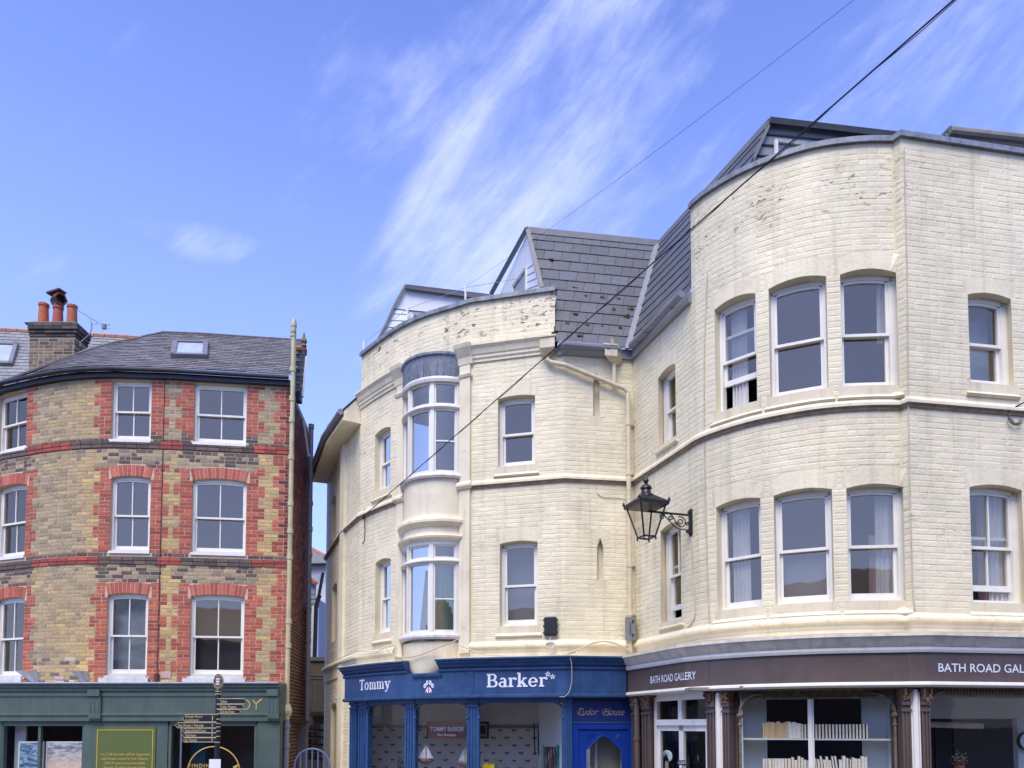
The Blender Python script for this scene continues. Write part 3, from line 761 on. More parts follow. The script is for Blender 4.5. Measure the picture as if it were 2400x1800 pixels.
def ins2(s_, t): px, py = proj(msurf(s_, t)); return px < left_of(px, py, (1806, 276), (1735, 445)) and not (px > 1622 and msurf(s_, t).z < 9.9)
slates(BB, msurf, .3, m_in, ZE, ZE+HM, 11, .265, ins1, slcol((102, 104, 106), .06))
slates(GB, msurf, m_in, 6.5, ZE, ZE+HM, 11, .265, ins2, slcol((98, 100, 103), .06))
for root, a, b in ((BB, 1.2, m_in), (GB, m_in, 6.0)):
    m = MB(); k = 60; e_ = 0 if root is BB else 0
    for i in range(k):
        u, v = a+(b-a)*i/k, a+(b-a)*(i+1)/k
        for j in range(10):
            if (ins1 if root is BB else ins2)((u+v)/2, (j+.5)/10): m.quad(msurf(u, j/10), msurf(v, j/10), msurf(v, (j+1)/10), msurf(u, (j+1)/10))
    m.build('roof_felt', M['slateback'], root)
m = MB(); m.wbox(CW, s_in-.03, s_in+.03, 0, 1, 0, 0); m = MB()
v0, v1 = msurf(m_in, -.01), msurf(m_in, 1.0); sd_ = Vector((1, -.1, 0)).normalized()*.075; up_ = Vector((-.3, -.9, .25))*.04
m.hexa([v0-sd_, v0+sd_, v0+sd_+up_, v0-sd_+up_], [v1-sd_, v1+sd_, v1+sd_+up_, v1-sd_+up_]); m.build('valley_lead', M['gutter'], BB)
# ridge trims
zr = ZE+HM
RT = [(s_off(zr)-.22, zr+.02), (s_off(zr)-.22, zr+.07), (s_off(zr)+.02, zr+.06), (s_off(zr)+.06, zr-.08), (s_off(zr)+.035, zr-.08), (s_off(zr), zr+.02)]
s_rl = CW.hit(1255, 543)[0]
best = min((abs(proj(MW.at(q/100., zr, s_off(zr)))[0]-1240), q/100.) for q in range(0, 300))[1]
best2 = min((abs(proj(MW.at(q/100., zr, s_off(zr)))[0]-1803), q/100.) for q in range(300, 660))[1]

mould(BB, best, m_in-.001, RT, 'ridge_cap', 'ridge', MW); mould(GB, m_in+.001, best2, RT, 'ridge_cap', 'ridge', MW)
# flat top behind the ridges
m = MB(); q = MW.mids(best, best2)
for u, v in zip(q, q[1:]): m.quad(MW.at(u, zr+.03, s_off(zr)-.2), MW.at(v, zr+.03, s_off(zr)-.2), MW.at(v, zr+.03, -1.6), MW.at(u, zr+.03, -1.6))
m.build('flat_roof', M['ridge'], BB)
def lerp(a, b, t): return Vector(a).lerp(Vector(b), t)
# verge board of the slate slope
m = MB(); b0 = msurf(min((abs(proj(msurf(q/100., 0))[0]-1303), q/100.) for q in range(0, 300))[1], 0); t0 = MW.at(best, zr, s_off(zr)); vv = (t0-b0)
b9 = lerp(b0, t0, .46); m.obox((b9+t0)/2+Vector((-.02, -.03, 0)), (t0-b9)/2, (.035, .0, .01), (0, .03, .01)); m.build('verge_board', M['ridge'], BB)
# white clad cheek with a window, facing left
topc = t0; pl = Py(1155, 690, 15.2); pr = b0+Vector((0, .02, .0))
def lerp(a, b, t): return Vector(a).lerp(Vector(b), t)
m = MB(); back = Vector((.25, .9, 0))*.15
tri = [topc, Vector((pl.x, pl.y, pl.z-.3)), lerp(b0, t0, .40)]
m.add(tri+[p+back for p in tri], [(0, 1, 2), (5, 4, 3), (0, 3, 4, 1), (1, 4, 5, 2), (2, 5, 3, 0)]); m.build('white_cheek', M['whiteclad'], BB)
m = MB(); m.tube([topc+Vector((-.03, -.03, .02)), pl+Vector((-.03, -.03, .0))], .045, 4); m.build('barge_board', M['ridge'], BB)
nrm = (tri[1]-tri[0]).cross(tri[2]-tri[0]).normalized(); nrm = nrm if nrm.y < 0 else -nrm
def onp(px, py, off=.0):
    d = ray(px, py); o_ = Vector((0, 0, H)); t = (tri[0]-o_).dot(nrm)/d.dot(nrm); return o_+d*t+nrm*off
for k in range(7):           # clap boards of the cheek
    y = 612+k*16
    xa = max(1236, left_of(0, y, (1247, 600), (1200, 690)) if 0 else 1237); xb = left_of(0, y, proj(t0), proj(b0))-7
    if xb-xa < 4: continue
    a, b = onp(xa, y+17, .012), onp(xb, y+8, .012); c, d = onp(xb, y-6, .004), onp(xa, y+3, .004)
    m = MB(); m.hexa([a-nrm*.01, b-nrm*.01, c-nrm*.01, d-nrm*.01], [a, b, c, d]); m.build('clap_board', M['whiteclad'], BB)
fr = [(1205, 688), (1205, 672), (1236, 628), (1236, 690)]
m = MB()
for a, b in zip(fr, fr[1:]): m.tube([onp(*a, .02), onp(*b, .02)], .028, 4)
fw_ = m.build('window', M['white'], BB)
m = MB(); m.add([onp(*p, .012) for p in fr], [(0, 1, 2, 3)]); m.build('pane', M['glass'], fw_)
# white dormer front behind the bow parapet
D = 15.0
P = lambda x, y, dd=D: Py(x, y, dd)
m = MB(); fr_ = [P(880, 806), P(952, 672), P(1165, 700), P(1165, 760), P(900, 830)]
bk = Vector((.2, .98, 0))*.12
m.add(fr_+[p+bk for p in fr_], [(4, 3, 2, 1, 0), (5, 6, 7, 8, 9), (0, 1, 6, 5), (1, 2, 7, 6), (2, 3, 8, 7)]); m.build('dormer_front', M['whiteclad'], BB)
m = MB(); m.hexa([P(950, 675, D-.1), P(1172, 706, D-.1), P(1172, 706, D+2), P(950, 675, D+2)], [P(951, 666, D-.12), P(1172, 692, D-.12), P(1172, 692, D+2), P(951, 666, D+2)]); m.build('dormer_roof', M['ridge'], BB)
m = MB(); m.tube([P(951, 669, D-.05), P(925, 715, D-.05), P(905, 760, D-.05), P(880, 808, D-.05)], .03, 4); m.build('verge_trim', M['ridge'], BB)
for k, (xa, xb, y0, y1) in enumerate([(924, 955, 725, 736), (917, 955, 736.5, 751.5), (909, 945, 752, 767.5), (901, 930, 768, 783.5), (893, 915, 784, 800)]):
    m = MB(); o_ = Vector((0, -.012, 0)); a, b, c, d = P(xa, y1), P(xb, y1+1.5), P(xb+6, y0+1), P(xa+6, y0)
    m.hexa([a, b, c, d], [a+o_*2, b+o_*2, c+o_, d+o_]); m.build('clap_board', M['whiteclad'], BB)
m = MB(); m.hexa([P(923, 726), P(1012, 734), P(1012, 734, D+.02), P(923, 726, D+.02)], [P(924, 723, D-.03), P(1012, 731.5, D-.03), P(1012, 731.5, D+.02), P(924, 723, D+.02)]); m.build('drip_strip', M['ridge'], BB)
m = MB()
for a, b in (((966, 733), (966, 760)), ((966, 735), (1004, 739))): m.tube([P(*a, D-.03), P(*b, D-.03)], .035, 4)
wf = m.build('window', M['white'], BB)
m = MB(); m.add([P(975, 740, D-.02), P(1004, 742, D-.02), P(1004, 760, D-.02), P(975, 760, D-.02)], [(0, 1, 2, 3)]); m.build('pane', M['glass'], wf)
# rear bodies so the roofs are solid from the side
m = MB(); m.hexa([P(884, 812, 15.15), P(1165, 770, 15.15), P(1260, 770, 19), P(960, 812, 19)], [P(953, 676, 15.15), P(1165, 706, 15.15), P(1230, 706, 19), P(1010, 676, 19)]); m.build('dormer_body', M['slateback'], BB)

# ---------------------------------------------------------------- grey dormer above the corner bay
D2 = MW.at(best2, zr, s_off(zr)).y+.05
P2 = lambda x, y, dd=D2: Py(x, y, dd)
m = MB(); pts = [P2(1741, 425), P2(1806, 286), P2(2120, 322), P2(2120, 420)]
m.add(pts+[p+Vector((0, .12, 0)) for p in pts], [(3, 2, 1, 0), (4, 5, 6, 7), (0, 1, 5, 4), (1, 2, 6, 5), (2, 3, 7, 6)]); m.build('grey_dormer_front', M['greyclad'], GB)
for (xa, ya, xb, yb) in ((1796, 314, 1930, 327), (1783, 339, 1814, 340.5), (1771, 364, 1808, 366)):
    m = MB(); a, b = P2(xa, ya), P2(xb, yb); m.hexa([a+Vector((0, -.02, -.02)), b+Vector((0, -.02, -.02)), b+Vector((0, 0, -.02)), a+Vector((0, 0, -.02))], [a+Vector((0, -.02, 0)), b+Vector((0, -.02, 0)), b, a]); m.build('board_joint', M['slateback'], GB)
m = MB(); m.tube([P2(1806, 284, D2-.05), P2(1735, 440, D2-.05)], .035, 4); m.build('corner_trim', M['ridge'], GB)
m = MB(); m.hexa([P2(1803, 287, D2-.1), P2(2125, 325, D2-.1), P2(2125, 325, D2+3), P2(1803, 287, D2+3)], [P2(1806, 273, D2-.14), P2(2125, 310, D2-.14), P2(2125, 310, D2+3), P2(1806, 273, D2+3)]); m.build('dormer_roof', M['ridge'], GB)
m = MB()
for a, b in (((1819, 328), (1819, 364)), ((1817, 328), (1890, 337))): m.tube([P2(*a, D2-.04), P2(*b, D2-.04)], .03, 4)
wf = m.build('window', M['white'], GB)
m = MB(); m.add([P2(1822, 334, D2-.02), P2(1885, 341, D2-.02), P2(1885, 365, D2-.02), P2(1822, 365, D2-.02)], [(0, 1, 2, 3)]); m.build('pane', M['glass'], wf)
m = MB(); m.box((P2(1850, 430).x, D2+.15, 8.7), (6.6, 15, 10.8)); m.build('roof_body', M['slateback'], GB)
# right-hand gutter and slate slope
m = MB(); a, b = Py(2226, 308, 10.35), Py(2520, 340, 10.35); m.tube([a, lerp(a, b, .5), b], .065, 10); m.build('gutter', simple('grey_weathered_gutter', srgb(136, 132, 124, .8), .55, .2, 8), GB)
m = MB(); m.hexa([Py(2200, 322, 10.5), Py(2520, 352, 10.5), Py(2520, 352, 10.6), Py(2200, 322, 10.6)], [Py(2200, 300, 11.6), Py(2520, 312, 11.6), Py(2520, 312, 11.7), Py(2200, 300, 11.7)]) if 0 else m.hexa([Py(2206, 330, 10.5), Py(2520, 362, 10.5), Py(2520, 362, 10.9), Py(2206, 330, 10.9)], [Py(2206, 316, 10.5), Py(2520, 346, 10.5), Py(2520, 346, 10.9), Py(2206, 316, 10.9)]); m.build('fascia_board', M['slateback'], GB)
m = MB(); m.tube([Py(2205, 322, 10.4), Py(2228, 298, 10.4)], .03, 4); m.build('verge_trim', M['ridge'], GB)

# ---------------------------------------------------------------- gutters, hoppers, rainwater pipes of the cream buildings
m = MB(); og = .20
def gutter(root, a, b, z, off=.20, r=.055, mat='gutter', drop=0.0, W=CW, name='gutter'):
    m = MB(); q = W.mids(a, b); m.tube([W.at(u, z-drop*i/(len(q)-1), off) for i, u in enumerate(q)], r, 10)
    for f_ in (.12, .32, .8):
        u = a+(b-a)*f_; m.tube([W.at(u-.03, z, off), W.at(u+.03, z, off)], r*1.15, 10)
    return m.build(name, M[mat], root, smooth=False)
gutter(BB, CW.hit(1311, 812)[0], s_in-.16, 8.66, .17)
gutter(GB, s_in+.14, s_ret-.01, 8.66, .17)
m = MB(); m.wbox(CW, s_par+.03, s_in, 8.56, 8.72, -.02, .05); m.build('eaves_board', M['gutter'], BB)
m = MB(); m.wbox(CW, s_in, s_ret, 8.56, 8.72, -.02, .05); m.build('eaves_board', M['gutter'], GB)
def hopper(px, py, w_=.24):
    s_, z = CW.hit(px, py); m = MB()
    m.wbox(CW, s_-w_/2, s_+w_/2, z-.03, z+.14, .01, .21); m.wbox(CW, s_-w_/2-.02, s_+w_/2+.02, z+.14, z+.165, .0, .23)
    vs = [CW.at(s_-w_/2, z-.03, .01), CW.at(s_+w_/2, z-.03, .01), CW.at(s_+w_/2, z-.03, .21), CW.at(s_-w_/2, z-.03, .21)]
    c = CW.at(s_, z-.10, .08); lo = [c+(v-CW.at(s_, z-.03, .1))*.4 for v in vs]
    m.hexa(lo, vs); m.build('hopper_head', M['creampipe'], BB); return s_, z
h1 = hopper(1284, 824); h2 = hopper(1444, 845)
sdp, _ = CW.hit(1481, 1200)
m = MB(); sd0 = CW.hit(1478, 920)[0]; zd = CW.hit(1478, 918)[1]
m.tube([CW.at(h1[0], h1[1]-.08, .09), CW.at(h1[0], h1[1]-.19, .09), CW.at(h1[0]+.08, h1[1]-.24, .09), CW.at(s_arr, lerp((0, 0, h1[1]-.24), (0, 0, zd), (s_arr-h1[0]-.08)/(sd0-h1[0]-.14)).z, .09), CW.at(sd0-.06, zd, .09), CW.at(sd0, zd-.06, .09), CW.at(sd0, zd-.2, .09), CW.at(sd0, 6.0, .09), CW.at(sd0, 3.6, .09)], .038, 10)
m.tube([CW.at(h2[0], h2[1]-.08, .09), CW.at(h2[0], h2[1]-.45, .09)], .036, 10)
m.tube([CW.at(h2[0], h2[1]+.1, .12), CW.at(h2[0], h2[1]+.28, .16)], .03, 8)
for z in (7.45, 6.62, 5.1, 4.3): m.tube([CW.at(sd0, z-.03, .09), CW.at(sd0, z+.03, .09)], .047, 10); m.wbox(CW, sd0-.07, sd0+.07, z-.012, z+.012, .0, .05)
m.build('downpipe', M['creampipe'], BB)

# eaves of the left wing
m = MB(); m.wbox(CW, 0, s_a2, 8.34, 8.39, -.02, .36); m.build('soffit', M['render'], BB)
m = MB(); m.wbox(CW, 0, s_a2, 8.39, 8.51, .30, .34); m.build('eaves_board', M['render'], BB)
gutter(BB, 0, s_a2-.02, 8.50, .40, .06, 'gutter')
m = MB(); q = CW.mids(0, s_a2)
for u, v in zip(q, q[1:]):
    m.hexa([CW.at(u, 8.52, .36), CW.at(v, 8.52, .36), CW.at(v, 8.56, .36), CW.at(u, 8.56, .36)], [CW.at(u, 9.75, -.75), CW.at(v, 9.75, -.75), CW.at(v, 9.79, -.75), CW.at(u, 9.79, -.75)])
m.build('wing_roof', M['slateback'], BB)
m = MB(); e = s_a2-.01
for vs in ([CW.at(e, 8.39, .34), CW.at(e, 8.52, .34), CW.at(e, 9.72, -.72), CW.at(e, 8.39, -.72)],):
    m.add(vs+[v-CW.tan(e)*.05 for v in vs], [(0, 1, 2, 3), (7, 6, 5, 4), (0, 4, 5, 1), (1, 5, 6, 2)])
m.build('boxed_eaves_end', M['render'], BB)
m = MB(); m.wbox(CW, s_a1-.04, s_a1+.28, .3, 8.33, -.01, .05); m.build('buttress', M['cream'], BB)
# ================================================================ lettering helper
_tc = {}
def glyphs(text, size=1.0, bold=0.0, shear=0.0, space=1.0, xs=1.0):
    key = (text, size, bold, shear, space, xs)
    if key in _tc: return _tc[key]
    cu = bpy.data.curves.new('lettering', 'FONT'); cu.body = text; cu.size = size; cu.offset = bold; cu.shear = shear; cu.space_character = space
    cu.resolution_u = 4; cu.fill_mode = 'FRONT'
    ob = bpy.data.objects.new('lettering', cu); C.objects.link(ob)
    dg = bpy.context.evaluated_depsgraph_get(); dg.update()
    me = ob.evaluated_get(dg).to_mesh()
    v = [(p.co.x*xs, p.co.y) for p in me.vertices]; f = [tuple(p.vertices) for p in me.polygons]
    ob.evaluated_get(dg).to_mesh_clear(); bpy.data.objects.remove(ob); bpy.data.curves.remove(cu)
    _tc[key] = (v, f); return v, f
def letter(mb, place, text, x0, y0, width=None, height=None, bold=0.0, shear=0.0, space=1.0, center=False, slope=0.0):
    """place(x, y) -> world point; the text is scaled to the given cap height and width."""
    v, f = glyphs(text, 1.0, bold, shear, space)
    if not v: return
    ax, bx_ = min(p[0] for p in v), max(p[0] for p in v)
    sy = (height or .1)/.70; sxx = sy if width is None else width/(bx_-ax)
    if center: x0 = x0-(bx_-ax)*sxx/2
    mb.add([place(x0+(x-ax)*sxx, y0+y*sy+slope*(x-ax)*sxx) for x, y in v], f)

# ================================================================ blue shopfront (part of the bow building)
s_f0 = CW.hit(836, 1600)[0]
FW = CW.offset(.28)           # fascia face line
def fs(px, py=1600): return FW.hit(px, py)[0]
kf0 = FW.hit(808, 1600)[0]; kin = FW.S[CW.S.index(s_in)]
SBB = BB
def sw(W, a, b, prof, mat, name, root=BB): m = MB(); m.sweep(W, a, b, prof); return m.build(name, M[mat], root)
sw(FW, kf0, kin-.01, [(-.28, 3.0), (-.0, 3.0), (-.0, 3.37), (-.28, 3.37)], 'blue', 'fascia')
sw(FW, kf0, kin-.01, [(-.28, 2.93), (.01, 2.93), (.045, 2.95), (.045, 2.985), (.0, 3.0), (-.28, 3.0)], 'blue', 'fascia_moulding')
gapL, gapR = fs(955, 1560), fs(1030, 1550)
CP = [(-.28, 3.37), (.012, 3.37), (.035, 3.39), (.035, 3.415), (.012, 3.43), (.05, 3.46), (.06, 3.49), (.10, 3.515), (.10, 3.54), (.15, 3.555), (.15, 3.58), (-.28, 3.60)]
for a, b in ((kf0-.02, gapL), (gapR, kin-.01)): sw(FW, a, b, CP, 'blue', 'cornice')
for a, b in ((kf0-.02, gapL), (gapR, kin-.01)): sw(FW, a, b, [(-.28, 3.601), (.14, 3.581), (.14, 3.592), (-.28, 3.625)], 'render', 'cornice_top')
sw(FW, fs(968, 1580), fs(1036, 1580), [(-.2, 3.30), (.035, 3.30), (.045, 3.335), (-.2, 3.345)], 'blue', 'bowl_ledge')
for a, b in ((fs(1098, 1600), fs(1110, 1600)), (fs(1334, 1600), fs(1341, 1600))):
    m = MB(); m.wbox(FW, a, b, 3.0, 3.37, -.1, .012); m.build('fascia_pilaster', M['blue'], BB)
# window head, posts, glass
GW = CW.offset(.12)
def gs(px, py=1720): return GW.hit(px, py)[0]
g0 = gs(826); ginn = GW.S[CW.S.index(s_in)]
d0, d1 = gs(1341), gs(1484)
sw(GW, g0, d0, [(-.06, 2.86), (.05, 2.86), (.06, 2.93), (-.06, 2.93)], 'blue', 'window_head')
def post(W, a, b, z0, z1, mat, name='post', o0=-.05, o1=.06, flute=3, root=BB, cap=None):
    m = MB(); m.wbox(W, a, b, z0, z1, o0, o1-.015); n = flute; w_ = (b-a)/(2*n+1)
    for i in range(n+1): m.wbox(W, a+w_*2*i, min(b, a+w_*(2*i+1)), z0, z1-.10, o1-.016, o1)
    m.wbox(W, a-.01, b+.01, z1-.13, z1-.10, o0, o1+.012); m.wbox(W, a-.006, b+.006, z1-.05, z1, o0, o1+.015)
    return m.build(name, M[mat], root)
posts = [(826, 841), (846, 867), (955, 976), (1100, 1123), (1320, 1341)]
for a, b in posts: post(GW, gs(a), gs(b), .12, 2.93, 'blue')
panes = [(867, 955), (976, 1100), (1123, 1320)]
def corner_curve(W, s_c, z_c, r, sgn, mat, root, off=.035, th=.018):     # quarter arch bracket at a window corner
    m = MB(); pts = [W.at(s_c+sgn*(r-r*cos(a)), z_c-r+r*sin(a)*1.0, off) for a in [i*pi/2/8 for i in range(9)]]
    m.tube(pts, th, 6); return m.build('corner_bracket', M[mat], root)
for i, (a, b) in enumerate(panes):
    m = MB(); m.wbox(GW, gs(a), gs(b), .62, 2.86, -.015, -.007); m.build('shop_pane', M['shopglass'], BB)
    for s_, sg in ((gs(a), 1), (gs(b), -1)): 
        corner_curve(GW, s_, 2.86, .14, sg, 'blue', BB)
        m = MB(); m.tube([GW.at(s_+sg*.012, .6, .05), GW.at(s_+sg*.012, 2.72, .05)], .014, 6)
        m.lathe(GW.at(s_+sg*.012, 2.60, .05), [(.014, 0), (.032, .015), (.028, .04), (.014, .05)], 8); m.lathe(GW.at(s_+sg*.012, 2.53, .05), [(.014, 0), (.024, .01), (.014, .02)], 8)
        m.build('colonnette', M['blue'], BB)
    m = MB(); m.wbox(GW, gs(a), gs(b), .12, .62, -.1, .02); m.build('stall_riser', M['blue'], BB)
# Tudor House door
m = MB(); m.wbox(GW, d0, d1, 2.555, 2.93, -.05, .0); m.build('door_panel', simple('dark_blue_panel', srgb(18, 42, 108, .85), .4, .1), BB)
m = MB(); m.wbox(GW, d0, d1, 2.535, 2.555, -.05, .012); m.build('door_transom', M['blue'], BB)
m = MB(); dw = .10
m.wbox(GW, d0, d0+dw, .12, 2.535, -.07, .0); m.wbox(GW, d1-dw, d1, .12, 2.535, -.07, .0); m.wbox(GW, d0+dw, d1-dw, 2.44, 2.535, -.07, -.0)
dr = m.build('door_frame', M['bluedoor'], BB)
m = MB(); ia, ib = d0+dw, d1-dw; st = .12
m.wbox(GW, ia, ia+st, .12, 2.44, -.07, -.025); m.wbox(GW, ib-st, ib, .12, 2.44, -.07, -.025); m.wbox(GW, ia+st, ib-st, .12, 1.0, -.07, -.025)
k = 24
def ogee(t): return 2.12+.21*(.5-.5*cos(2*pi*min(1, max(0, (t-.0)))))**.8
for i in range(k):
    a = ia+st+(ib-ia-2*st)*i/k; b = ia+st+(ib-ia-2*st)*(i+1)/k
    m.hexa([GW.at(a, ogee(i/k), -.07), GW.at(b, ogee((i+1)/k), -.07), GW.at(b, ogee((i+1)/k), -.03), GW.at(a, ogee(i/k), -.03)], [GW.at(a, 2.44, -.07), GW.at(b, 2.44, -.07), GW.at(b, 2.44, -.03), GW.at(a, 2.44, -.03)])
m.tube([GW.at(ia+st+(ib-ia-2*st)*i/k, ogee(i/k), -.022) for i in range(k+1)], .012, 6)
door = m.build('door', M['bluedoor'], BB)
m = MB()
for sg, cx in ((1, ia+st), (-1, ib-st)):
    for j in range(5):
        an = radians(12+j*16); m.tube([GW.at(cx+sg*(.02+.03*cos(an)), 2.37-.03*sin(an), -.025), GW.at(cx+sg*(.02+.16*cos(an)*(1-.08*j)), 2.37-.15*sin(an)+.02, -.025)], .007, 5)
m.build('carved_fan', M['bluedoor'], door)
m = MB(); m.wbox(GW, ia+st-.01, ib-st+.01, 1.0, 2.35, -.05, -.045); m.build('pane', M['shopglass'], door)
m = MB(); m.wbox(GW, ia+st+.02, ib-st-.02, 1.0, 2.40, -.35, -.345); m.build('door_blind', simple('beige_lobby', srgb(150, 146, 132, .8), .8, .15, 2), BB)
for q in (ia+st+.09, ib-st-.13):
    m = MB(); m.wbox(GW, q, q+.03, 1.0, 2.3, -.344, -.33); m.build('lobby_strip', M['curtain'], BB)

# slab serif lettering on the fascia
SER = MB()
def slab_text(mb, place, text, x0, y0, width, height):
    """bold slab letters drawn from bars, rings and strokes; x-height .5, caps .72"""
    polys = []; X = 0.0; S = .135; T = .075
    R = lambda x0, y0, x1, y1: polys.append([(X+x0, y0), (X+x1, y0), (X+x1, y1), (X+x0, y1)])
    def ring(cx, cy, rx, ry, tx, ty, a0=0, a1=360, n=20):
        for i in range(n):
            u, v = radians(a0+(a1-a0)*i/n), radians(a0+(a1-a0)*(i+1)/n)
            polys.append([(X+cx+rx*cos(u), cy+ry*sin(u)), (X+cx+rx*cos(v), cy+ry*sin(v)), (X+cx+(rx-tx)*cos(v), cy+(ry-ty)*sin(v)), (X+cx+(rx-tx)*cos(u), cy+(ry-ty)*sin(u))])
    def stroke(a, b, w):
        d = Vector((b[0]-a[0], b[1]-a[1])).normalized(); n_ = Vector((-d.y, d.x))*w/2
        polys.append([(X+a[0]-n_.x, a[1]-n_.y), (X+b[0]-n_.x, b[1]-n_.y), (X+b[0]+n_.x, b[1]+n_.y), (X+a[0]+n_.x, a[1]+n_.y)])
    for ch_ in text:
        if ch_ == 'T': R(.24, 0, .24+S, .72); R(0, .72-T-.015, .62, .72); R(0, .54, .06, .70); R(.56, .54, .62, .70); R(.15, 0, .47, T); w_ = .64
        elif ch_ == 'o': ring(.25, .25, .25, .26, .125, .065); w_ = .54
        elif ch_ == 'm':
            for x in (.06, .34, .62): R(x, 0, x+S, .38 if x > .1 else .50); R(x-.045, 0, x+S+.045, T)
            R(0, .50-T, .1, .50); ring(.265, .33, .21, .18, .10, .07, 0, 110); ring(.545, .33, .21, .18, .10, .07, 0, 110); w_ = .84
        elif ch_ == 'y': stroke((.09, .48), (.30, .02), .14); stroke((.47, .48), (.20, -.14), .075); R(-.02, .50-T, .23, .50); R(.34, .50-T, .56, .50); ring(.12, -.12, .10, .09, .08, .065, 180, 350); w_ = .55
        elif ch_ == 'B': R(.06, 0, .06+S, .72); R(0, 0, .25, T); R(0, .72-T, .25, .72); R(.2, .345, .34, .405); ring(.34, .54, .20, .18, .125, .07, -90, 90); ring(.36, .195, .235, .195, .13, .07, -90, 90); R(.2, 0, .36, .07); R(.2, .65, .34, .72); w_ = .62
        elif ch_ == 'a': R(.28, 0, .28+S, .36); R(.35, 0, .48, T); ring(.23, .34, .185, .17, .125, .07, 0, 150); ring(.20, .15, .20, .16, .115, .065); w_ = .50
        elif ch_ == 'r': R(.06, 0, .06+S, .50); R(0, 0, .27, T); R(0, .50-T, .1, .50); ring(.30, .33, .18, .18, .10, .09, 40, 130); ring(.385, .43, .065, .065, .064, .064); w_ = .44
        elif ch_ == 'k': R(.06, 0, .06+S, .76); R(0, 0, .26, T); R(0, .76-T, .1, .76); stroke((.17, .20), (.42, .46), .075); stroke((.26, .28), (.46, .03), .135); R(.32, 0, .57, T); R(.31, .50-T, .52, .50); w_ = .58
        elif ch_ == 'e': ring(.25, .25, .25, .26, .125, .065, 0, 325); R(.1, .225, .49, .285); w_ = .54
        else: w_ = .3
        X += w_+.025
    sx_ = width/X; sy = height/.72
    for k_, p in enumerate(polys): mb.add([place(x0+x*sx_, y0+y*sy)+Vector((0, -1, 0))*(.00004*k_) for x, y in p], [tuple(range(len(p)))])
def fplace(W, off=.004): return lambda x, y: W.at(x, y, off)
sT0, zT0 = FW.hit(843, 1618); sT1, _ = FW.hit(916, 1616)
slab_text(SER, fplace(FW), 'Tommy', sT0, zT0+.0, sT1-sT0, .19)
SER.build('fascia_lettering', M['lwhite'], BB); SER = MB()
sB0, zB0 = FW.hit(1141, 1611); sB1, _ = FW.hit(1284, 1611)
slab_text(SER, fplace(FW), 'Barker', sB0, zB0, sB1-sB0, .215)
SER.build('fascia_lettering', M['lwhite'], BB); SER = MB()
def disc(mb, W, s_, z, rx, rz, off=.004, n=12, rot=0.0, col=None):
    mb.add([W.at(s_+rx*cos(a)*cos(rot)-rz*sin(a)*sin(rot), z+rx*cos(a)*sin(rot)+rz*sin(a)*cos(rot), off) for a in [2*pi*i/n for i in range(n)]], [tuple(range(n))], col)
for px, py in ((1284, 1580), (1295, 1586)):       # two little paw prints
    s_, z = FW.hit(px, py); r = .028
    for k in range(5):
        an = radians(90+k*72); disc(SER, FW, s_+r*cos(an), z+r*sin(an), .013, .013, .0043, 8)
    SER.add([FW.at(s_+.012*cos(a), z+.012*sin(a), .0043) for a in [i*pi/3 for i in range(6)]], [tuple(range(6))])
    if px == 1284: SER.build('paw_print', M['lwhite'], BB); SER = MB()
SER.build('paw_print', M['lwhite'], BB)
# union flag paw print
PW = MB(); sP, zP = FW.hit(1005, 1612)
wht, red, blu = srgb(236, 236, 244), srgb(190, 30, 50), srgb(30, 60, 140)
for an, dx, dz, rx, rz in ((0, -.075, .035, .026, .04), (0, .075, .035, .026, .04), (0, -.03, .085, .024, .042), (0, .03, .085, .024, .042)):
    rot = -dx*4
    disc(PW, FW, sP+dx, zP+dz, rx, rz, .004, 14, -rot, wht); disc(PW, FW, sP+dx, zP+dz, rx*.30, rz*.8, .0046, 10, -rot*2.0, red if abs(dx) > .05 else blu)
pad = [(-.062, -.085), (.062, -.085), (.058, -.045), (.03, -.0), (0, .018), (-.03, 0), (-.058, -.045)]
PW.add([FW.at(sP+x, zP+z, .004) for x, z in pad], [tuple(range(7))], wht)
PW.add([FW.at(sP+x, zP+z, .0046) for x, z in ((-.012, -.085), (.012, -.085), (.012, .012), (-.012, .012))], [(0, 1, 2, 3)], red)
for sg in (-1, 1):
    PW.add([FW.at(sP+x*sg, zP+z, .0047) for x, z in ((.026, -.085), (.058, -.085), (.050, -.05))], [(0, 1, 2)], blu)
    PW.add([FW.at(sP+x*sg, zP+z, .0048) for x, z in ((.018, -.03), (.026, -.03), (.045, -.06), (.037, -.06))], [(0, 1, 2, 3)], red)
PW.build('paw_emblem', simple('emblem_print', (1, 1, 1), .4, .05, attr=True), BB)
TH = MB(); sT0, zT = GW.hit(1356, 1676)
sT1 = GW.hit(1465, 1676)[0]
letter(TH, lambda x, y: GW.at(x, y, .006), 'Tudor', sT0, zT, (sT1-sT0)*.43, .115, bold=-.012, shear=.45)
letter(TH, lambda x, y: GW.at(x, y, .006), 'House', sT0+(sT1-sT0)*.54, zT, (sT1-sT0)*.45, .115, bold=-.012, shear=.45)
for cx in (sT0+.0, sT0+(sT1-sT0)*.53):            # swash loops of the script capitals
    pts = [GW.at(cx+.05+.07*cos(a)*(1-.1*a/6), zT+.045+.05*sin(a), .008) for a in [radians(60+i*20) for i in range(15)]]
    TH.tube(pts, .004, 4)
TH.build('door_lettering', simple('faded_gilt', srgb(176, 156, 134), .5, .1), BB)

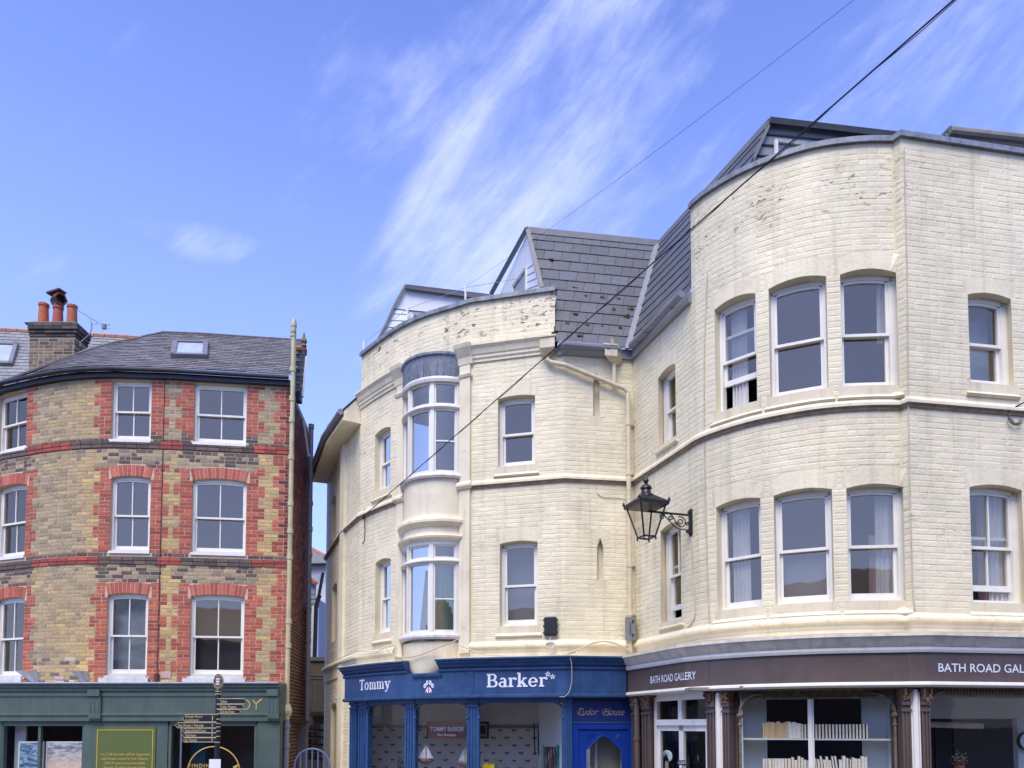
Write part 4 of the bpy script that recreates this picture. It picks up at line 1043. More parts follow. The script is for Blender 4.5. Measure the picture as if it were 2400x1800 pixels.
# ================================================================ brown gallery shopfront (part of the corner building)
CW2 = Wall(wing+mid_c[1:]+fac+cor+bay[1:-5]+[tuple(e1), tuple(e3)])
HW = CW2.offset(.26); kin2 = HW.S[CW.S.index(s_in)]
def hs(px, py=1620): return HW.hit(px, py, lo=kin2-.05)[0]
sw(HW, kin2+.0, HW.L, [(-.26, 3.02), (0, 3.02), (0, 3.37), (-.26, 3.37)], 'brown', 'fascia', GB)
sw(HW, kin2+.0, HW.L, [(-.26, 2.955), (.02, 2.955), (.055, 2.98), (.05, 3.005), (.02, 3.02), (-.26, 3.02)], 'white', 'fascia_moulding', GB)
sw(HW, kin2+.0, HW.L, [(-.26, 3.37), (.03, 3.37), (.045, 3.40), (.045, 3.425), (.02, 3.44), (-.26, 3.44)], 'white', 'lower_cornice', GB)
sw(HW, kin2+.0, HW.L, [(-.26, 3.44), (.03, 3.44), (.07, 3.47), (.11, 3.52), (.12, 3.545), (.155, 3.555), (.155, 3.585), (-.26, 3.61)], 'greypaint', 'cornice', GB)
sw(HW, kin2+.0, HW.L, [(-.26, 3.611), (.14, 3.586), (.145, 3.60), (-.26, 3.64)], 'render', 'cornice_top', GB)
for a, b in ((1643, 1662), (2128, 2146)):
    m = MB(); m.wbox(HW, hs(a), hs(b), 3.02, 3.37, -.05, .006); m.build('fascia_joint', M['brown'], GB)
LT = MB()
a, z = HW.hit(1525, 1600, lo=kin2); b, z2 = HW.hit(1632, 1590, lo=kin2)
letter(LT, fplace(HW, .006), 'BATH ROAD GALLERY', a, (z+z2)/2-.01, b-a, .105, bold=.012)
LT.build('fascia_lettering', M['lwhite'], GB); LT = MB()
a, z = HW.hit(2199, 1574, lo=kin2); b, z2 = HW.hit(2400, 1576, lo=kin2)
wid = (b-a)*17/13.2
letter(LT, fplace(HW, .006), 'BATH ROAD GALLERY', a, z, wid, .10, bold=.010)
LT.build('fascia_lettering', M['lwhite'], GB)
JW = CW2.offset(.10); kin3 = JW.S[CW.S.index(s_in)]
def js(px, py=1720): return JW.hit(px, py, lo=kin3-.05)[0]
def brown_post(a, b, cap=True, W=JW, z1=2.955):
    post(W, a, b, .12, z1-.16, 'brown', 'pilaster', -.05, .09, 2, GB)
    if cap:
        m = MB(); zc = z1-.17; mid = (a+b)/2; hw = (b-a)/2
        for i in range(7):
            t = i/6; e = hw*(.95+.5*t*t); m.wbox(W, mid-e, mid+e, zc+.17*t*.97, zc+.17*min(1, t+.17), -.04, .09+.05*t*t)
        for i in range(14):
            q = mid+hw*random.uniform(-1, 1); zz = zc+random.uniform(.01, .15); m.obox(W.at(q, zz, .11+.04*(zz-zc)/.17), (.012, 0, .006), (0, .012, .0), (-.004, 0, .016))
        m.build('capital', M['rust'], GB)
brown_post(js(1487), js(1496)); brown_post(js(1512), js(1531))
brown_post(js(1667), js(1684)); 
m = MB(); q = js(1503); m.tube([JW.at(q, .1, .12), JW.at(q, 2.93, .12)], .045, 10)
for z in (2.3, 1.2, 2.88): m.tube([JW.at(q, z-.03, .12), JW.at(q, z+.03, .12)], .056, 10)
m.build('downpipe', M['brown'], GB)
# recessed door on the flank
m = MB(); m.wbox(JW, kin3+.01, js(1533), .1, 2.95, -.16, -.08); m.build('shopfront_backing', M['brown'], GB)
m = MB(); m.wbox(JW, js(1667), js(1722), .1, 2.95, -.16, -.08); m.wbox(JW, js(2100), js(2172), .1, 2.95, -.16, -.08); m.build('shopfront_backing', M['brown'], GB)
e0, e1 = js(1533), js(1668)
m = MB()
def df(s0, s1, z0, z1, o0=-.08, o1=0.0): m.wbox(JW, s0, s1, z0, z1, o0, o1)
w_ = e1-e0; cxm = e0+w_*.52
df(e0, e0+.09, .12, 2.93); df(e1-.05, e1+.02, .12, 2.93); df(e0+.09, e1-.05, 2.86, 2.955); df(e0+.09, e1-.05, 2.50, 2.585, -.08, .015); df(cxm-.05, cxm+.05, 2.585, 2.86)
dfm = m.build('door_frame', M['white'], GB)
m = MB()
df(e0+.09, e0+.17, .12, 2.50, -.07, -.02); df(cxm-.06, cxm+.06, .12, 2.50, -.07, -.02); df(e1-.13, e1-.05, .12, 2.50, -.07, -.02); df(e0+.17, e1-.13, 2.42, 2.50, -.07, -.02); df(e0+.17, e1-.13, .12, .9, -.07, -.02)
gd = m.build('door', M['white'], GB)
for a, b, z0, z1, par in ((e0+.09, cxm-.05, 2.585, 2.86, dfm), (cxm+.05, e1-.05, 2.585, 2.86, dfm), (e0+.17, cxm-.06, .9, 2.42, gd), (cxm+.06, e1-.13, .9, 2.42, gd)):
    m = MB(); m.wbox(JW, a, b, z0, z1, -.05, -.045); m.build('pane', M['shopglass'], par)
m = MB(); hq = js(1612, 1790); zz = 2.08; m.wbox(JW, hq-.012, hq+.012, 1.7, zz, -.02, .0); m.tube([JW.at(hq-.01, 1.95, .02), JW.at(hq-.07, 1.93, .05), JW.at(hq-.09, 1.86, .05)], .008, 6); m.build('handle', M['black'], gd)
# bay window: straight glazing chord between posts
pA, pB = CW.at(sx(1722, 1700), 0, .0), CW.at(sx(2100, 1700), 0, .0)
bw0 = Py(1735, 1700, 10.0); bw1 = Py(2096, 1700, 9.42)
VW = Wall([(bw0.x, bw0.y), (bw1.x, bw1.y)])
def vs_(px): return VW.hit(px, 1720)[0]
white_posts = [(1685, 1700), (2130, 2151)]
for a, b in white_posts:
    m = MB(); m.wbox(JW, js(a), js(b), .12, 2.90, -.08, .07); m.tube([JW.at((js(a)+js(b))/2, .12, .07), JW.at((js(a)+js(b))/2, 2.93, .07)], .035, 8); m.build('white_post', M['white'], GB)
brown_post(js(1702), js(1717)); brown_post(js(2108), js(2128)); brown_post(js(2153), js(2172))
VZ = 2.85
m = MB(); m.wbox(VW, -.0, VW.L, VZ-.02, 2.955, -.03, .03)
fr_ = m.build('iron_frieze', M['iron'], GB)
m = MB(); n = 60
for i in range(n):
    q = VW.L*(i+.5)/n; m.wbox(VW, q-.008, q+.004, VZ+.02, VZ+.085, .03, .042)
m.tube([VW.at(0, VZ, .04), VW.at(VW.L, VZ, .04)], .012, 6); m.tube([VW.at(0, VZ+.095, .045), VW.at(VW.L, VZ+.095, .045)], .01, 6)
m.build('flute', M['iron'], fr_)
for s_, sg in ((0.0, 1), (VW.L, -1)):
    m = MB(); r = .21
    m.tube([VW.at(s_+sg*(r*1.25-r*1.25*cos(a)), VZ-.14-.04+r*sin(a)*1.1, .06) for a in [i*pi/2/8 for i in range(9)]], .02, 8)
    m.tube([VW.at(s_, .6, .06), VW.at(s_, VZ-.18, .06)], .017, 8)
    m.lathe(VW.at(s_, VZ-.26, .06), [(.017, 0), (.04, .02), (.045, .045), (.03, .06), (.02, .07)], 10); m.lathe(VW.at(s_, VZ-.36, .06), [(.017, 0), (.03, .015), (.017, .04)], 10)
    m.tube([VW.at(s_+sg*.03, VZ-.16, .05), VW.at(s_+sg*.02, VZ+.08, .05)], .009, 6)
    m.build('iron_colonnette', M['iron'], GB)
m = MB(); q0 = vs_(1894); q1 = vs_(1908); m.wbox(VW, q0, q1, .6, VZ-.02, -.04, .02); m.tube([VW.at((q0+q1)/2, .6, .02), VW.at((q0+q1)/2, VZ-.02, .02)], .022, 8); m.build('mullion', M['white'], GB)
for a, b in ((0, q0), (q1, VW.L)):
    m = MB(); m.wbox(VW, a, b, .62, VZ-.02, -.012, -.004); m.build('shop_pane', M['shopglass'], GB)
m = MB(); m.wbox(VW, 0, VW.L, .12, .62, -.1, .02); m.build('stall_riser', M['brown'], GB)
# fill between bay chord and fascia line
m = MB(); m.wbox(HW, hs(1660), HW.L, 2.945, 2.956, -1.0, -.02); m.build('fascia_soffit', M['iron'], GB)
# right hand shop window
r0, r1 = js(2172), JW.L
m = MB(); m.wbox(JW, r0, r1, .62, 2.86, -.012, -.004); m.build('shop_pane', M['shopglass'], GB)
m = MB(); m.wbox(JW, r0, r1, 2.84, 2.955, -.03, .03); f2 = m.build('iron_frieze', M['iron'], GB)
m = MB()
for i in range(70):
    q = r0+(r1-r0)*(i+.5)/70; m.wbox(JW, q-.010, q+.005, 2.87, 2.935, .03, .044)
m.build('flute', M['iron'], f2)
corner_curve(JW, r0, 2.90, .22, 1, 'iron', GB, .05, .018)
m = MB(); m.wbox(JW, r0, r1, .12, .62, -.1, .02); m.build('stall_riser', M['brown'], GB)

# ---------------------------------------------------------------- shop rooms
def room(root, W, a, b, z0, z1, depth, matw, matc='room'):
    m = MB(); m.wbox(W, a, b, z0, z1, -depth-.08, -depth); m.build('room_wall', M[matw], root)
    m = MB(); m.wbox(W, a, b, z1, z1+.05, -depth-.05, -.16); m.build('room_ceiling', M[matc], root)
    m = MB(); m.wbox(W, a, b, z0-.05, z0, -depth-.05, -.16); m.build('room_floor', M[matc], root)
M['wallpaper'] = simple('grey_wallpaper', srgb(214, 210, 208, .9), .8, .06, 3)
M['greywall'] = simple('pale_grey_room', srgb(222, 228, 228, .9), .7, .05, 3)
RW = Wall([tuple(Pxd(850, 15.3, 1700)), tuple(Pxd(1262, 14.6, 1700)), tuple(Pxd(1330, 14.4, 1700))])
m = MB(); m.wbox(RW, 0, RW.L, 0, 2.95, -.1, 0); m.build('room_wall', M['wallpaper'], BB)
dogm = MB()
def dog(W, s_, z, sc, fl=1, off=.006):
    poly = [(-.5, .15), (-.42, .3), (-.3, .32), (-.25, .2), (.3, .2), (.5, .38), (.42, .12), (.38, -.3), (.3, -.3), (.28, 0), (-.1, -.02), (-.15, -.3), (-.22, -.3), (-.25, 0), (-.36, .1)]
    dogm.add([W.at(s_+x*sc*fl, z+y*sc, off) for x, y in poly], [tuple(range(len(poly)))][0:1])
for r in range(9):
    for c_ in range(22):
        s_ = c_*.27+(r % 2)*.135+.1; z = 2.40-r*.145
        if s_ < RW.L-.15: dog(RW, s_, z, .10 if (r+c_) % 3 else .085, 1 if c_ % 2 else -1)
dogm.build('dog_print', simple('dog_silhouette_print', srgb(44, 44, 46), .8), BB)
m = MB(); m.wbox(RW, 0, RW.L, 2.44, 2.50, 0, .02); m.build('picture_rail', M['room'], BB)
m = MB(); p1_, p2_ = Vector((*Pxd(1262, 14.6, 1700), 0)), Vector((*Pxd(1322, 12.62, 1700), 0)); WH = Wall([(p1_.x, p1_.y), (p2_.x, p2_.y)])
m.wbox(WH, 0, WH.L, 0, 2.95, -.08, 0); m.build('white_room_wall', simple('white_wall', srgb(238, 240, 242, .92), .7, .03), BB)
m = MB(); m.add([(*Pxd(850, 15.4, 1700), 2.955), (*Pxd(1345, 15, 1700), 2.955), (*Pxd(1345, 12.5, 1700), 2.955), (*Pxd(1100, 12.85, 1700), 2.955), (*Pxd(935, 13.7, 1700), 2.955), (*Pxd(835, 14.8, 1700), 2.955)], [(0, 1, 2, 3, 4, 5)]); m.build('room_ceiling', M['room'], BB)
m = MB(); m.add([(*Pxd(850, 15.4, 1700), .2), (*Pxd(1345, 15, 1700), .2), (*Pxd(1345, 12.5, 1700), .2), (*Pxd(835, 14.8, 1700), .2)], [(0, 1, 2, 3)]); m.build('room_floor', M['room'], BB)
m = MB(); p1_ = Py(1341, 1700, 12.6); m.box((p1_.x, 12.5, 0), (p1_.x+.06, 14.4, 2.95)); m.build('partition', M['room'], BB)
# gallery room
m = MB(); p = Py(1540, 1700, 13.0); m.box((p.x-.1, 13.0, 0), (10.5, 13.1, 2.95)); m.build('room_wall', simple('navy_room', srgb(40, 48, 66, .85), .8, .1), GB)
m = MB(); m.box((p.x-.1, 10.1, 2.96), (10.5, 13.1, 3.0)); m.build('room_ceiling', M['room'], GB)
m = MB(); m.box((2.9, 9.75, 2.965), (10.5, 10.1, 3.0)); m.build('room_ceiling', M['room'], GB)
m = MB(); m.box((p.x-.1, 9.9, .12), (10.5, 13.1, .16)); m.build('room_floor', M['room'], GB)
# bookcase: pale side panels and shelf in the bay window
def vp(px, py, back): q, z = VW.hit(px, py); return VW.at(q, z, -back)
m = MB(); m.wbox(VW, 0, vs_(1797), .6, VZ, -.50, -.46); m.wbox(VW, vs_(2030), VW.L, .6, VZ, -.50, -.46); m.wbox(VW, .0, .03, .6, VZ, -.46, -.06); m.wbox(VW, VW.L-.03, VW.L, .6, VZ, -.46, -.06)
bk_ = m.build('display_panel', M['greywall'], GB)
zsh = VW.hit(1900, 1731)[1]
m = MB(); m.wbox(VW, .03, VW.L-.03, zsh-.02, zsh, -.40, -.05); m.build('shelf', simple('white_shelf', srgb(226, 230, 230, .86), .5, .03), GB)
zs2 = VW.hit(1900, 1812)[1]
m = MB(); m.wbox(VW, .03, VW.L-.03, zs2-.02, zs2, -.40, -.05); m.build('shelf', M['greywall'], GB)
def grow_book(px0, px1, pyt, zb, col, label, group, back=.07, dep=.16, lean=0.0, paper=(238, 230, 212)):
    a, zt = VW.hit(px0, pyt); b, _ = VW.hit(px1, pyt); a += .0; zt = zb+(zt-zb)
    t = VW.tan(a); n = VW.nrm(a); m = MB(); c = VW.at((a+b)/2, (zb+zt)/2, -back-dep/2); hw = (b-a)/2*.94; hh = (zt-zb)/2; up = Vector((t.x*lean, t.y*lean, 1))*hh
    m.obox(c+Vector((t.x*lean*hh, t.y*lean*hh, 0)), t*hw*.74, -n*dep*.47, up*.97, srgb(*paper, .9))
    m.obox(c+Vector((t.x*lean*hh, t.y*lean*hh, 0))-t*hw*.86, t*hw*.14, -n*dep*.5, up, col); m.obox(c+Vector((t.x*lean*hh, t.y*lean*hh, 0))+t*hw*.86, t*hw*.14, -n*dep*.5, up, col)
    tag(m.build('book', M['book']), label, 'book', group)
M['book'] = simple('book_paper', (1, 1, 1), .75, .10, 20, attr=True)
ORD = 'first second third fourth fifth sixth seventh eighth ninth tenth eleventh twelfth thirteenth fourteenth fifteenth sixteenth seventeenth eighteenth nineteenth twentieth'.split(); oi = [0]
def nth(): oi[0] += 1; return ORD[min(oi[0], 20)-1]
x = 1787; cols = [srgb(206, 178, 134), srgb(222, 196, 156), srgb(196, 164, 120)]
i = 0
while x < 1845: wd = random.uniform(3.6, 5.2); grow_book(x, x+wd, 1692+random.uniform(-1.5, 3), zsh, random.choice(cols), nth()+' tan book from the left end of the upper gallery shelf', 'tan books on the upper gallery shelf', paper=random.choice([(214, 180, 130), (204, 166, 116), (222, 194, 148)])); x += wd
oi[0] = 0
for wd, yt in ((6, 1691), (4, 1694), (6, 1692), (4, 1693), (10, 1695)): grow_book(x, x+wd, yt, zsh, srgb(236, 232, 222), nth()+' white book right of the tan run on the upper gallery shelf', 'white books on the upper gallery shelf'); x += wd
oi[0] = 0
while x < 1893: grow_book(x, x+6.6, 1697, zsh, srgb(90, 70, 56), nth()+' dark covered book between the white books and the mullion', 'dark covered books left of the mullion'); x += 7
x = 1910; oi[0] = 0
while x < 2036: grow_book(x, x+7.0, 1697, zsh, srgb(60, 50, 46), nth()+' cream paged book right of the white mullion on the upper shelf', 'dark covered books right of the mullion'); x += 8.0
x = 1787; oi[0] = 0
while x < 1893: wd = random.uniform(5, 9); grow_book(x, x+wd, 1778+random.uniform(-6, 6) if x > 1850 else 1779, zs2, random.choice([srgb(230, 230, 226), srgb(200, 170, 130), srgb(150, 156, 164)]), nth()+' book from the left end of the lower gallery shelf', 'books on the lower shelf left of the mullion'); x += wd+.4
x = 1912; oi[0] = 0
while x < 2034: wd = random.uniform(5, 9); grow_book(x, x+wd, 1776+random.uniform(-5, 7), zs2, random.choice([srgb(234, 234, 230), srgb(214, 190, 150), srgb(70, 74, 84)]), nth()+' book right of the white mullion on the lower shelf', 'books on the lower shelf right of the mullion', lean=-.12 if x < 1965 else 0.0); x += wd+.6
# ================================================================ red and yellow brick building on the left
dslope = lambda px, py: ray(px, py).z/ray(px, py).y
ZEV = zat(908.7, 15.57)
lp = [(px, (ZEV-H)/dslope(px, py)) for px, py in ((0, 923), (90, 903.5), (145, 895), (199, 890.5), (262, 888.5), (400, 893), (530, 900.5), (676, 908.7))]
lp[1:1] = [(45, (lp[0][1]+lp[1][1])/2)]
P0 = Vector(Pxd(*lp[0])); P1 = Vector(Pxd(*lp[2])); dl = (P0-P1).normalized()
LPts = [tuple(P0+Vector((dl.x-.02, dl.y+.30)).normalized()*4.5), tuple(P0)]+catmull([tuple(P1)]+[Pxd(*q) for q in lp[3:6]], .2)[0:]+[Pxd(*q) for q in lp[6:]]
LW = Wall(LPts)
RB = thing('brick_building', 'Victorian building of yellow brick with red brick quoins, slate roof and green shopfront', 'building', (-7.5, 15.6, 0))
M['lbrick'] = simple('mixed_stock_brick', (1, 1, 1), .85, .26, 34, .5, 90, attr=True, dirt=srgb(120, 106, 88), dirtamt=.22)
M['lmortar'] = simple('pale_lime_mortar', srgb(206, 188, 158, .9), .9, .12, 10, .3, 50)
def lx(px, py=1200): return LW.hit(px, py)[0]
tops = [Op(LW, (-5, 941), (63, 925), (-4, 1058), (62, 1042), 0, 0), Op(LW, (263, 894), (354.5, 894), (262, 1034), (354, 1034), 0, 0), Op(LW, (456, 903), (578, 909), (455, 1041), (577, 1045), 0, 0)]
mids_ = [Op(LW, (-7, 1146), (60, 1136), (-8, 1311), (60, 1300), .05), Op(LW, (261, 1121), (352, 1121), (258, 1292), (351, 1292), .05), Op(LW, (451, 1129), (577, 1130), (449, 1297), (576, 1297), .05)]
lows = [Op(LW, (-9, 1406), (56, 1400), (-10, 1585), (54, 1583), .045), Op(LW, (252, 1399), (346, 1399), (250, 1586), (345, 1586), .045), Op(LW, (447, 1398), (572, 1399), (445, 1584), (571, 1584), .045)]
for L in (tops, mids_, lows): level(L)
lops = tops+mids_+lows
for o in tops: o.zs = o.zc = ZEV-.02
zE = ZEV+.02
m = MB(); sheet(m, LW, 0, LW.L, 3.25, zE, lops, depth=.11); m.build('wall', M['lmortar'], RB)
zb1 = LW.hit(250, 1050)[1]; zb2 = LW.hit(400, 1324)[1]; zshop = LW.hit(400, 1600)[1]
red = [(176, 92, 73), (182, 97, 77), (168, 86, 70), (186, 102, 79), (190, 98, 70), (156, 78, 65)]
yel = [(204, 174, 116), (198, 168, 110), (190, 162, 110), (208, 178, 120), (184, 158, 112)]
olv = [(172, 154, 122), (162, 145, 117), (176, 158, 124), (150, 135, 110), (142, 128, 106)]
drk = [(98, 84, 78), (110, 92, 82), (86, 78, 74)]
def pick(L, k=1.0):
    c = random.choice(L); v = random.uniform(.92, 1.06); return srgb(c[0]*v, c[1]*v, c[2]*v, k)
def hsh(a, b): v = sin(a*12.9898+b*78.233)*43758.5453; return v-floor(v)
def patchy(s_, z): return .5+.5*sin(s_*1.7+1.3*sin(z*1.1))*cos(z*.9+s_*.6)
def lcol(s_, z, k, L):
    row = tops if z > zb1 else (mids_ if z > zb2 else lows)
    for zb in (zb1, zb2):
        under = min(abs(s_-o.mid)-o.hw for o in (tops if zb == zb1 else mids_))
        if zb-.005 < z < zb+.155:
            if under < .18 or hsh(floor(s_*1.1), zb) > .8: return pick(drk)
            return pick([(176, 88, 72), (160, 76, 66), (140, 70, 64)])
        if zb+.15 < z < zb+.24: return pick(drk) if random.random() < .8 else pick([(110, 66, 58)])
        if zb-.36 < z <= zb and under < .25:
            if random.random() < .75-(zb-z)*1.6: return pick(drk)
            return pick(olv)
        if zb-.24 < z <= zb and random.random() < .35: return pick(olv)
    alt = (k//3) % 2
    wid = .36 if alt else .235
    for o in row:
        d = max(o.a-s_, s_-o.b)
        if d < wid+(-.06 if o is row[0] else 0) and o.z0-.2 < z < o.zc+o.T+.02:
            if z > zb1+.2 and z < zb1+.32: return pick(drk) if random.random() < .4 else pick(red)
            return pick(red)
    e = LW.L-s_
    if e < (.33 if not alt else .21):
        if e < .14 and z > zb2: return pick([(110, 56, 52), (96, 54, 54), (150, 70, 60)])
        return pick(red)
    g = patchy(s_, z); top = z > zb1; leftish = s_ < lx(200)
    pr = .62 if top else (.40 if leftish else .16)
    mixv = pr*1.25+(g-.5)*.9+random.uniform(-.22, .22)
    f_ = max(0, min(1, (mixv-.15)/.7)); a_, b_ = pick(olv), pick(yel); c_ = tuple(x*f_+y*(1-f_) for x, y in zip(a_, b_))
    if True: return c_ if not (z < zshop+.5 and leftish and random.random() < .25) else pick([(208, 198, 176), (110, 102, 90)])
    if z < zshop+.5 and leftish and random.random() < .3: return pick([(208, 198, 176), (90, 84, 76)])
    return pick(yel)
def lcut(zm, k):
    row = tops if zm > zb1 else (mids_ if zm > zb2 else lows)
    wid = .36 if (k//3) % 2 else .235; c = [LW.L-(.33 if not (k//3) % 2 else .21)]
    for o in row:
        if o.z0-.2 < zm < o.zc+o.T+.02:
            w_ = wid+(-.06 if o is row[0] else 0); c += [o.a-w_, o.b+w_]
    return c
bsL = BrickSet()
courses(bsL, LW, 0, LW.L, zshop-.02, zE, lops, lcol, p=.006, b=.003, wob=.0022, jt=.011, sill=.10, stretch=.228, headers=.42, cutf=lcut)
for zb in (zb1, zb2): pass
for o in mids_+lows: arch_bricks(bsL, LW, o, lambda i: pick([(190, 104, 88), (180, 90, 76), (196, 112, 96), (172, 84, 72)]), p=.008, gap=.011)
bsL.finish('brick', M['lbrick'], RB)
# two projecting courses of the bands
for zb in (zb1, zb2):
    bs2 = BrickSet()
    for cc_ in range(2):
        q = 0.0
        while q < LW.L-.02:
            e = min(q+.228, LW.L); 
            mm = MB(); mm.wbox(LW, q+.005, e-.005, zb+cc_*.075+.005, zb+cc_*.075+.07, .0, .022+.006*cc_)
            bs2.put(mm.v, mm.f, lcol((q+e)/2, zb+.04, 0, .2)); q = e
    bs2.finish('band_brick', M['lbrick'], RB, 150)
for o in lops:
    wn = sash_window(RB, o, depth=.075, bars=1, botrail=.085, glass='frost' if o is lows[1] else 'glass', blind=('blindpale' if o is lows[1] else None), mat='white', frame=.04, meet=.5)
m = MB(); o = lows[2]; m.wbox(LW, o.a+.04, o.b-.04, o.z0+.05, o.zs, -.30, -.29); m.build('blind', simple('dark_grey_blind', srgb(70, 70, 72, .85), .7, .05), RB)
for o in tops+mids_:
    m = MB(); m.wbox(LW, o.a-.01, o.b+.01, o.z0-.05, o.z0+.0, -.1, .03); m.build('sill', M['white'], RB)
for o in lows:
    m = MB(); m.wbox(LW, o.a-.11, o.b+.05, o.z0-.17, o.z0-.05, -.1, .06); m.wbox(LW, o.a-.0, o.b+.0, o.z0-.05, o.z0, -.1, .03); m.build('sill', M['whiteold'], RB)
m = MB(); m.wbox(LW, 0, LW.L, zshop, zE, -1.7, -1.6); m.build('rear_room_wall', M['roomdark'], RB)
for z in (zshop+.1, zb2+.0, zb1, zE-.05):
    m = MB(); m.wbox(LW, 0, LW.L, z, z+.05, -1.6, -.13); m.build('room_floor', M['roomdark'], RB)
# small white corbels and vents over the shop cornice
for pa, pb in ((62, 92), (184, 208)):
    a, z0_ = LW.hit(pa, 1600); b, z1_ = LW.hit(pb, 1574); m = MB()
    m.hexa([LW.at(b-.07, z0_, 0), LW.at(b, z0_, 0), LW.at(b, z0_, .10), LW.at(b-.07, z0_, .10)], [LW.at(a, z1_, 0), LW.at(b, z1_, 0), LW.at(b, z1_, .24), LW.at(a, z1_, .24)]); m.build('corbel', M['whiteold'], RB)
for pa, pb, ya, yb in ((130, 151, 1593, 1585), (377, 401, 1589, 1574)):
    a, z0_ = LW.hit(pa, ya); b, z1_ = LW.hit(pb, yb); m = MB(); m.wbox(LW, a, b, z0_, z1_, 0, .02); m.build('air_brick', simple('pink_air_brick', srgb(216, 176, 166, .85), .8, .1), RB)
m = MB(); q, z = LW.hit(369, 1585); m.tube([LW.at(q, z-.10, .05), LW.at(q, z+.05, .05)], .05, 10); m.tube([LW.at(q, z+.03, .03), LW.at(q-.0, zE, .012)], .008, 5)
m.build('wall_cable', simple('dark_red_cable', srgb(96, 48, 44), .6, .1), RB)

# eaves: black fascia and gutter following the curve
def lsweep(prof, name, mat, a=0, b=None): m = MB(); m.sweep(LW, a, LW.L+.0 if b is None else b, prof); return m.build(name, M[mat], RB)
M['eaves'] = simple('black_eaves_paint', srgb(38, 40, 46), .45, .2, 8)
lsweep([(-.05, zE-.01), (.10, zE-.01), (.10, zE+.10), (-.05, zE+.10)], 'eaves_board', 'eaves')
m = MB(); q = LW.mids(0, LW.L-.02); m.tube([LW.at(u, zE+.12, .17) for u in q], .045, 10); m.build('gutter', M['eaves'], RB)
# slate roof over the front, dying away to the left
TL = tan(radians(42)); zr0 = zE+.17; HR = 1.62
def rsurf(s_, t): z = zr0+HR*t; return LW.at(s_, z, .18-(HR*t)/TL)
EDGE = [(0, 904), (36, 891.6), (69, 880), (90, 870), (126, 853.6), (163, 839), (190, 828), (217, 819), (262, 806.6), (307, 797.5), (720, 700)]
def edge_y(x):
    if x <= 0: return 910
    for a, b in zip(EDGE, EDGE[1:]):
        if a[0] <= x <= b[0]: return a[1]+(b[1]-a[1])*(x-a[0])/(b[0]-a[0])
    return 600
def rin(s_, t): px, py = proj(rsurf(s_, t)); return py > edge_y(px)
slates(RB, rsurf, 0, LW.L+.10, 0, 0, 22, .26, rin, slcol((128, 125, 124), .13), thick=.009, jag=.006)
m = MB(); k = 60; T_ = [0]*(k+1)
for i in range(k+1):
    s_ = LW.L*i/k; t = 1.0
    while t > 0 and not rin(s_, t): t -= .02
    T_[i] = max(t, 0)
for i in range(k):
    a, b = LW.L*i/k, LW.L*(i+1)/k; m.quad(rsurf(a, 0), rsurf(b, 0), rsurf(b, T_[i+1]), rsurf(a, T_[i]))
m.build('roof_felt', M['slateback'], RB)
m = MB()
pts = [rsurf(LW.L*i/k, T_[i])+Vector((0, 0, .015)) for i in range(k+1) if T_[i] > .03]
m.tube(pts, .035, 6); m.build('ridge_roll', simple('dull_ridge', srgb(120, 112, 112, .8), .6, .3, 9), RB)
# skylight
def skylight(surfpt, name='skylight'):
    a, b, c, d = surfpt; n = (b-a).cross(d-a).normalized(); n = n if n.z > 0 else -n
    m = MB(); fr = simple('skylight_frame', srgb(130, 130, 134, .8), .4, .1)
    e = (b-a).normalized(); f_ = (d-a).normalized(); W_ = (b-a).length; H_ = (d-a).length; cen = (a+b+c+d)/4
    for sg, L in ((-1, H_), (1, H_)): m.obox(cen+e*sg*(W_/2-.04)+n*.05, e*.05, f_*(H_/2), n*.05)
    for sg in (-1, 1): m.obox(cen+f_*sg*(H_/2-.04)+n*.05, e*(W_/2), f_*.05, n*.05)
    o = m.build(name, fr, RB); m = MB(); m.obox(cen+n*.06, e*(W_/2-.08), f_*(H_/2-.08), n*.004)
    m.build('pane', simple('skylight_glass', srgb(190, 202, 212, .85), .15, .15, 4), o)
def onroof(px, py):     # point of the front roof seen at px, py
    best = None
    for i in range(200):
        t = i/199; z = zr0+HR*t; d = ray(px, py)
        q = Vector((0, 0, H))+d*((z-H)/d.z); s_ = lx(min(max(px, 5), 670)); s2 = s_
        for _ in range(3): pass
        for ds in range(-6, 7):
            p = rsurf(s_+ds*.08, t); e = (p-q).length
            if best is None or e < best[0]: best = (e, s_+ds*.08, t)
    return rsurf(best[1], best[2])
skylight([onroof(398, 838), onroof(484, 841), onroof(492, 812), onroof(408, 806)])
# right end of the roof beyond the pipe and its white verge
m = MB(); q = [Py(690, 812, 15.9), Py(717, 815, 16.1), Py(708, 928, 16.1), Py(690, 928, 15.9)]
m.add(q+[v+Vector((0, .1, 0)) for v in q], [(3, 2, 1, 0), (4, 5, 6, 7), (0, 1, 5, 4), (1, 2, 6, 5), (2, 3, 7, 6)]); m.build('tile_hung_cheek', M['slateback'], RB)
bs3 = BrickSet()
for r in range(13):
    for c_ in range(2):
        y0 = 926-r*8.7; y1 = y0-8.4; e = lambda y: left_of(0, y, (708, 928), (717, 815))
        xa = 690+c_*13+(r % 2)*5 if c_ else 690; xb = min(e(y0), 690+13+(r % 2)*5-.6) if c_ == 0 else e(y0)-.3
        if xb-xa < 2: continue
        P_ = [Py(xa, y0, 15.86), Py(xb, y0, 15.98), Py(xb, y1, 15.98), Py(xa, y1, 15.86)]; u = Vector((0, -.02, 0)); u2 = Vector((0, -.005, 0))
        bs3.put(P_+[P_[0]+u, P_[1]+u, P_[2]+u2, P_[3]+u2], [(4, 5, 6, 7), (0, 1, 5, 4), (1, 2, 6, 5), (3, 0, 4, 7)], srgb(*(lambda k: (120*k, 124*k, 126*k))(random.uniform(.85, 1.1)), .8))
bs3.finish('slate', M['slate'], RB)
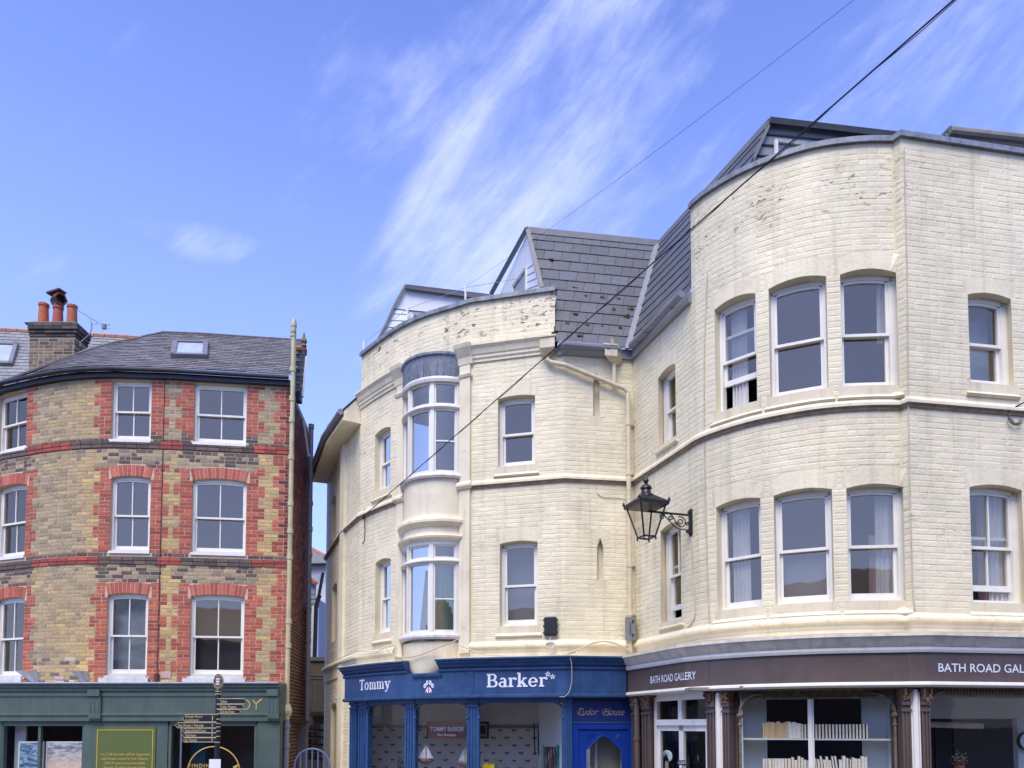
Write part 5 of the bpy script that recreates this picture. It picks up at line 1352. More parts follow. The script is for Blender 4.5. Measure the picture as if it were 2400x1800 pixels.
m = MB(); m.tube([Py(709, 928, 15.9), Py(717, 835, 15.95)], .02, 4); m.build('verge_board', M['white'], RB)
m = MB(); m.box(tuple(Py(692, 940, 15.85)), tuple(Py(709, 926, 16.0))); m.build('gutter_end', M['eaves'], RB)
m = MB(); z = Py(700, 815, 15.9); m.tube([Py(693, 817, 15.9), Py(717, 819, 16.0)], .06, 8); m.build('ridge_tile', simple('terracotta', srgb(186, 112, 78, .82), .8, .2, 12), RB)
M['terra'] = bpy.data.materials['terracotta']
m = MB(); m.lathe(Py(712, 812, 15.95), [(.06, 0), (.045, .06), (.07, .1), (.06, .14), (.03, .2), (.012, .3)], 8); m.build('finial', M['iron'], RB)
# side wall receding into the alley
cA = Vector(LW.p[-1]); sdv = Vector((-.10, .995)).normalized(); SW = Wall([tuple(cA), tuple(cA+sdv*2.5)])
# normal must face right: build reversed
SW = Wall([tuple(cA), tuple(cA+sdv*2.7)])
SW.n = [Vector((sdv.y, -sdv.x))]; SW.m = [SW.n[0]]*2
m = MB(); sheet(m, SW, 0, SW.L, 0, zE); m.build('side_wall', M['lmortar'], RB)
bs4 = BrickSet(); random.seed(3)
courses(bs4, SW, 0.01, SW.L, .02, zE-.05, [], lambda s_, z, k, L: pick([(140, 72, 62), (120, 64, 58), (156, 84, 70), (100, 60, 54)]) if z > 4.6 else pick([(104, 66, 54), (120, 78, 62), (90, 60, 52)]), p=.006, b=.003, jt=.011)
bs4.finish('side_brick', M['lbrick'], RB, 150)
# rear brick pier and parapet further along the alley
m = MB(); a, b = Py(696, 1420, 17.6), Py(722, 1420, 17.6); m.box((a.x, 17.6, 0), (b.x, 17.75, zat(1420, 17.6))); m.build('rear_wall', M['lmortar'], RB)
bs5 = BrickSet(); RWl = Wall([(a.x-.3, 17.59), (b.x, 17.59)])
courses(bs5, RWl, 0, RWl.L, .1, zat(1432, 17.6), [], lambda s_, z, k, L: pick([(124, 74, 52), (140, 84, 58), (104, 64, 50), (90, 58, 50)]), p=.006, b=.003, jt=.011)
bs5.finish('rear_brick', M['lbrick'], RB, 120)
m = MB(); m.box((a.x-.05, 17.55, zat(1432, 17.6)), (b.x+.03, 17.8, zat(1420, 17.6))); m.build('rear_coping', M['iron'], RB)
# soil pipe: thick pale yellow, and the grey one behind
def pipe(pts, r, mat, parent, sockets=(), name='drainpipe', boss=1.28):
    m = MB(); m.tube(pts, r, 12)
    for s_ in sockets:
        c = Vector(s_); m.tube([c-Vector((0, 0, .05)), c+Vector((0, 0, .05))], r*boss, 12)
    return m.build(name, M[mat], parent)
pa = Py(682, 1200, 15.42); X = pa.x
zt_ = zat(768, 15.42)
pipe([(X-.02, 15.42, 2.9), (X, 15.42, zt_)], .048, 'pipeyellow', RB, [(X-.01, 15.42, zat(y, 15.42)) for y in (778, 784, 866, 935, 985, 1072, 1180, 1245, 1305, 1456, 1513)])
m = MB(); m.lathe((X, 15.42, zt_), [(.05, 0), (.06, .03), (.055, .1), (.04, .17), (.02, .2)], 10); m.build('pipe_cap', M['pipeyellow'], RB)
m = MB(); m.lathe((X-.02, 15.42, 2.62), [(.055, 0), (.06, .05), (.10, .12), (.11, .18), (.08, .27), (.066, .3)], 12); m.build('pipe_boss', M['pipeyellow'], RB)
pipe([(X-.02, 15.42, 0), (X-.02, 15.42, 2.62)], .058, 'gutter', RB, [(X-.02, 15.42, z) for z in (2.5, 2.1, 1.2)], 'lower_drainpipe')
xg = Py(724, 1400, 17.2).x
pipe([(xg, 17.2, zat(1700, 17.2)), (xg, 17.2, zat(995, 17.2))], .05, 'gutter', RB, [(xg, 17.2, zat(y, 17.2)) for y in (1000, 1113, 1180, 1240, 1300, 1360, 1420, 1500, 1590)], 'grey_drainpipe')
m = MB(); m.tube([Py(711, 987, 16.4), Py(718, 1030, 16.6), Py(723, 1069, 16.8), Py(725, 1066, 17)], .022, 6); m.build('waste_pipe', M['white'], RB)
# ---------------------------------------------------------------- chimney stack
cx0, cx1 = 67, 190; CYD = 17.3
cl, cr = Py(cx0, 850, CYD).x, Py(cx1-16, 850, CYD).x
zc_b, zc_t = zat(905, CYD), zat(790, CYD)
m = MB(); m.box((cl, CYD, zc_b-1), (cr, CYD+.5, zat(772, CYD))); chim = m.build('chimney', M['lmortar'], RB)
chb = BrickSet(); 
FWc = Wall([(cl, CYD), (cr, CYD), (cr, CYD+.5)])
ccol = lambda s_, z, k, L: pick([(120, 108, 90), (104, 94, 82), (134, 120, 98), (84, 78, 72), (92, 86, 78)])
courses(chb, FWc, 0, FWc.L, zc_b-.6, zc_t, [], ccol, p=.006, b=.003, jt=.012)
zt0 = zc_t
for i, off in enumerate((.03, .06, .09, .09)):
    q = -off; W2 = FWc.offset(off)
    while q < W2.L-.02:
        e = min(q+.22, W2.L); mm = MB(); mm.wbox(W2, max(q, 0)+.004, e-.004, zt0+i*.075+.004, zt0+i*.075+.071, -.15, 0); chb.put(mm.v, mm.f, pick([(80, 74, 68), (64, 60, 58), (96, 86, 76)])); q = e
chb.finish('brick', M['lbrick'], chim, 300)
zt1 = zt0+.30
m = MB(); m.hexa([(cl-.09, CYD-.09, zt1), (cr+.09, CYD-.09, zt1), (cr+.09, CYD+.59, zt1), (cl-.09, CYD+.59, zt1)], [(cl+.05, CYD+.05, zt1+.10), (cr-.05, CYD+.05, zt1+.10), (cr-.05, CYD+.45, zt1+.10), (cl+.05, CYD+.45, zt1+.10)]); m.build('flaunching', simple('cement_flaunching', srgb(120, 112, 96, .8), .9, .3, 12), chim)
pot = lambda h: [(.115, 0), (.118, .1), (.108, h*.6), (.10, h-.07), (.115, h-.06), (.118, h-.0), (.09, h+.01)]
for px, h, mt in ((100, .56, (190, 104, 70)), (134, .50, (176, 92, 78)), (167, .52, (178, 104, 76))):
    m = MB(); c = Py(px, 800, CYD+.25); m.lathe((c.x, CYD+.25, zt1+.06), pot(h), 16); m.build('chimney_pot', simple('clay_pot', srgb(*mt, .85), .8, .18, 14, .2), chim, smooth=False)
m = MB(); c = Py(134, 800, CYD+.25); c.z = zt1+.60; ax = Vector((.75, -.55, -.12)).normalized(); up = Vector((0, 0, 1)); sd2 = ax.cross(up).normalized(); up2 = sd2.cross(ax)
ring = lambda o, r: [c+Vector((0, 0, .12))+ax*o+(sd2*cos(a)+up2*sin(a))*r for a in [i*pi/3 for i in range(6)]]
r0, r1, r2, r3 = ring(-.22, .10), ring(-.05, .15), ring(.14, .15), ring(.14, .115)
r4 = ring(-.02, .10)
m.add(r0+r1+r2+r3+r4, [(i+6*k, (i+1) % 6+6*k, (i+1) % 6+6*(k+1), i+6*(k+1)) for k in range(4) for i in range(6)]+[(0, 1, 2, 3, 4, 5), (29, 28, 27, 26, 25, 24)])
m.lathe((c.x, c.y, c.z-.10), [(.11, 0), (.12, .08), (.08, .16)], 12); m.obox(c+Vector((-.06, 0, .30)), (.17, -.03, .03), (.03, .1, 0), (0, 0, .02))
m.build('cowl', simple('burnt_clay_cowl', srgb(98, 72, 62, .8), .8, .3, 14), chim)
# ---------------------------------------------------------------- rear roof with red ridge
M['terrapale'] = simple('faded_terracotta', srgb(192, 140, 112, .85), .8, .2, 12)
RR = lambda x, y, d: Py(x, y, d)
rid0, rid1 = RR(-600, 740, 19.5), RR(480, 803, 19.5); ev0, ev1 = RR(-600, 905, 17.9), RR(420, 905, 17.9)
ev1 = Vector((rid1.x-.2, 17.9, ev0.z)); 
def bsurf(s_, t): u = s_/((rid1-rid0).length); return lerp(lerp(ev0, ev1, u), lerp(rid0, rid1, u), t)
LB = (rid1-rid0).length
slates(RB, bsurf, 0, LB, 0, 0, 17, .27, lambda s_, t: True, slcol((144, 146, 146), .08), name='rear_slate', cap=120, thick=.009)
m = MB(); m.quad(ev0, ev1, rid1, rid0); m.build('roof_felt', M['slateback'], RB)
m = MB(); n = 42
for i in range(n):
    a, b = lerp(rid0, rid1, i/n), lerp(rid0, rid1, (i+.95)/n); m2 = MB(); m2.tube([a+Vector((0, 0, .02)), b+Vector((0, 0, .02))], .06, 6); m2.build('ridge_tile', M['terrapale'], RB)
sk0 = LB-(RR(480, 803, 19.5)-RR(-120, 768, 19.5)).length
skylight([bsurf(sk0+lb, t) for lb, t in ((1.0, .35), (2.05, .35), (2.05, .72), (1.0, .72))])

# ---------------------------------------------------------------- green shopfront
GP0, GP1 = Pxd(-140, 15.12), Pxd(662, 14.98)
XW = Wall([tuple(Vector(GP0)+(Vector(GP0)-Vector(GP1)).normalized()*3.4), GP1])
def xs(px, py=1650): return XW.hit(px, py)[0]
zz = lambda py: XW.hit(400, py)[1]
def xsw(prof, name, mat, a=0, b=None): m = MB(); m.sweep(XW, a, XW.L if b is None else b, prof); return m.build(name, M[mat], RB)
xsw([(-.35, zz(1690)), (0, zz(1690)), (0, zz(1620)), (-.35, zz(1620))], 'fascia', 'green')
xsw([(-.3, zz(1620)), (.03, zz(1620)), (.04, zz(1613)), (.07, zz(1611)), (.07, zz(1606.5)), (.10, zz(1605)), (.10, zz(1603)), (-.3, zz(1602))], 'cornice', 'green')
xsw([(-.45, zz(1603)+.005), (.11, zz(1604)), (.125, zz(1601.5)), (.10, zz(1599)), (-.45, zz(1598.5))], 'lead_flashing', 'leadflash')
xsw([(-.1, zz(1632)), (.02, zz(1632)), (.02, zz(1624)), (-.1, zz(1624))], 'fascia_moulding', 'green')
xsw([(-.1, zz(1679)), (.01, zz(1679)), (.022, zz(1676)), (.022, zz(1673)), (.0, zz(1671.5)), (-.1, zz(1671.5))], 'lower_moulding', 'green')
for a, b in ((207, 240), (625, 656)):
    m = MB(); A_, B_ = xs(a), xs(b); m.wbox(XW, A_+.02, B_-.02, zz(1631.5), zz(1616), 0, .085); m.wbox(XW, A_+.03, B_-.01, zz(1683), zz(1632), 0, .045)
    for k in range(3):
        q = A_+.03+(B_-A_-.04)*(k+.5)/3; m.tube([XW.at(q, zz(1670), .045), XW.at(q, zz(1645), .045)], .012, 6)
    m.wbox(XW, A_+.02, B_-.0, zz(1684), zz(1681), 0, .055)
    for k in range(5):
        q = A_+.03+(B_-A_-.05)*(k+.5)/5; m.lathe(XW.at(q, zz(1690.5), .03), [(.006, 0), (.02, .02), (.02, .04)], 6)
    m.build('console_bracket', M['green'], RB)
zg = zz(1697)
YW = XW.offset(-.12)
def ys(px): return YW.hit(px, 1740)[0]
wx = [(8, 200), (400, 602)]
def gbox(a, b, z0, z1, o0=-.10, o1=.06, name='shop_wall', mat='green'): m = MB(); m.wbox(YW, a, b, z0, z1, o0, o1); return m.build(name, M[mat], RB)
gbox(0, ys(8), .1, zz(1690)); gbox(ys(200), ys(396), .1, zz(1690)); gbox(ys(606), YW.L, .1, zz(1690), -.1, .08)
for a, b in wx:
    z1 = zz(1698); m = MB(); t = .035
    m.wbox(YW, ys(a)-.02, ys(a)+t, .6, z1, -.06, .05); m.wbox(YW, ys(b)-t, ys(b)+.02, .6, z1, -.06, .05); m.wbox(YW, ys(a), ys(b), z1-t*.8, zz(1690), -.06, .05)
    f_ = m.build('window_frame', M['green'], RB)
    m = MB(); m.wbox(YW, ys(a), ys(b), .6, z1, -.02, -.012); m.build('shop_pane', M['shopglass'], RB)
m = MB(); m.wbox(YW, ys(91), ys(97), .6, zz(1700), -.05, .03); m.build('mullion', M['green'], RB)
m = MB(); m.wbox(YW, 0, YW.L, 0, .6, -.1, .03); m.build('stall_riser', M['green'], RB)
# gold JOY on the fascia
LJ = MB(); a, z = XW.hit(548, 1664); b, _ = XW.hit(610, 1664)
letter(LJ, lambda x, y: XW.at(x, y, .006), 'JOY', a, z, b-a, .21, bold=-.018, space=1.05)
LJ.build('fascia_lettering', M['gold'], RB); LJ = MB()
for px, py in ((612, 1640), (608, 1643), (604, 1646)): q, z2 = XW.hit(px, py); disc(LJ, XW, q, z2, .03, .014, .007, 10, .9)
LJ.build('bird_emblem', M['gold'], RB); LJ = MB()
for i in range(6): q, z2 = XW.hit(547+i*4.5, 1637); disc(LJ, XW, q, z2, .008, .008, .007, 6)
LJ.build('dotted_line', M['gold'], RB, kind='stuff')
# olive notice panel
m = MB(); a, b = ys(229), ys(369); m.wbox(YW, a, b, zz(1900), zz(1703), .06, .08); pn = m.build('notice_panel', simple('olive_panel', srgb(92, 106, 52, .88), .5, .05), RB)
m = MB(); c0, c1 = YW.hit(233.5, 1710), YW.hit(364, 1710); th = .012
m.wbox(YW, c0[0], c1[0], c0[1]-th, c0[1], .08, .084); m.wbox(YW, c0[0], c0[0]+th, 1.0, c0[1]-th, .08, .084); m.wbox(YW, c1[0]-th, c1[0], 1.0, c0[1]-th, .08, .084); m.build('panel_border', M['gold'], pn)
m = MB()
for i, t in enumerate(('1 in 7 UK females will be diagnosed', 'with breast cancer in their lifetime.', '23% of cases are preventable.', 'Joy was 55 when she was taken.')):
    q, z = YW.hit(298, 1770+i*10.3); wd = (116, 110, 96, 100)[i]
    letter(m, lambda x, y: YW.at(x, y, .085), t, q, z, YW.hit(298+wd/2, 1775)[0]-YW.hit(298-wd/2, 1775)[0], .05, center=True)
m.build('panel_lettering', M['gold'], pn)
# circle logo on the right window
m = MB(); q, zc_ = YW.hit(501, 1812); R_ = .52
m.tube([YW.at(q+R_*cos(a), zc_+R_*sin(a), .01) for a in [2*pi*i/40 for i in range(41)]], .012, 5, cap=False); lg = m.build('circle_logo', M['gold'], RB)
m = MB(); q1, z1 = YW.hit(443, 1799); letter(m, lambda x, y: YW.at(x, y, .012), 'FINDING', q1, z1, .50, .075, space=1.3)
q1, z1 = YW.hit(552, 1797); disc(m, YW, q1, z1, .05, .026, .012, 10, .3); disc(m, YW, q1+.04, z1+.03, .02, .018, .012, 8); m.build('logo_lettering', M['gold'], lg)
# rooms behind the green shopfront
m = MB(); m.wbox(YW, 0, ys(320), .1, 2.55, -1.9, -1.8); m.wbox(YW, ys(330), YW.L, .1, 2.55, -1.9, -1.8); m.build('room_wall', simple('shop_interior_wall', srgb(140, 134, 136, .8), .8, .1), RB)
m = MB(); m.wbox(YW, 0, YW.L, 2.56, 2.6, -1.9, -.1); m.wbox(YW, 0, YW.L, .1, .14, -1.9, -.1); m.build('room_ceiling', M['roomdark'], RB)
m = MB(); m.wbox(YW, ys(320), ys(324), .1, 2.56, -1.8, -.1); m.build('partition', M['room'], RB)
m = MB(); m.wbox(YW, ys(14), ys(40), .6, 2.5, -.3, -.26); m.build('white_side_panel', M['greywall'], RB)
m = MB(); m.wbox(YW, ys(420), ys(455), .6, 2.5, -.6, -.55); m.build('teal_drape', simple('teal_drape', srgb(24, 70, 96, .85), .7, .2), RB)
def canvas(px0, px1, py0, py1, kind, label, back):
    a, z1 = YW.hit(px0, py0); b, _ = YW.hit(px1, py0); z0 = YW.hit(px0, py1)[1]
    t = thing('painting', label, 'painting', YW.at((a+b)/2, z0, -back))
    m = MB(); m.wbox(YW, a, b, z0, z1, -back-.03, -back); m.build('canvas', M['white'], t)
    mt, nt_, p = newmat('seascape_'+kind); g = N(nt_, 'ShaderNodeNewGeometry'); pos = g.outputs['Position']
    sp_ = N(nt_, 'ShaderNodeSeparateXYZ'); nt_.links.new(pos, sp_.inputs[0])
    n_ = noise(nt_, vmap(nt_, pos, scale=(2.2, 2.2, 7)), 2.2, 6, .7, .8)
    zz_ = sp_.outputs[2]
    if kind == 'storm':
        c = mixc(nt_, ramp(nt_, n_, .38, .62), srgb(24, 60, 100), srgb(160, 190, 214))
    else:
        skyc = mixc(nt_, ramp(nt_, zz_, z0+(z1-z0)*.40, z1), srgb(226, 196, 172), mixc(nt_, ramp(nt_, n_, .4, .6), srgb(92, 106, 130), srgb(206, 210, 214)))
        sea = mixc(nt_, ramp(nt_, n_, .4, .62), srgb(26, 60, 96), srgb(120, 150, 180))
        hz = N(nt_, 'ShaderNodeMath', operation='GREATER_THAN'); nt_.links.new(zz_, hz.inputs[0]); hz.inputs[1].default_value = z0+(z1-z0)*.40
        c = mixc(nt_, hz.outputs[0], sea, skyc)
    nt_.links.new(c, p.inputs['Base Color']); p.inputs['Roughness'].default_value = .5
    e = .025; m = MB(); m.wbox(YW, a+e, b-e, z0+e, z1-e, -back, -back+.004); m.build('paint', mt, t)
    if kind == 'calm':
        m = MB(); zh = z0+(z1-z0)*.40
        for u, hh in ((.13, .07), (.22, .10), (.5, .12), (.6, .08)): q = a+(b-a)*u; m.wbox(YW, q-.003, q+.003, zh, zh+hh, -back+.004, -back+.006)
        m.build('painted_masts', M['black'], t)
canvas(36, 96, 1738, 1870, 'storm', 'painting of breaking blue waves leaning at the left of the green shop window', .10)
canvas(101, 206, 1738, 1870, 'calm', 'painting of a dark blue sea under a pale sunset with thin masts', .10)
m = MB(); m.wbox(YW, ys(140), ys(172), zz(1735)-.1, zz(1708), -1.79, -1.76); tag(m.build('wall_print', simple('sepia_print', srgb(120, 112, 108, .8), .7, .4, 12)), 'small sepia print on the back wall above the sunset sea painting', 'print')
# ================================================================ wall lantern on its scrolled bracket
sL, zL = CW.hit(1621, 1208, lo=s_in+.1, hi=s_cor)
n_ = CW.nrm(sL); wp = CW.at(sL, zL, 0)
LT_ = thing('wall_lantern', 'black lantern with glazed sides on a scrolled iron wall bracket', 'lantern', wp)
arm = .70; zA = zL
def lp_(o, z): return wp+n_*o+Vector((0, 0, z))
m = MB(); m.tube([lp_(.03, .07), lp_(.03, -.27)], .02, 8); m.tube([lp_(.03, .055), lp_(.03, .03)], .034, 8)
t_ = CW.tan(sL); m.obox(lp_(.012, -.10), t_*.03, n_*.012, Vector((0, 0, .19))); m.lathe(lp_(.03, -.32), [(.004, 0), (.02, .04), (.03, .07)], 8)
m.build('bracket_plate', M['black'], LT_)
m = MB(); m.tube([lp_(.03, 0), lp_(arm, 0)], .016, 8); m.tube([lp_(.38, -.0), lp_(.44, .0)], .02, 8); m.build('bracket_arm', M['black'], LT_)
def spiral(cx, cz, r, a0, turns, sgn=1, n=26): return [lp_(cx+r*(1-.78*i/n)*cos(a0+sgn*2*pi*turns*i/n), cz+r*(1-.78*i/n)*sin(a0+sgn*2*pi*turns*i/n)) for i in range(n+1)]
for pts in (spiral(.175, -.115, .085, radians(60), 1.6), spiral(.34, -.06, .045, radians(80), 1.4), spiral(.47, -.055, .042, radians(90), 1.4, -1), spiral(.07, -.12, .03, radians(30), 1.2, -1),
            [lp_(.46, -.01), lp_(.38, -.09), lp_(.28, -.18), lp_(.20, -.215), (lp_(.11, -.21)), lp_(.05, -.25)], [lp_(.32, -.02), lp_(.27, -.09), lp_(.235, -.15)], spiral(.075, -.235, .03, radians(100), 1.1)):
    m = MB(); m.tube(pts, .0085, 6); m.build('scroll', M['black'], LT_)
lc = lp_(arm+.02, 0)                    # lantern axis
SQ = radians(20)
def ring4(r, z, a=SQ): return [lc+Vector((r*sqrt(2)*cos(a+pi/4+i*pi/2), r*sqrt(2)*sin(a+pi/4+i*pi/2), z)) for i in range(4)]
zt_, zb_ = .075, -.37; rt, rb = .20, .088
m = MB()
T4, B4 = ring4(rt, zt_), ring4(rb, zb_)
for i in range(4): m.tube([T4[i], B4[i]], .013, 5)
for r, z, th in ((rt, zt_, .014), (rb, zb_, .014)):
    R4 = ring4(r, z)
    for i in range(4): m.tube([R4[i], R4[(i+1) % 4]], th, 5)
for p in ring4(rb+.005, zb_-.03): m.lathe(p-Vector((0, 0, .02)), [(.004, 0), (.012, .02), (.012, .05)], 6)
m.build('lantern_frame', M['black'], LT_)
for i in range(4):
    m = MB(); m.add([T4[i], T4[(i+1) % 4], B4[(i+1) % 4], B4[i]], [(0, 1, 2, 3)]); m.build('pane', M['lampglass'], LT_)
m = MB()
lv = [(rt+.028, zt_-.02), (rt+.035, zt_+.03), (rt+.02, zt_+.04), (.095, zt_+.135), (.085, zt_+.14), (.085, zt_+.14)]
R_ = [ring4(r, z) for r, z in lv]
m.add([v for r in R_ for v in r], [(i*4+j, i*4+(j+1) % 4, (i+1)*4+(j+1) % 4, (i+1)*4+j) for i in range(5) for j in range(4)]+[(0, 3, 2, 1), (20, 21, 22, 23)])
m.build('lantern_roof', M['black'], LT_)
m = MB(); m.lathe(lc+Vector((0, 0, zt_+.125)), [(.125, 0), (.12, .015), (.075, .05), (.062, .105), (.085, .115), (.08, .135), (.06, .16), (.035, .175), (.02, .19), (.026, .2), (.042, .225), (.038, .245), (.016, .28), (.003, .31)], 12)
for p in ring4(rt+.03, zt_+.03): m.lathe(p, [(.014, 0), (.02, .02), (.014, .04), (.004, .06)], 6)
m.build('finial', M['black'], LT_)

# ================================================================ fingerpost
YP = 14.1; bp = Py(509, 1750, YP); X0 = bp.x
SP = thing('fingerpost', 'dark blue fingerpost with eight pointed direction arms and an oval crest', 'signpost', (X0, YP, 0))
M['navy'] = simple('navy_sign_paint', srgb(26, 32, 48), .4, .06); M['tan'] = simple('cream_gilt_edge', srgb(196, 182, 140, .85), .45, .08)
zq = lambda py: zat(py, YP)
xq = lambda px, py=1690: Py(px, py, YP).x
m = MB(); m.lathe((X0, YP, 0), [(.10, 0), (.10, .5), (.06, .6), (.048, .7), (.045, zq(1620)), (.055, zq(1618)), (.03, zq(1613))], 14); m.build('post', M['navy'], SP)
m = MB()
for py in (1622, 1628, 1676, 1687, 1697, 1705, 1715, 1727, 1741, 1797): m.lathe((X0, YP, zq(py)), [(.052, 0), (.058, .008), (.052, .016)], 12)
m.build('post_collar', M['tan'], SP)
def ell(cx, cz, rx, rz, y, th, n=28): return ([(cx+rx*cos(2*pi*i/n), y, cz+rz*sin(2*pi*i/n)) for i in range(n)]+[(cx+rx*cos(2*pi*i/n), y+th, cz+rz*sin(2*pi*i/n)) for i in range(n)], [tuple(range(n)), tuple(range(n, 2*n))[::-1]]+[(i, i+n, (i+1) % n+n, (i+1) % n) for i in range(n)])
zc_ = zq(1597.5); hx = Py(523.5, 1597, YP).x-X0; hz = (zq(1579.5)-zq(1616.5))/2
m = MB(); v, f = ell(X0, zc_, hx, hz, YP-.02, .04); m.add(v, f); ov = m.build('oval_crest', M['tan'], SP)
m = MB(); v, f = ell(X0, zc_, hx*.90, hz*.93, YP-.026, .004); m.add(v, f); m.build('crest_ground', M['navy'], ov)
m = MB(); v, f = ell(X0, zc_, hx*.60, hz*.68, YP-.030, .003); m.add(v, f); m.build('crest_ring', M['tan'], ov)
m = MB(); v, f = ell(X0, zc_, hx*.52, hz*.61, YP-.034, .003); m.add(v, f); m.build('crest_centre', M['navy'], ov)
m = MB(); m.box((X0-hx*.34, YP-.038, zc_-hz*.42), (X0+hx*.34, YP-.034, zc_+hz*.42)); m.build('shield', M['lwhite'], ov)
m = MB(); 
for dx, dz in ((-.5, .22), (.45, -.2), (.4, .2), (-.45, -.22)): m.box((X0+hx*.34*dx-.014, YP-.041, zc_+hz*.42*dz*2-.014), (X0+hx*.34*dx+.014, YP-.038, zc_+hz*.42*dz*2+.014))
m.build('shield_charge', simple('pale_red', srgb(206, 140, 130), .5), ov)
m = MB()
for i in range(5): an = radians(150-i*30); m.box((X0+hx*.75*cos(an)-.006, YP-.029, zc_+hz*.80*sin(an)-.012), (X0+hx*.75*cos(an)+.006, YP-.026, zc_+hz*.80*sin(an)+.012))
for i in range(8): an = radians(200+i*20); m.box((X0+hx*.75*cos(an)-.006, YP-.029, zc_+hz*.80*sin(an)-.012), (X0+hx*.75*cos(an)+.006, YP-.026, zc_+hz*.80*sin(an)+.012))
m.build('crest_lettering', M['tan'], ov, kind='stuff')
arms = [ # side, tip px, y top, y bottom, text, text2
 (1, 580, 1638, 1650, 'Toilets', ''), (1, 574, 1651, 1662, 'Trinity Theatre', ''), (1, 567, 1663, 1673, 'Club And Shops', ''),
 (-1, 431, 1675, 1692, 'Passenger Ferry to', 'Southampton'), (-1, 414, 1694, 1706, 'Sea Front / Parade', ''), (-1, 431, 1707, 1717, 'Floating Bridge/E.Cowes', ''), (-1, 431, 1718, 1728, 'Yacht Haven', ''), (-1, 431, 1729.5, 1739, 'Bus Terminal', '')]
for sg, tip, yt, yb, t1, t2 in arms:
    z1, z0 = zq(yt), zq(yb); xt = xq(tip); xb = X0+sg*.0; zm = (z0+z1)/2; pt = min(.045, (z1-z0)*.5); dy = YP-.055
    prof = [(xb, z0), (xt-sg*pt, z0), (xt, zm), (xt-sg*pt, z1), (xb, z1)]
    m = MB(); n = 5; m.add([(x, dy, z) for x, z in prof]+[(x, dy+.03, z) for x, z in prof], [tuple(range(5)), tuple(range(5, 10))[::-1]]+[(i, i+5, (i+1) % 5+5, (i+1) % 5) for i in range(5)]); ar = m.build('direction_arm', M['navy'], SP)
    m = MB(); m.tube([(prof[i][0], dy-.002, prof[i][1]) for i in (0, 1, 2, 3, 4)], .0062, 5); m.build('arm_edge', M['tan'], ar)
    m = MB(); W_ = abs(xt-sg*pt-xb)
    x0 = (xt+.05) if sg < 0 else xb+.055
    plc = lambda x, y: Vector((x, dy-.004, y))
    wt = {'Toilets': .13, 'Yacht Haven': .20, 'Bus Terminal': .22}.get(t1, W_*.66)
    if t2: letter(m, plc, t1, x0, zm+.012, wt*.82, .045, bold=.01); letter(m, plc, t2, x0, zm-.052, wt*.65, .045, bold=.01)
    else: letter(m, plc, t1, x0, zm-.026, wt, .052, bold=.01)
    if sg < 0:          # little walking figure
        px_ = xb-.075; h = .10 if t2 else .05
        m.add([(px_-.008, dy-.004, zm-h*.5), (px_+.0, dy-.004, zm-h*.5), (px_+.012, dy-.004, zm+.1*h), (px_+.006, dy-.004, zm+.35*h), (px_-.010, dy-.004, zm+.3*h), (px_-.006, dy-.004, zm)], [(0, 1, 2, 3, 4, 5)])
        m.add([(px_+.008*cos(a), dy-.004, zm+.45*h+.008*sin(a)) for a in [i*pi/3 for i in range(6)]], [tuple(range(6))])
    m.build('arm_lettering', M['tan'], ar)
m = MB(); a, b = xq(493, 1790), xq(520, 1790); m.box((a, YP-.06, zq(1830)), (b, YP-.055, zq(1779))); tag(m.build('paper_notice', M['lwhite']), 'white paper notice taped round the fingerpost below its arms', 'notice')

# ================================================================ boxes and cables on the cream walls
q, z0 = CW.hit(1291, 1490); _, z1 = CW.hit(1291, 1448); a, _ = CW.hit(1275, 1470); b, _ = CW.hit(1306, 1470)
jb = thing('junction_box', 'black plastic terminal box on the cream wall right of the lower window', 'junction box', CW.at(q, z0, .02))
m = MB(); m.wbox(CW, a+.01, b-.01, z0, z1, .01, .09); m.wbox(CW, a+.02, b-.02, z0+.015, z1-.015, .09, .10); m.build('lid', M['blackpl'], jb)
m = MB()
for t in (.1, .45, .8):
    for e in (a, b): m.wbox(CW, e-.008, e+.012, z0+(z1-z0)*t, z0+(z1-z0)*t+.03, .03, .085)
m.build('latch', M['blackpl'], jb)
q, z = CW.hit(1289, 1512); m = MB()
for k in range(4):
    pts = [CW.at(q+(.055+.006*k)*cos(a_)+.004*k, z+(.065-.004*k)*sin(a_)-.003*k, .10+.006*k) for a_ in [2*pi*i/18 for i in range(19)]]
    m.tube(pts, .006, 5, cap=False)
m.tube([CW.at(q, z+.05, .1), CW.at(q+.02, z+.15, .05)], .006, 5); m.tube([CW.at(q+.03, z-.06, .1), CW.at(q+.04, z-.13, .1)], .003, 5)
tag(m.build('cable_coil', simple('white_cable', srgb(214, 212, 206, .85), .5, .1)), 'coil of white cable hanging under the black terminal box', 'cable')
q, z0 = CW.hit(1500, 1500, lo=s_in); _, z1 = CW.hit(1500, 1447, lo=s_in)
gb = thing('grey_cable_box', 'weathered grey plastic cable box in the corner above the brown shopfront', 'junction box', CW.at(s_in+.05, z0, .05))
c = CW.at(s_in, (z0+z1)/2, .14); m = MB(); ax = Vector((1, -.35, 0)).normalized(); ay = Vector((.35, 1, 0)).normalized()
m.obox(c, ax*.085, ay*.04, Vector((0, 0, (z1-z0)/2))); m.build('case', M['greybox'], gb)
m = MB(); 
for dz in (-.11, .11): m.lathe(c-ay*.05+ax*.04+Vector((0, 0, dz-.02)), [(.012, 0), (.012, .04)], 6)
m.obox(c-ay*.045, ax*.003, ay*.006, Vector((0, 0, .10))); m.build('clip', M['blackpl'], gb)
M['dcable'] = simple('black_cable', srgb(34, 34, 36), .5, .1); M['ccable'] = simple('cream_cable', srgb(206, 194, 168, .85), .6, .15)
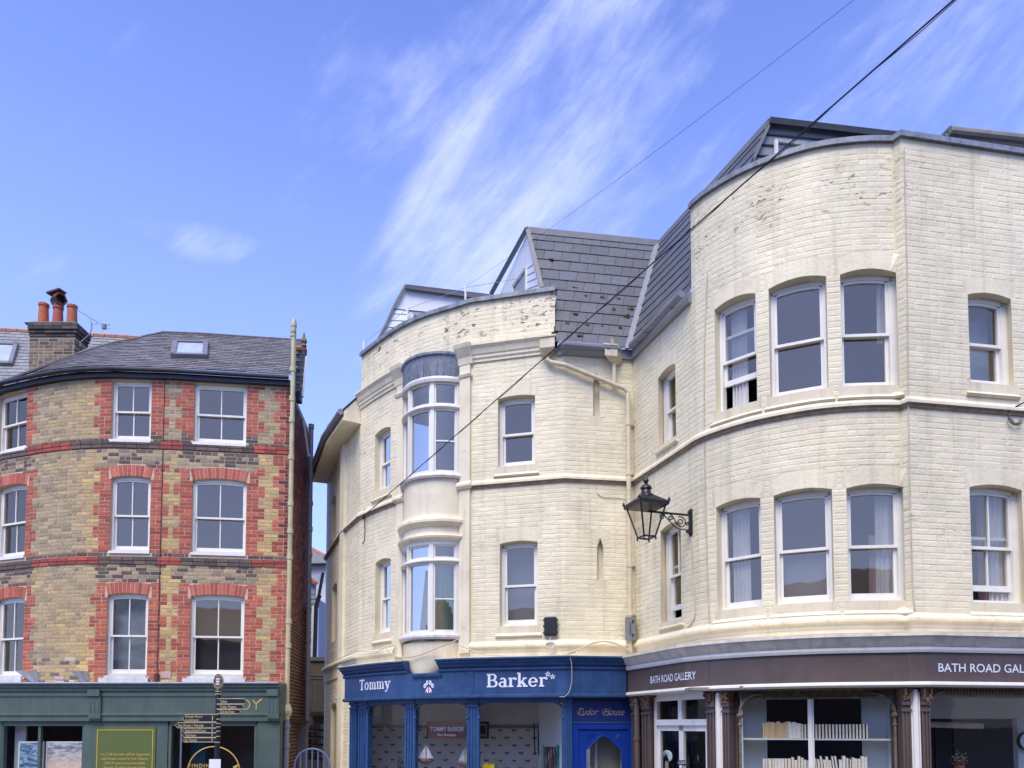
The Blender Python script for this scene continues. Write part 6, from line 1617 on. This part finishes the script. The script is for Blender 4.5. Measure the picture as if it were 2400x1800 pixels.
def sag(a, b, d, n=24): a, b = Vector(a), Vector(b); return [a.lerp(b, i/n)-Vector((0, 0, d*4*(i/n)*(1-i/n))) for i in range(n+1)]
q, z = CW.hit(857, 1212); A_ = CW.at(q, z, .06)
far = Py(2235, 0, 5.0); dirv = (far-A_); B_ = A_+dirv*1.25
m = MB(); m.tube(sag(A_, B_, .0), .0075, 6); m.tube([p+Vector((.012, 0, .012*sin(i*1.3))) for i, p in enumerate(sag(A_, B_, .0, 60))], .0032, 5)
tag(m.build('overhead_cable', M['dcable']), 'thick black overhead cable running from the left bow wall to the top right', 'cable')
m = MB(); m.lathe(CW.at(q, z-.05, .05), [(.02, 0), (.03, .03), (.02, .07)], 8); m.tube([CW.at(q, z-.04, .04), CW.at(q-.03, z+.06, .03), CW.at(q-.02, z+.16, .01)], .008, 5)
m.tube([CW.at(q, z-.05, .04), CW.at(q+.02, z-.25, .02), CW.at(q-.02, z-.45, .015), CW.at(q-.10, z-.5, .012)], .007, 5); m.build('cable_hook', M['dcable'], BB)
pA_ = P(1091, 672, D-.6); m = MB()
q2 = Py(1975, 0, 7.0); m.tube(sag(pA_, pA_+(q2-pA_)*1.3, .12, 30), .0024, 4)
tag(m.build('thin_overhead_wire', M['dcable']), 'thin overhead wire rising from the parapet pole across the sky', 'wire')
for i, (px, yt, yb, dd) in enumerate(((1091, 670, 712, 14.2), (955, 722, 762, 14.2), (853, 799, 838, 14.7))):
    m = MB(); m.tube([Py(px, yb+14, dd), Py(px, yt, dd)], .022, 6)
    tag(m.build('parapet_pole', M['white']), ('short white pole on the bow parapet under the sloping dormer edge', 'short white pole in front of the white dormer cladding', 'short white pole at the far left end of the bow parapet')[i], 'pole', 'white poles along the parapet')
m = MB(); m.tube([Py(1091, 674, 14.2), Py(955, 724, 14.2), Py(853, 803, 14.7)], .005, 4); m.tube([Py(1091, 674, 14.2), Py(1162, 662, 14.0), Py(1262, 645, 13.2)], .006, 4)
tag(m.build('parapet_wire', simple('pale_wire', srgb(200, 204, 208, .85), .5)), 'pale wire strung between the three parapet poles', 'wire')
# loose cream cables over the shop cornice
def wcable(pts, r=.009, mat='ccable', off=.10, root=BB, W=CW, lo=-1):
    m = MB(); P_ = []
    for i, (px, py) in enumerate(pts): q, z = W.hit(px, py, lo=lo); P_.append(W.at(q, z, off))
    out = []
    for i in range(len(P_)-1):
        for k in range(4): out.append(P_[i].lerp(P_[i+1], k/4))
    out.append(P_[-1])
    out = [out[0]]+[(out[i-1]+out[i]*2+out[i+1])/4 for i in range(1, len(out)-1)]+[out[-1]]
    m.tube(out, r, 5); m.build('wall_cable', M[mat], root)
wcable([(790, 1553), (806, 1545), (830, 1534), (846, 1526), (870, 1529), (895, 1528), (918, 1518), (936, 1513)])
wcable([(936, 1513), (945, 1530), (962, 1543), (985, 1545), (1010, 1540), (1045, 1526), (1080, 1512), (1098, 1502)], .010, off=.34)
wcable([(1080, 1512), (1110, 1525), (1150, 1538), (1190, 1539), (1260, 1540), (1320, 1537), (1350, 1531)], .009, off=.12)
wcable([(1328, 1535), (1360, 1524), (1390, 1510), (1420, 1505), (1450, 1510), (1480, 1524), (1488, 1531)], .014, off=.14)
wcable([(1334, 1535), (1342, 1560), (1343, 1600), (1335, 1625), (1322, 1636), (1312, 1635)], .005, 'ccable', .42)
wcable([(938, 1515), (931, 1534), (915, 1544), (880, 1550), (845, 1555)], .008)
wcable([(1394+6, 1156), (1406, 1163), (1418, 1168), (1450, 1168), (1470, 1172), (1477, 1182)], .004, 'dcable', .015)
for pts in ([(1660, 640), (1653, 800), (1652, 1000), (1656, 1200), (1662, 1400), (1668, 1490)], [(2119, 350), (2126, 640), (2128, 900), (2132, 1150), (2140, 1420), (2160, 1470)]):
    wcable(pts, .007, 'ccable', .02, GB, lo=s_cor)
wcable([(1622, 1258), (1624, 1330), (1630, 1400), (1631, 1450), (1610, 1476)], .008, 'ccable', .015, GB, lo=s_in+.2)
wcable([(1495, 1540), (1560, 1520), (1640, 1503), (1700, 1499), (1800, 1497), (1900, 1490), (2000, 1488), (2140, 1482), (2200, 1484), (2300, 1483), (2395, 1484)], .007, 'ccable', .07, GB, lo=s_in+.05)
wcable([(2360, 985), (2364, 965), (2380, 955), (2400, 945), (2420, 935)], .010, 'dcable', .05, GB, lo=s_st)
m = MB(); q, z = CW.hit(2376, 985, lo=s_st)
for k in range(6): m.tube([CW.at(q+(.05+.012*k)*cos(a_), z+(.06)*sin(a_)*(1+.1*k), .05) for a_ in [pi+pi*i/10 for i in range(11)]], .003, 4)
tag(m.build('wire_tangle', M['dcable']), 'small tangle of thin wires on the wall at the far right', 'wire')
# moss clumps on the slates
mo = simple('brown_moss', srgb(96, 76, 36, .8), .95, .4, 30, .8, 60)
for px, py, r in ((1293, 611, .05), (1347, 676, .05), (1373, 696, .025), (1412, 698, .04), (1449, 700, .035), (1346, 738, .055), (1438, 724, .03), (1464, 743, .06), (1332, 756, .03), (1374, 762, .03), (1358, 787, .04), (1478, 724, .05), (1453, 770, .03), (1412, 766, .02)):
    best = None
    for i in range(60):
        t = i/59; d = ray(px, py); z = ZE+HM*t; qv = Vector((0, 0, H))+d*((z-H)/d.z)
        for j in range(100):
            p = msurf(1.2+j*.02, t)
            e = (p-qv).length
            if best is None or e < best[0]: best = (e, p)
    r *= .72; m = MB(); p = best[1]+Vector((0, -.02, 0)); rnd = random.Random(px)
    for k in range(9):
        c = p+Vector((rnd.uniform(-r, r)*1.3, rnd.uniform(-.02, .01), rnd.uniform(-r*.5, r*.5))); s_ = r*rnd.uniform(.2, .42)
        m.obox(c, (s_, s_*.3, 0), (-s_*.3, s_, .01), (0, s_*.2, s_*.8))
    tag(m.build('moss_clump', mo), {1293: 'brown moss clump highest on the grey slate slope', 1412: 'moss clump on the slates at mid slope, width of two slates left of the valley' if py < 740 else 'moss clump just above the gutter in the middle of the slates', 1464: 'large brown moss clump beside the lead valley', 1346: 'largest brown moss clump at the middle of the slate slope'}.get(px, 'brown moss clump, %s on the slates'%{1347:'left of centre and second',1373:'tiny, just right of the second',1412:'mid slope, third',1449:'mid slope near the valley, fourth',1438:'upper right pair, lower one, fifth',1332:'lower left, sixth',1374:'lower middle, seventh',1358:'lowest, just above the gutter, last',1478:'right beside the valley lead, half way',1453:'bottom right, next to the valley, third from the bottom',}.get(px, 'lower right of centre, eighth')), 'moss', 'moss clumps on the slates')

# ================================================================ curtains
def curtain(o, t0, t1, z0f, z1f, mat, label, back=.24, slant=0.0, group='curtains in the upper windows'):
    W = o.W; a, b = o.a+(o.b-o.a)*t0, o.a+(o.b-o.a)*t1; z0 = o.z0+(o.zs-o.z0)*z0f; z1 = o.z0+(o.zc-o.z0)*z1f; n = 34; m = MB(); rows = 5; vs = []
    for r in range(rows+1):
        z = z1+(z0-z1)*r/rows; sl = slant*(r/rows)
        for i in range(n+1):
            u = i/n; q = a+(b-a)*u*(1-.25*sin(pi*r/rows)*abs(slant)*4)+sl
            vs.append(W.at(q, z, -back-.015*sin(u*2*pi*5+r*.3)-.008*sin(u*37)))
    m.add(vs, [(r*(n+1)+i, r*(n+1)+i+1, (r+1)*(n+1)+i+1, (r+1)*(n+1)+i) for r in range(rows) for i in range(n)])
    tag(m.build('curtain', M[mat], smooth=True), label, 'curtain', group)
curtain(oWa, .18, .62, 0, 1, 'curtain', 'white curtain in the open top left sash of the rounded bay')
curtain(oWc, .80, 1.0, .45, 1, 'curtain', 'narrow white curtain in the top right window of the rounded bay')
curtain(oWe, .15, .60, 0, 1, 'curtain', 'white curtain in the lower left window of the rounded bay')
curtain(oWg, .62, .98, 0, 1, 'curtain', 'white curtain in the lower right window of the rounded bay')
curtain(oWg, .50, .62, 0, .6, 'curtainpink', 'narrow pink curtain edge in the lower right window of the rounded bay', .26)
curtain(oWh, .45, 1.0, 0, 1, 'curtain', 'gathered net curtain in the far right lower window')
curtain(oWh, .26, .45, 0, 1, 'curtainpink', 'dusky pink curtain in the far right lower window', .27)
curtain(oWj, .5, .95, 0, 1, 'curtain', 'pale curtain in the lower flank window behind the lantern')
for b_, (q0, q1), mat, lab in ((0, (.45, .62), 'curtain', 'white drape hanging in the left light of the lower bow window'),):
    a, b = BW.L*q0, BW.L*q1; m = MB(); n = 20; vs = [BW.at(a+(b-a)*i/n+(.12 if r == 0 else -.05)*(1-i/n), ZZ(5.1) if r == 0 else ZZ(4.05), -.16-.02*sin(i*1.9)) for r in (0, 1) for i in range(n+1)]
    m.add(vs, [(i, i+1, n+2+i, n+1+i) for i in range(n)]); tag(m.build('curtain', M[mat], smooth=True), lab, 'curtain')
a, b = bx(1020), bx(1058); m = MB(); n = 20
vs = [BW.at(a+(b-a)*i/n+(.05*r), ZZ((5.45, 4.9, 4.05)[r]), -.14-.02*sin(i*1.4+r)) for r in range(3) for i in range(n+1)]
m.add(vs, [(r*(n+1)+i, r*(n+1)+i+1, (r+1)*(n+1)+i+1, (r+1)*(n+1)+i) for r in range(2) for i in range(n)])
tag(m.build('flag_drape', simple('green_cloth', srgb(70, 170, 140, .85), .8, .2, 4), smooth=True), 'green flag used as a drape in the lower bow window', 'flag')
m = MB(); m.add([BW.at(a-.02, ZZ(5.5), -.13), BW.at(b+.02, ZZ(5.36), -.13), BW.at(b-.12, ZZ(5.2), -.13), BW.at(a-.02, ZZ(5.2), -.13)], [(0, 1, 2, 3)])
tag(m.build('red_cloth', simple('red_cloth', srgb(170, 90, 96, .85), .8, .2, 4)), 'folded red cloth behind the upper light of the lower bow window', 'cloth')
m = MB(); m.add([BW.at(bx(1045), ZZ(4.7), -.12), BW.at(bx(1070), ZZ(5.0), -.12), BW.at(bx(1070), ZZ(4.05), -.12), BW.at(bx(1030), ZZ(4.05), -.12)], [(0, 1, 2, 3)])

# ================================================================ TV aerial
ta = thing('tv_aerial', 'old television aerial leaning from the chimney on a bent mast', 'aerial', Py(188, 810, CYD-.1))
m = MB(); m.tube([Py(188, 812, CYD-.1), Py(188, 803, CYD-.1), Py(211, 783, CYD-.1), Py(215, 770, CYD-.1), Py(215, 757, CYD-.1)], .014, 6); m.build('mast', M['gutter'], ta)
m = MB(); m.tube([Py(177, 724, CYD-.1), Py(240, 762, CYD-.1)], .008, 5); m.tube([Py(209, 744, CYD-.1), Py(215, 758, CYD-.1), Py(226, 761, CYD-.1), Py(228, 755, CYD-.1)], .006, 5); m.build('boom', M['gutter'], ta)
for a, b in (((238, 768), (259, 761)), ((240, 774), (260, 769)), ((239, 762), (258, 760))):
    m = MB(); m.tube([Py(*a, CYD-.1), Py(*b, CYD-.25)], .005, 4); m.build('element', M['gutter'], ta)
m = MB(); a, b = Py(238, 769, CYD-.15), Py(250, 761, CYD-.1); m.box(tuple(a), (b.x, b.y, b.z)); m.build('reflector', M['greybox'], ta)

# ================================================================ alley and what stands beyond it
YA = 20.0
al = thing('alley_landing', 'concrete landing with plain iron railings bridging the alley', 'landing', Py(715, 1700, YA))
x0, x1 = Py(672, 1640, YA).x, Py(800, 1640, YA).x
m = MB(); m.box((x0, YA, zat(1677, YA)), (x1, YA+3, zat(1668, YA))); m.build('slab', simple('mossy_concrete', srgb(112, 104, 84, .8), .9, .3, 8), al)
m = MB(); m.tube([(x0, YA, zat(1592, YA)), (x1, YA, zat(1592, YA))], .022, 6); m.tube([(x0, YA, zat(1584, YA)), (x1, YA, zat(1584, YA))], .03, 6); m.build('handrail', M['greybox'], al)
for i in range(14):
    x = x0+.15+i*.13; m = MB(); m.tube([(x, YA, zat(1670, YA)), (x, YA, zat(1592, YA))], .010, 5); m.build('baluster', M['greybox'], al)
m = MB(); m.box((x0-1, YA+2.6, 0), (x1+1, YA+2.8, zat(1545, YA+2.6))); m.build('back_wall', simple('brown_render', srgb(120, 106, 84, .8), .9, .2, 2), al)
m = MB(); m.box((x0-1, YA+2.55, zat(1549, YA+2.6)), (x1+1, YA+2.85, zat(1540, YA+2.6))); m.build('wall_coping', M['greybox'], al)
for r in range(5):
    for c_ in range(3):
        px = 713+c_*14+random.uniform(-1, 1); py = 1698+r*17
        m = MB(); a = Py(px, py+11, 19.6); b = Py(px+ (11 if c_ else 7), py, 19.6); m.box((a.x, 19.6, a.z), (b.x, 20.2, b.z))
        if c_ == 0: tag(m.build('white_bin_end', M['whiteold']), ('topmost', 'second', 'third', 'fourth', 'lowest')[r]+' white box end in the dark space under the landing', 'box', 'white boxes under the landing')
        else: tag(m.build('brown_box', simple('brown_crate', srgb(120, 96, 76, .8), .9, .4, 20)), ('left', 'right')[c_-1]+' brown crate on rack level '+('one', 'two', 'three', 'four', 'five')[r]+' under the landing, counted from the top', 'crate', 'brown crates under the landing')
    m = MB(); a = Py(700, 1712+r*17, 19.7); b = Py(760, 1709+r*17, 19.7); m.box((a.x, 19.65, a.z), (b.x, 20.3, b.z)); tag(m.build('rack_shelf', M['black']), 'dark rack shelf under the landing, number %s from the top' % ('one', 'two', 'three', 'four', 'five')[r], 'shelf', 'rack shelves under the landing')
YG = 15.4; cg = Py(731, 1830, YG); m = MB(); R1 = (Py(772, 1790, YG).x-Py(690, 1790, YG).x)/2
gt = thing('arched_gate', 'blue painted arched iron gate across the alley', 'gate', (cg.x, YG, 0))
z_c = zat(1755, YG)-R1
m.tube([(cg.x+R1*cos(pi*i/24), YG, z_c+R1*sin(pi*i/24)) for i in range(25)], .022, 8); M['gateblue'] = simple('faded_blue_iron', srgb(96, 108, 146, .85), .5, .1); m.build('arch_rail', M['gateblue'], gt)
for i in range(5):
    x = cg.x-R1+2*R1*(i+1)/6; m = MB(); m.tube([(x, YG, .1), (x, YG, z_c+sqrt(max(0, R1*R1-(x-cg.x)**2)))], .016, 6); m.build('bar', M['gateblue'], gt)
for sg in (-1, 1):
    m = MB(); m.tube([(cg.x+sg*R1, YG, 0), (cg.x+sg*R1, YG, z_c)], .024, 6); m.build('gate_post', M['gateblue'], gt)
# distant houses in the gap
def house(px0, px1, py_e, py_r, dd, mw, label, slopes=0, chim_=False):
    a, b = Py(px0, py_e, dd).x, Py(px1, py_e, dd).x; ze, zr_ = zat(py_e, dd), zat(py_r, dd)
    t = thing('house', label, 'house', ((a+b)/2, dd, 0), 'houses beyond the alley')
    m = MB(); m.box((a, dd, 0), (b, dd+8, ze)); m.build('wall', mw, t)
    return t, a, b, ze, zr_
hw = simple('rough_white_render', srgb(214, 214, 212, .85), .9, .15, 2, .3, 20)
t, a, b, ze, zr_ = house(655, 800, 1322, 1290, 46, hw, 'white rendered house with red ridge tiles seen down the alley')
rd0, rd1 = Py(720, 1280, 50), Py(770, 1312, 50)
m = MB(); m.add([Py(640, 1324, 45.6), Py(800, 1322, 45.6), Py(800, 1330, 50), Py(720, 1284, 50), Py(640, 1250, 50)], [(0, 1, 2, 3, 4)]); m.build('roof', simple('far_grey_slate', srgb(128, 126, 122, .8), .7, .15, 5), t)
m = MB(); m.tube([Py(640, 1246, 49.9), Py(722, 1286, 49.9), Py(800, 1326, 49.9)], .22, 6); m.build('ridge_tile', simple('far_red_ridge', srgb(196, 120, 100, .82), .8, .15, 5), t)
m = MB(); m.tube([Py(640, 1325, 45.3), Py(800, 1322, 45.3)], .09, 6); m.build('gutter', M['black'], t)
t, a, b, ze, zr_ = house(690, 741, 1400, 1372, 30, simple('grey_boarding', srgb(140, 148, 156, .85), .6, .06), 'grey boarded gable with terracotta edge seen down the alley')
for k in range(9):
    m = MB(); z = zat(1392+k*11, 29.9); m.box((a, 29.93, z), (b, 29.98, z+.15)); m.build('clap_board', bpy.data.materials['grey_boarding'], t)
m = MB(); m.tube([Py(700, 1340, 29.8), Py(742, 1368, 29.8)], .10, 5); m.build('verge_tile', M['terra'], t)
m = MB(); m.add([Py(690, 1400, 29.95), Py(741, 1400, 29.95), Py(741, 1368, 29.95), Py(690, 1336, 29.95)], [(0, 1, 2, 3)]); m.build('gable', bpy.data.materials['grey_boarding'], t)
t, a, b, ze, zr_ = house(744, 800, 1438, 1420, 34, simple('slate_blue_boarding', srgb(130, 142, 164, .85), .6, .06), 'blue grey boarded house low behind the alley wall')
for k in range(12):
    m = MB(); z = zat(1450+k*9.5, 33.9); m.box((a, 33.93, z), (b, 33.98, z+.14)); m.build('clap_board', bpy.data.materials['slate_blue_boarding'], t)
m = MB(); m.tube([Py(744, 1440, 33.8), Py(800, 1440, 33.8)], .13, 5); m.build('ridge_tile', M['terra'], t)
m = MB(); m.box(tuple(Py(735, 1545, 33.5)), tuple(Py(800, 1487, 34))); m.build('lower_roof', simple('far_dark_slate', srgb(92, 96, 104, .8), .7, .2, 8), t)
m = MB(); m.box((Py(728, 1600, 24).x, 24, 0), (Py(737, 1600, 24).x, 24.4, zat(1420, 24))); tag(m.build('white_wall_end', M['white']), 'narrow white wall end behind the grey alley drainpipe', 'wall')
m = MB(); m.tube([Py(737, 1560, 23), Py(741, 1420, 23), Py(749, 1395, 23)], .07, 6); m.tube([Py(742, 1425, 23), Py(757, 1342, 23)], .05, 6); tag(m.build('black_flue', M['black']), 'black forked flue standing beyond the alley', 'flue')

# ================================================================ things in the shop windows
YS = 13.75
def pS(px, py, dd=YS): return Py(px, py, dd)
# hanging wooden sign
sg_ = thing('hanging_sign', 'reddish wooden shop sign hung on cords in the blue shop window', 'sign', pS(1048, 1733, 13.35))
m = MB(); q = [pS(1003, 1731, 13.4), pS(1094, 1731, 13.3), pS(1089, 1691, 13.3), pS(1003, 1693, 13.4)]
m.add(q+[v+Vector((0, .02, 0)) for v in q], [(0, 1, 2, 3), (7, 6, 5, 4), (0, 4, 5, 1), (1, 5, 6, 2), (2, 6, 7, 3), (3, 7, 4, 0)]); m.build('board', simple('red_brown_board', srgb(138, 88, 76, .85), .6, .25, 18), sg_)
def splc(x, y): return Vector((q[0].x+x, q[0].y-.012-x*.15, y))
m = MB(); letter(m, splc, 'TOMMY BARKER', .035, zat(1714, 13.35), .60, .078, bold=.015); letter(m, splc, 'Dog Boutique', .17, zat(1725, 13.35), .32, .045, bold=.015); m.build('sign_lettering', M['lwhite'], sg_)
for a, b in (((1005, 1692), (1007, 1665)), ((1087, 1690), (1084, 1665))):
    m = MB(); m.tube([pS(*a, 13.34), pS(*b, 13.34)], .004, 4); m.build('cord', M['ccable'], sg_)
def boat(px, pyb, pyt, wpx, dd, label, hullc, sailc):
    t = thing('model_yacht', label, 'model boat', pS(px, pyb, dd)); sc = (pS(px+1, pyb, dd)-pS(px, pyb, dd)).length
    c = pS(px, pyb, dd); w2 = wpx/2*sc; h = (pyb-pyt)*sc
    m = MB(); k = 9; top = [c+Vector((w2*(2*i/(k-1)-1), 0, .02+.015*abs(2*i/(k-1)-1)**2)) for i in range(k)]
    vs = []
    for i, p in enumerate(top):
        u = 1-abs(2*i/(k-1)-1)**2; vs += [p+Vector((0, -.05*u, 0)), p+Vector((0, .05*u, 0)), p-Vector((0, 0, .07*max(.15, u)))]
    m.add(vs, [(3*i, 3*i+3, 3*i+4, 3*i+1) for i in range(k-1)]+[(3*i, 3*i+2, 3*i+5, 3*i+3) for i in range(k-1)]+[(3*i+1, 3*i+4, 3*i+5, 3*i+2) for i in range(k-1)]); m.build('hull', hullc, t)
    m = MB(); m.tube([c, c+Vector((0, 0, h))], .006, 6); m.tube([c+Vector((-w2*.8, 0, .05)), c+Vector((0, 0, .045))], .004, 5); m.build('mast', M['tan'], t)
    for sgn, ww in ((-1, .95), (1, .8)):
        m = MB(); n = 6; vs = []
        for i in range(n+1):
            u = i/n; vs += [c+Vector((sgn*.012, 0, .06+(h*.92-.06)*u)), c+Vector((sgn*(.012+w2*ww*(1-u)), -.03*sin(pi*u), .06+(h*.92-.06)*u*.98))]
        m.add(vs, [(2*i, 2*i+1, 2*i+3, 2*i+2) for i in range(n)]); m.build('sail', sailc, t)
sail = simple('white_sailcloth', srgb(226, 228, 240, .88), .7, .1, 10); sail2 = simple('printed_sailcloth', srgb(196, 206, 216, .88), .7, .35, 14); hull = simple('driftwood_hull', srgb(150, 124, 96, .85), .8, .3, 20)
boat(999, 1786, 1745, 40, 13.2, 'model yacht with pale lilac sails in the middle blue shop window', hull, sail)
boat(1090, 1793, 1750, 34, 13.1, 'model yacht with white striped sails beside the right post', simple('pink_hull', srgb(176, 116, 104, .85), .8, .2), sail2)
def bush(px, py, r, dd, label, col, n=160, cat='plant', name='potted_plant', pot_=True):
    t = thing(name, label, cat, pS(px, py+r*1.6, dd)); sc = (pS(px+1, py, dd)-pS(px, py, dd)).length; c = pS(px, py, dd); R_ = r*sc; rnd = random.Random(px); m = MB()
    for i in range(n):
        v = Vector((rnd.gauss(0, 1), rnd.gauss(0, 1), rnd.gauss(0, 1))).normalized()*R_*rnd.uniform(.3, 1); u = Vector((rnd.uniform(-1, 1), rnd.uniform(-1, 1), rnd.uniform(-.3, 1))).normalized(); w_ = u.cross(v).normalized(); s_ = R_*rnd.uniform(.12, .22); k = rnd.uniform(.6, 1.3)
        m.add([c+v-w_*s_*.4, c+v+u*s_, c+v+w_*s_*.4, c+v-u*s_*.6], [(0, 1, 2, 3)], (k, k, k))
    m.build('leaves', simple(label[:12].replace(' ', '_')+'_leaf', col, .6, .2, 20, attr=True), t, kind='stuff')
    m = MB(); m.lathe(c-Vector((0, 0, R_*1.6)), [(R_*.4, 0), (R_*.55, R_*.9)], 12); m.build('pot', M['terra'], t)
bush(940, 1790, 17, 13.6, 'dark green leafy plant in the left blue shop window', srgb(40, 74, 40, .9))
bush(1163, 1788, 13, 13.0, 'pale succulent behind yellow flowers in the right blue shop window', srgb(110, 150, 120, .9))
bush(2025, 1793, 1, 11, 'x', (1, 1, 1), 2) if 0 else None
bush(2248, 1779, 21, 10.2, 'spiky pale succulent in a white pot in the right gallery window', srgb(170, 160, 140, .9), 120)
t = thing('yellow_flowers', 'bright yellow flowers at the foot of the right blue shop window', 'flowers', pS(1143, 1812, 13.0)); m = MB(); rnd = random.Random(2)
for i in range(30):
    c = pS(1143+rnd.uniform(-13, 13), 1802+rnd.uniform(-9, 8), 12.95)
    for k in range(5): an = k*2*pi/5+rnd.random(); m.add([c, c+Vector((.03*cos(an-.4), -.01, .03*sin(an-.4))), c+Vector((.045*cos(an), -.015, .045*sin(an))), c+Vector((.03*cos(an+.4), -.01, .03*sin(an+.4)))], [(0, 1, 2, 3)])
m.build('petal', simple('yellow_petal', srgb(250, 224, 20), .6, .1), t, kind='stuff')
# dog leads and scarves on the white wall
cols = [(120, 150, 150), (90, 96, 90), (60, 80, 100), (130, 110, 86), (86, 66, 92), (110, 100, 96), (50, 140, 160), (130, 190, 200)]
for i, cl_ in enumerate(cols):
    px = 1272+i*5.8; c = pS(px, 1752, 12.95); m = MB(); n = 8
    vs = []
    for r in range(n+1): z = zat(1750+r*9-(4 if i in (0, 6) else 0), 12.95); w2 = .020*(1+.25*sin(r*1.1+i)); vs += [(c.x-w2+.006*sin(r+i), 12.95, z), (c.x+.0+.006*sin(r+i), 12.92, z), (c.x+w2+.006*sin(r+i), 12.95, z)]
    m.add(vs, [(3*r+j, 3*r+j+1, 3*r+j+4, 3*r+j+3) for r in range(n) for j in (0, 1)])
    tag(m.build('scarf', simple('scarf_cloth', srgb(*cl_, .85), .85, .35, 30)), ['grey green', 'olive grey', 'slate blue', 'tan', 'dark plum', 'taupe', 'teal', 'pale turquoise'][i]+' scarf hanging on the rail at the right of the blue shop window', 'scarf', 'scarves on the rail')
m = MB(); 
for x_ in (1252, 1261): m.tube([pS(x_, 1695, 13.3), pS(x_+2, 1770, 13.3)], .012, 5)
tag(m.build('dog_lead', M['black']), 'pair of black dog leads hanging beside the scarves', 'dog lead')
def picture(a, b, dd, col, label, mat=None, inner=.25):
    p, q = Py(*a, dd), Py(*b, dd); t = thing('framed_picture', label, 'picture', ((p.x+q.x)/2, dd, q.z)); m = MB(); th = .035
    m.box((p.x, dd-.03, q.z), (p.x+th, dd, p.z)); m.box((q.x-th, dd-.03, q.z), (q.x, dd, p.z)); m.box((p.x+th, dd-.03, q.z), (q.x-th, dd, q.z+th)); m.box((p.x+th, dd-.03, p.z-th), (q.x-th, dd, p.z)); m.build('frame', M['black'], t)
    m = MB(); m.box((p.x+th, dd-.01, q.z+th), (q.x-th, dd, p.z-th)); m.build('mount', M['room'], t)
    ix, iz = (q.x-p.x)*inner, (p.z-q.z)*inner; m = MB(); m.box((p.x+ix, dd-.014, q.z+iz), (q.x-ix, dd-.010, p.z-iz)); m.build('print', mat or simple('dark_print', srgb(*col, .8), .6, .4, 14), t)
picture((1001, 1691), (1094, 1731), 14.4, (60, 60, 60), 'black framed picture half hidden behind the wooden shop sign')
picture((1112, 1691), (1146, 1731), 14.4, (30, 32, 30), 'black framed dark picture right of the blue window post')
picture((1568, 1651), (1641, 1742), 12.4, (110, 104, 100), 'black framed map seen through the gallery door', inner=.06)
m = MB(); a = Py(1595, 1789, 10.6); b = Py(1618, 1781, 10.6)
t = thing('closed_sign', 'small dark hanging sign behind the gallery door glass', 'sign', a); m.box((Py(1588, 1785, 10.85).x, 10.84, zat(1793, 10.85)), (Py(1606, 1785, 10.85).x, 10.85, zat(1782, 10.85))); m.build('board', M['navy'], t)
m = MB(); letter(m, lambda x, y: Vector((x, 10.835, y)), 'CLOSED', Py(1589, 1785, 10.85).x, zat(1790, 10.85), .095, .034); m.build('sign_lettering', M['lwhite'], t)
# fan ornament behind the gallery door
t = thing('paper_fan', 'pale blue paper fan standing inside the gallery door', 'ornament', Py(1561, 1800, 10.9)); m = MB(); c = Py(1563, 1772, 10.9)
for i in range(14): a0, a1 = radians(-60+i*18), radians(-60+i*18+13); m.add([c+Vector((.01*cos(a0), 0, .01*sin(a0))), c+Vector((.075*cos(a0), -.02, .085*sin(a0))), c+Vector((.075*cos(a1), .0, .085*sin(a1)))], [(0, 1, 2)])
m.build('fan', simple('fan_paper', srgb(186, 212, 216, .88), .7), t)
m = MB(); m.lathe(c-Vector((0, 0, .22)), [(.03, 0), (.025, .14), (.03, .15)], 8); m.build('fan_stand', M['greybox'], t)
# white tube and clock in the right gallery window
m = MB(); m.tube([Py(2150, 1697, 11.5), Py(2302, 1702, 11.5)], .045, 12); tag(m.build('ceiling_tube', M['whiteold']), 'long white tube hanging across the right gallery window', 'tube')
m = MB(); m.box((Py(2172, 1670, 11.3).x, 11.3, 2.60), (8.5, 11.6, 2.96)); m.build('beam', M['greywall'], GB)
m = MB(); m.box((Py(2384, 1700, 10.6).x, 10.6, .2), (Py(2430, 1700, 10.6).x, 10.7, 2.6)); m.build('pale_pier', M['greywall'], GB)
t = thing('wall_clock', 'round wall clock cut by the right edge of the photo', 'clock', Py(2408, 1738, 10.5)); c = Py(2408, 1737, 10.52)
m = MB(); v, f = ell(c.x, c.z, .13, .13, 10.5, .05); m.add(v, f); m.build('rim', M['black'], t)
m = MB(); v, f = ell(c.x, c.z, .115, .115, 10.49, .01); m.add(v, f); m.build('dial', M['lwhite'], t)
m = MB(); a, b = Py(2196, 1600+110, 12.2), Py(2242, 1800, 12.2)
for x in (a.x, b.x): m.box((x-.03, 12.2, 1), (x+.03, 12.25, 2.6))
m.box((a.x, 12.2, zat(1750, 12.2)), (b.x, 12.25, zat(1746, 12.2))); tag(m.build('easel_frame', M['black']), 'dark upright display frame in the back of the right gallery room', 'display frame')
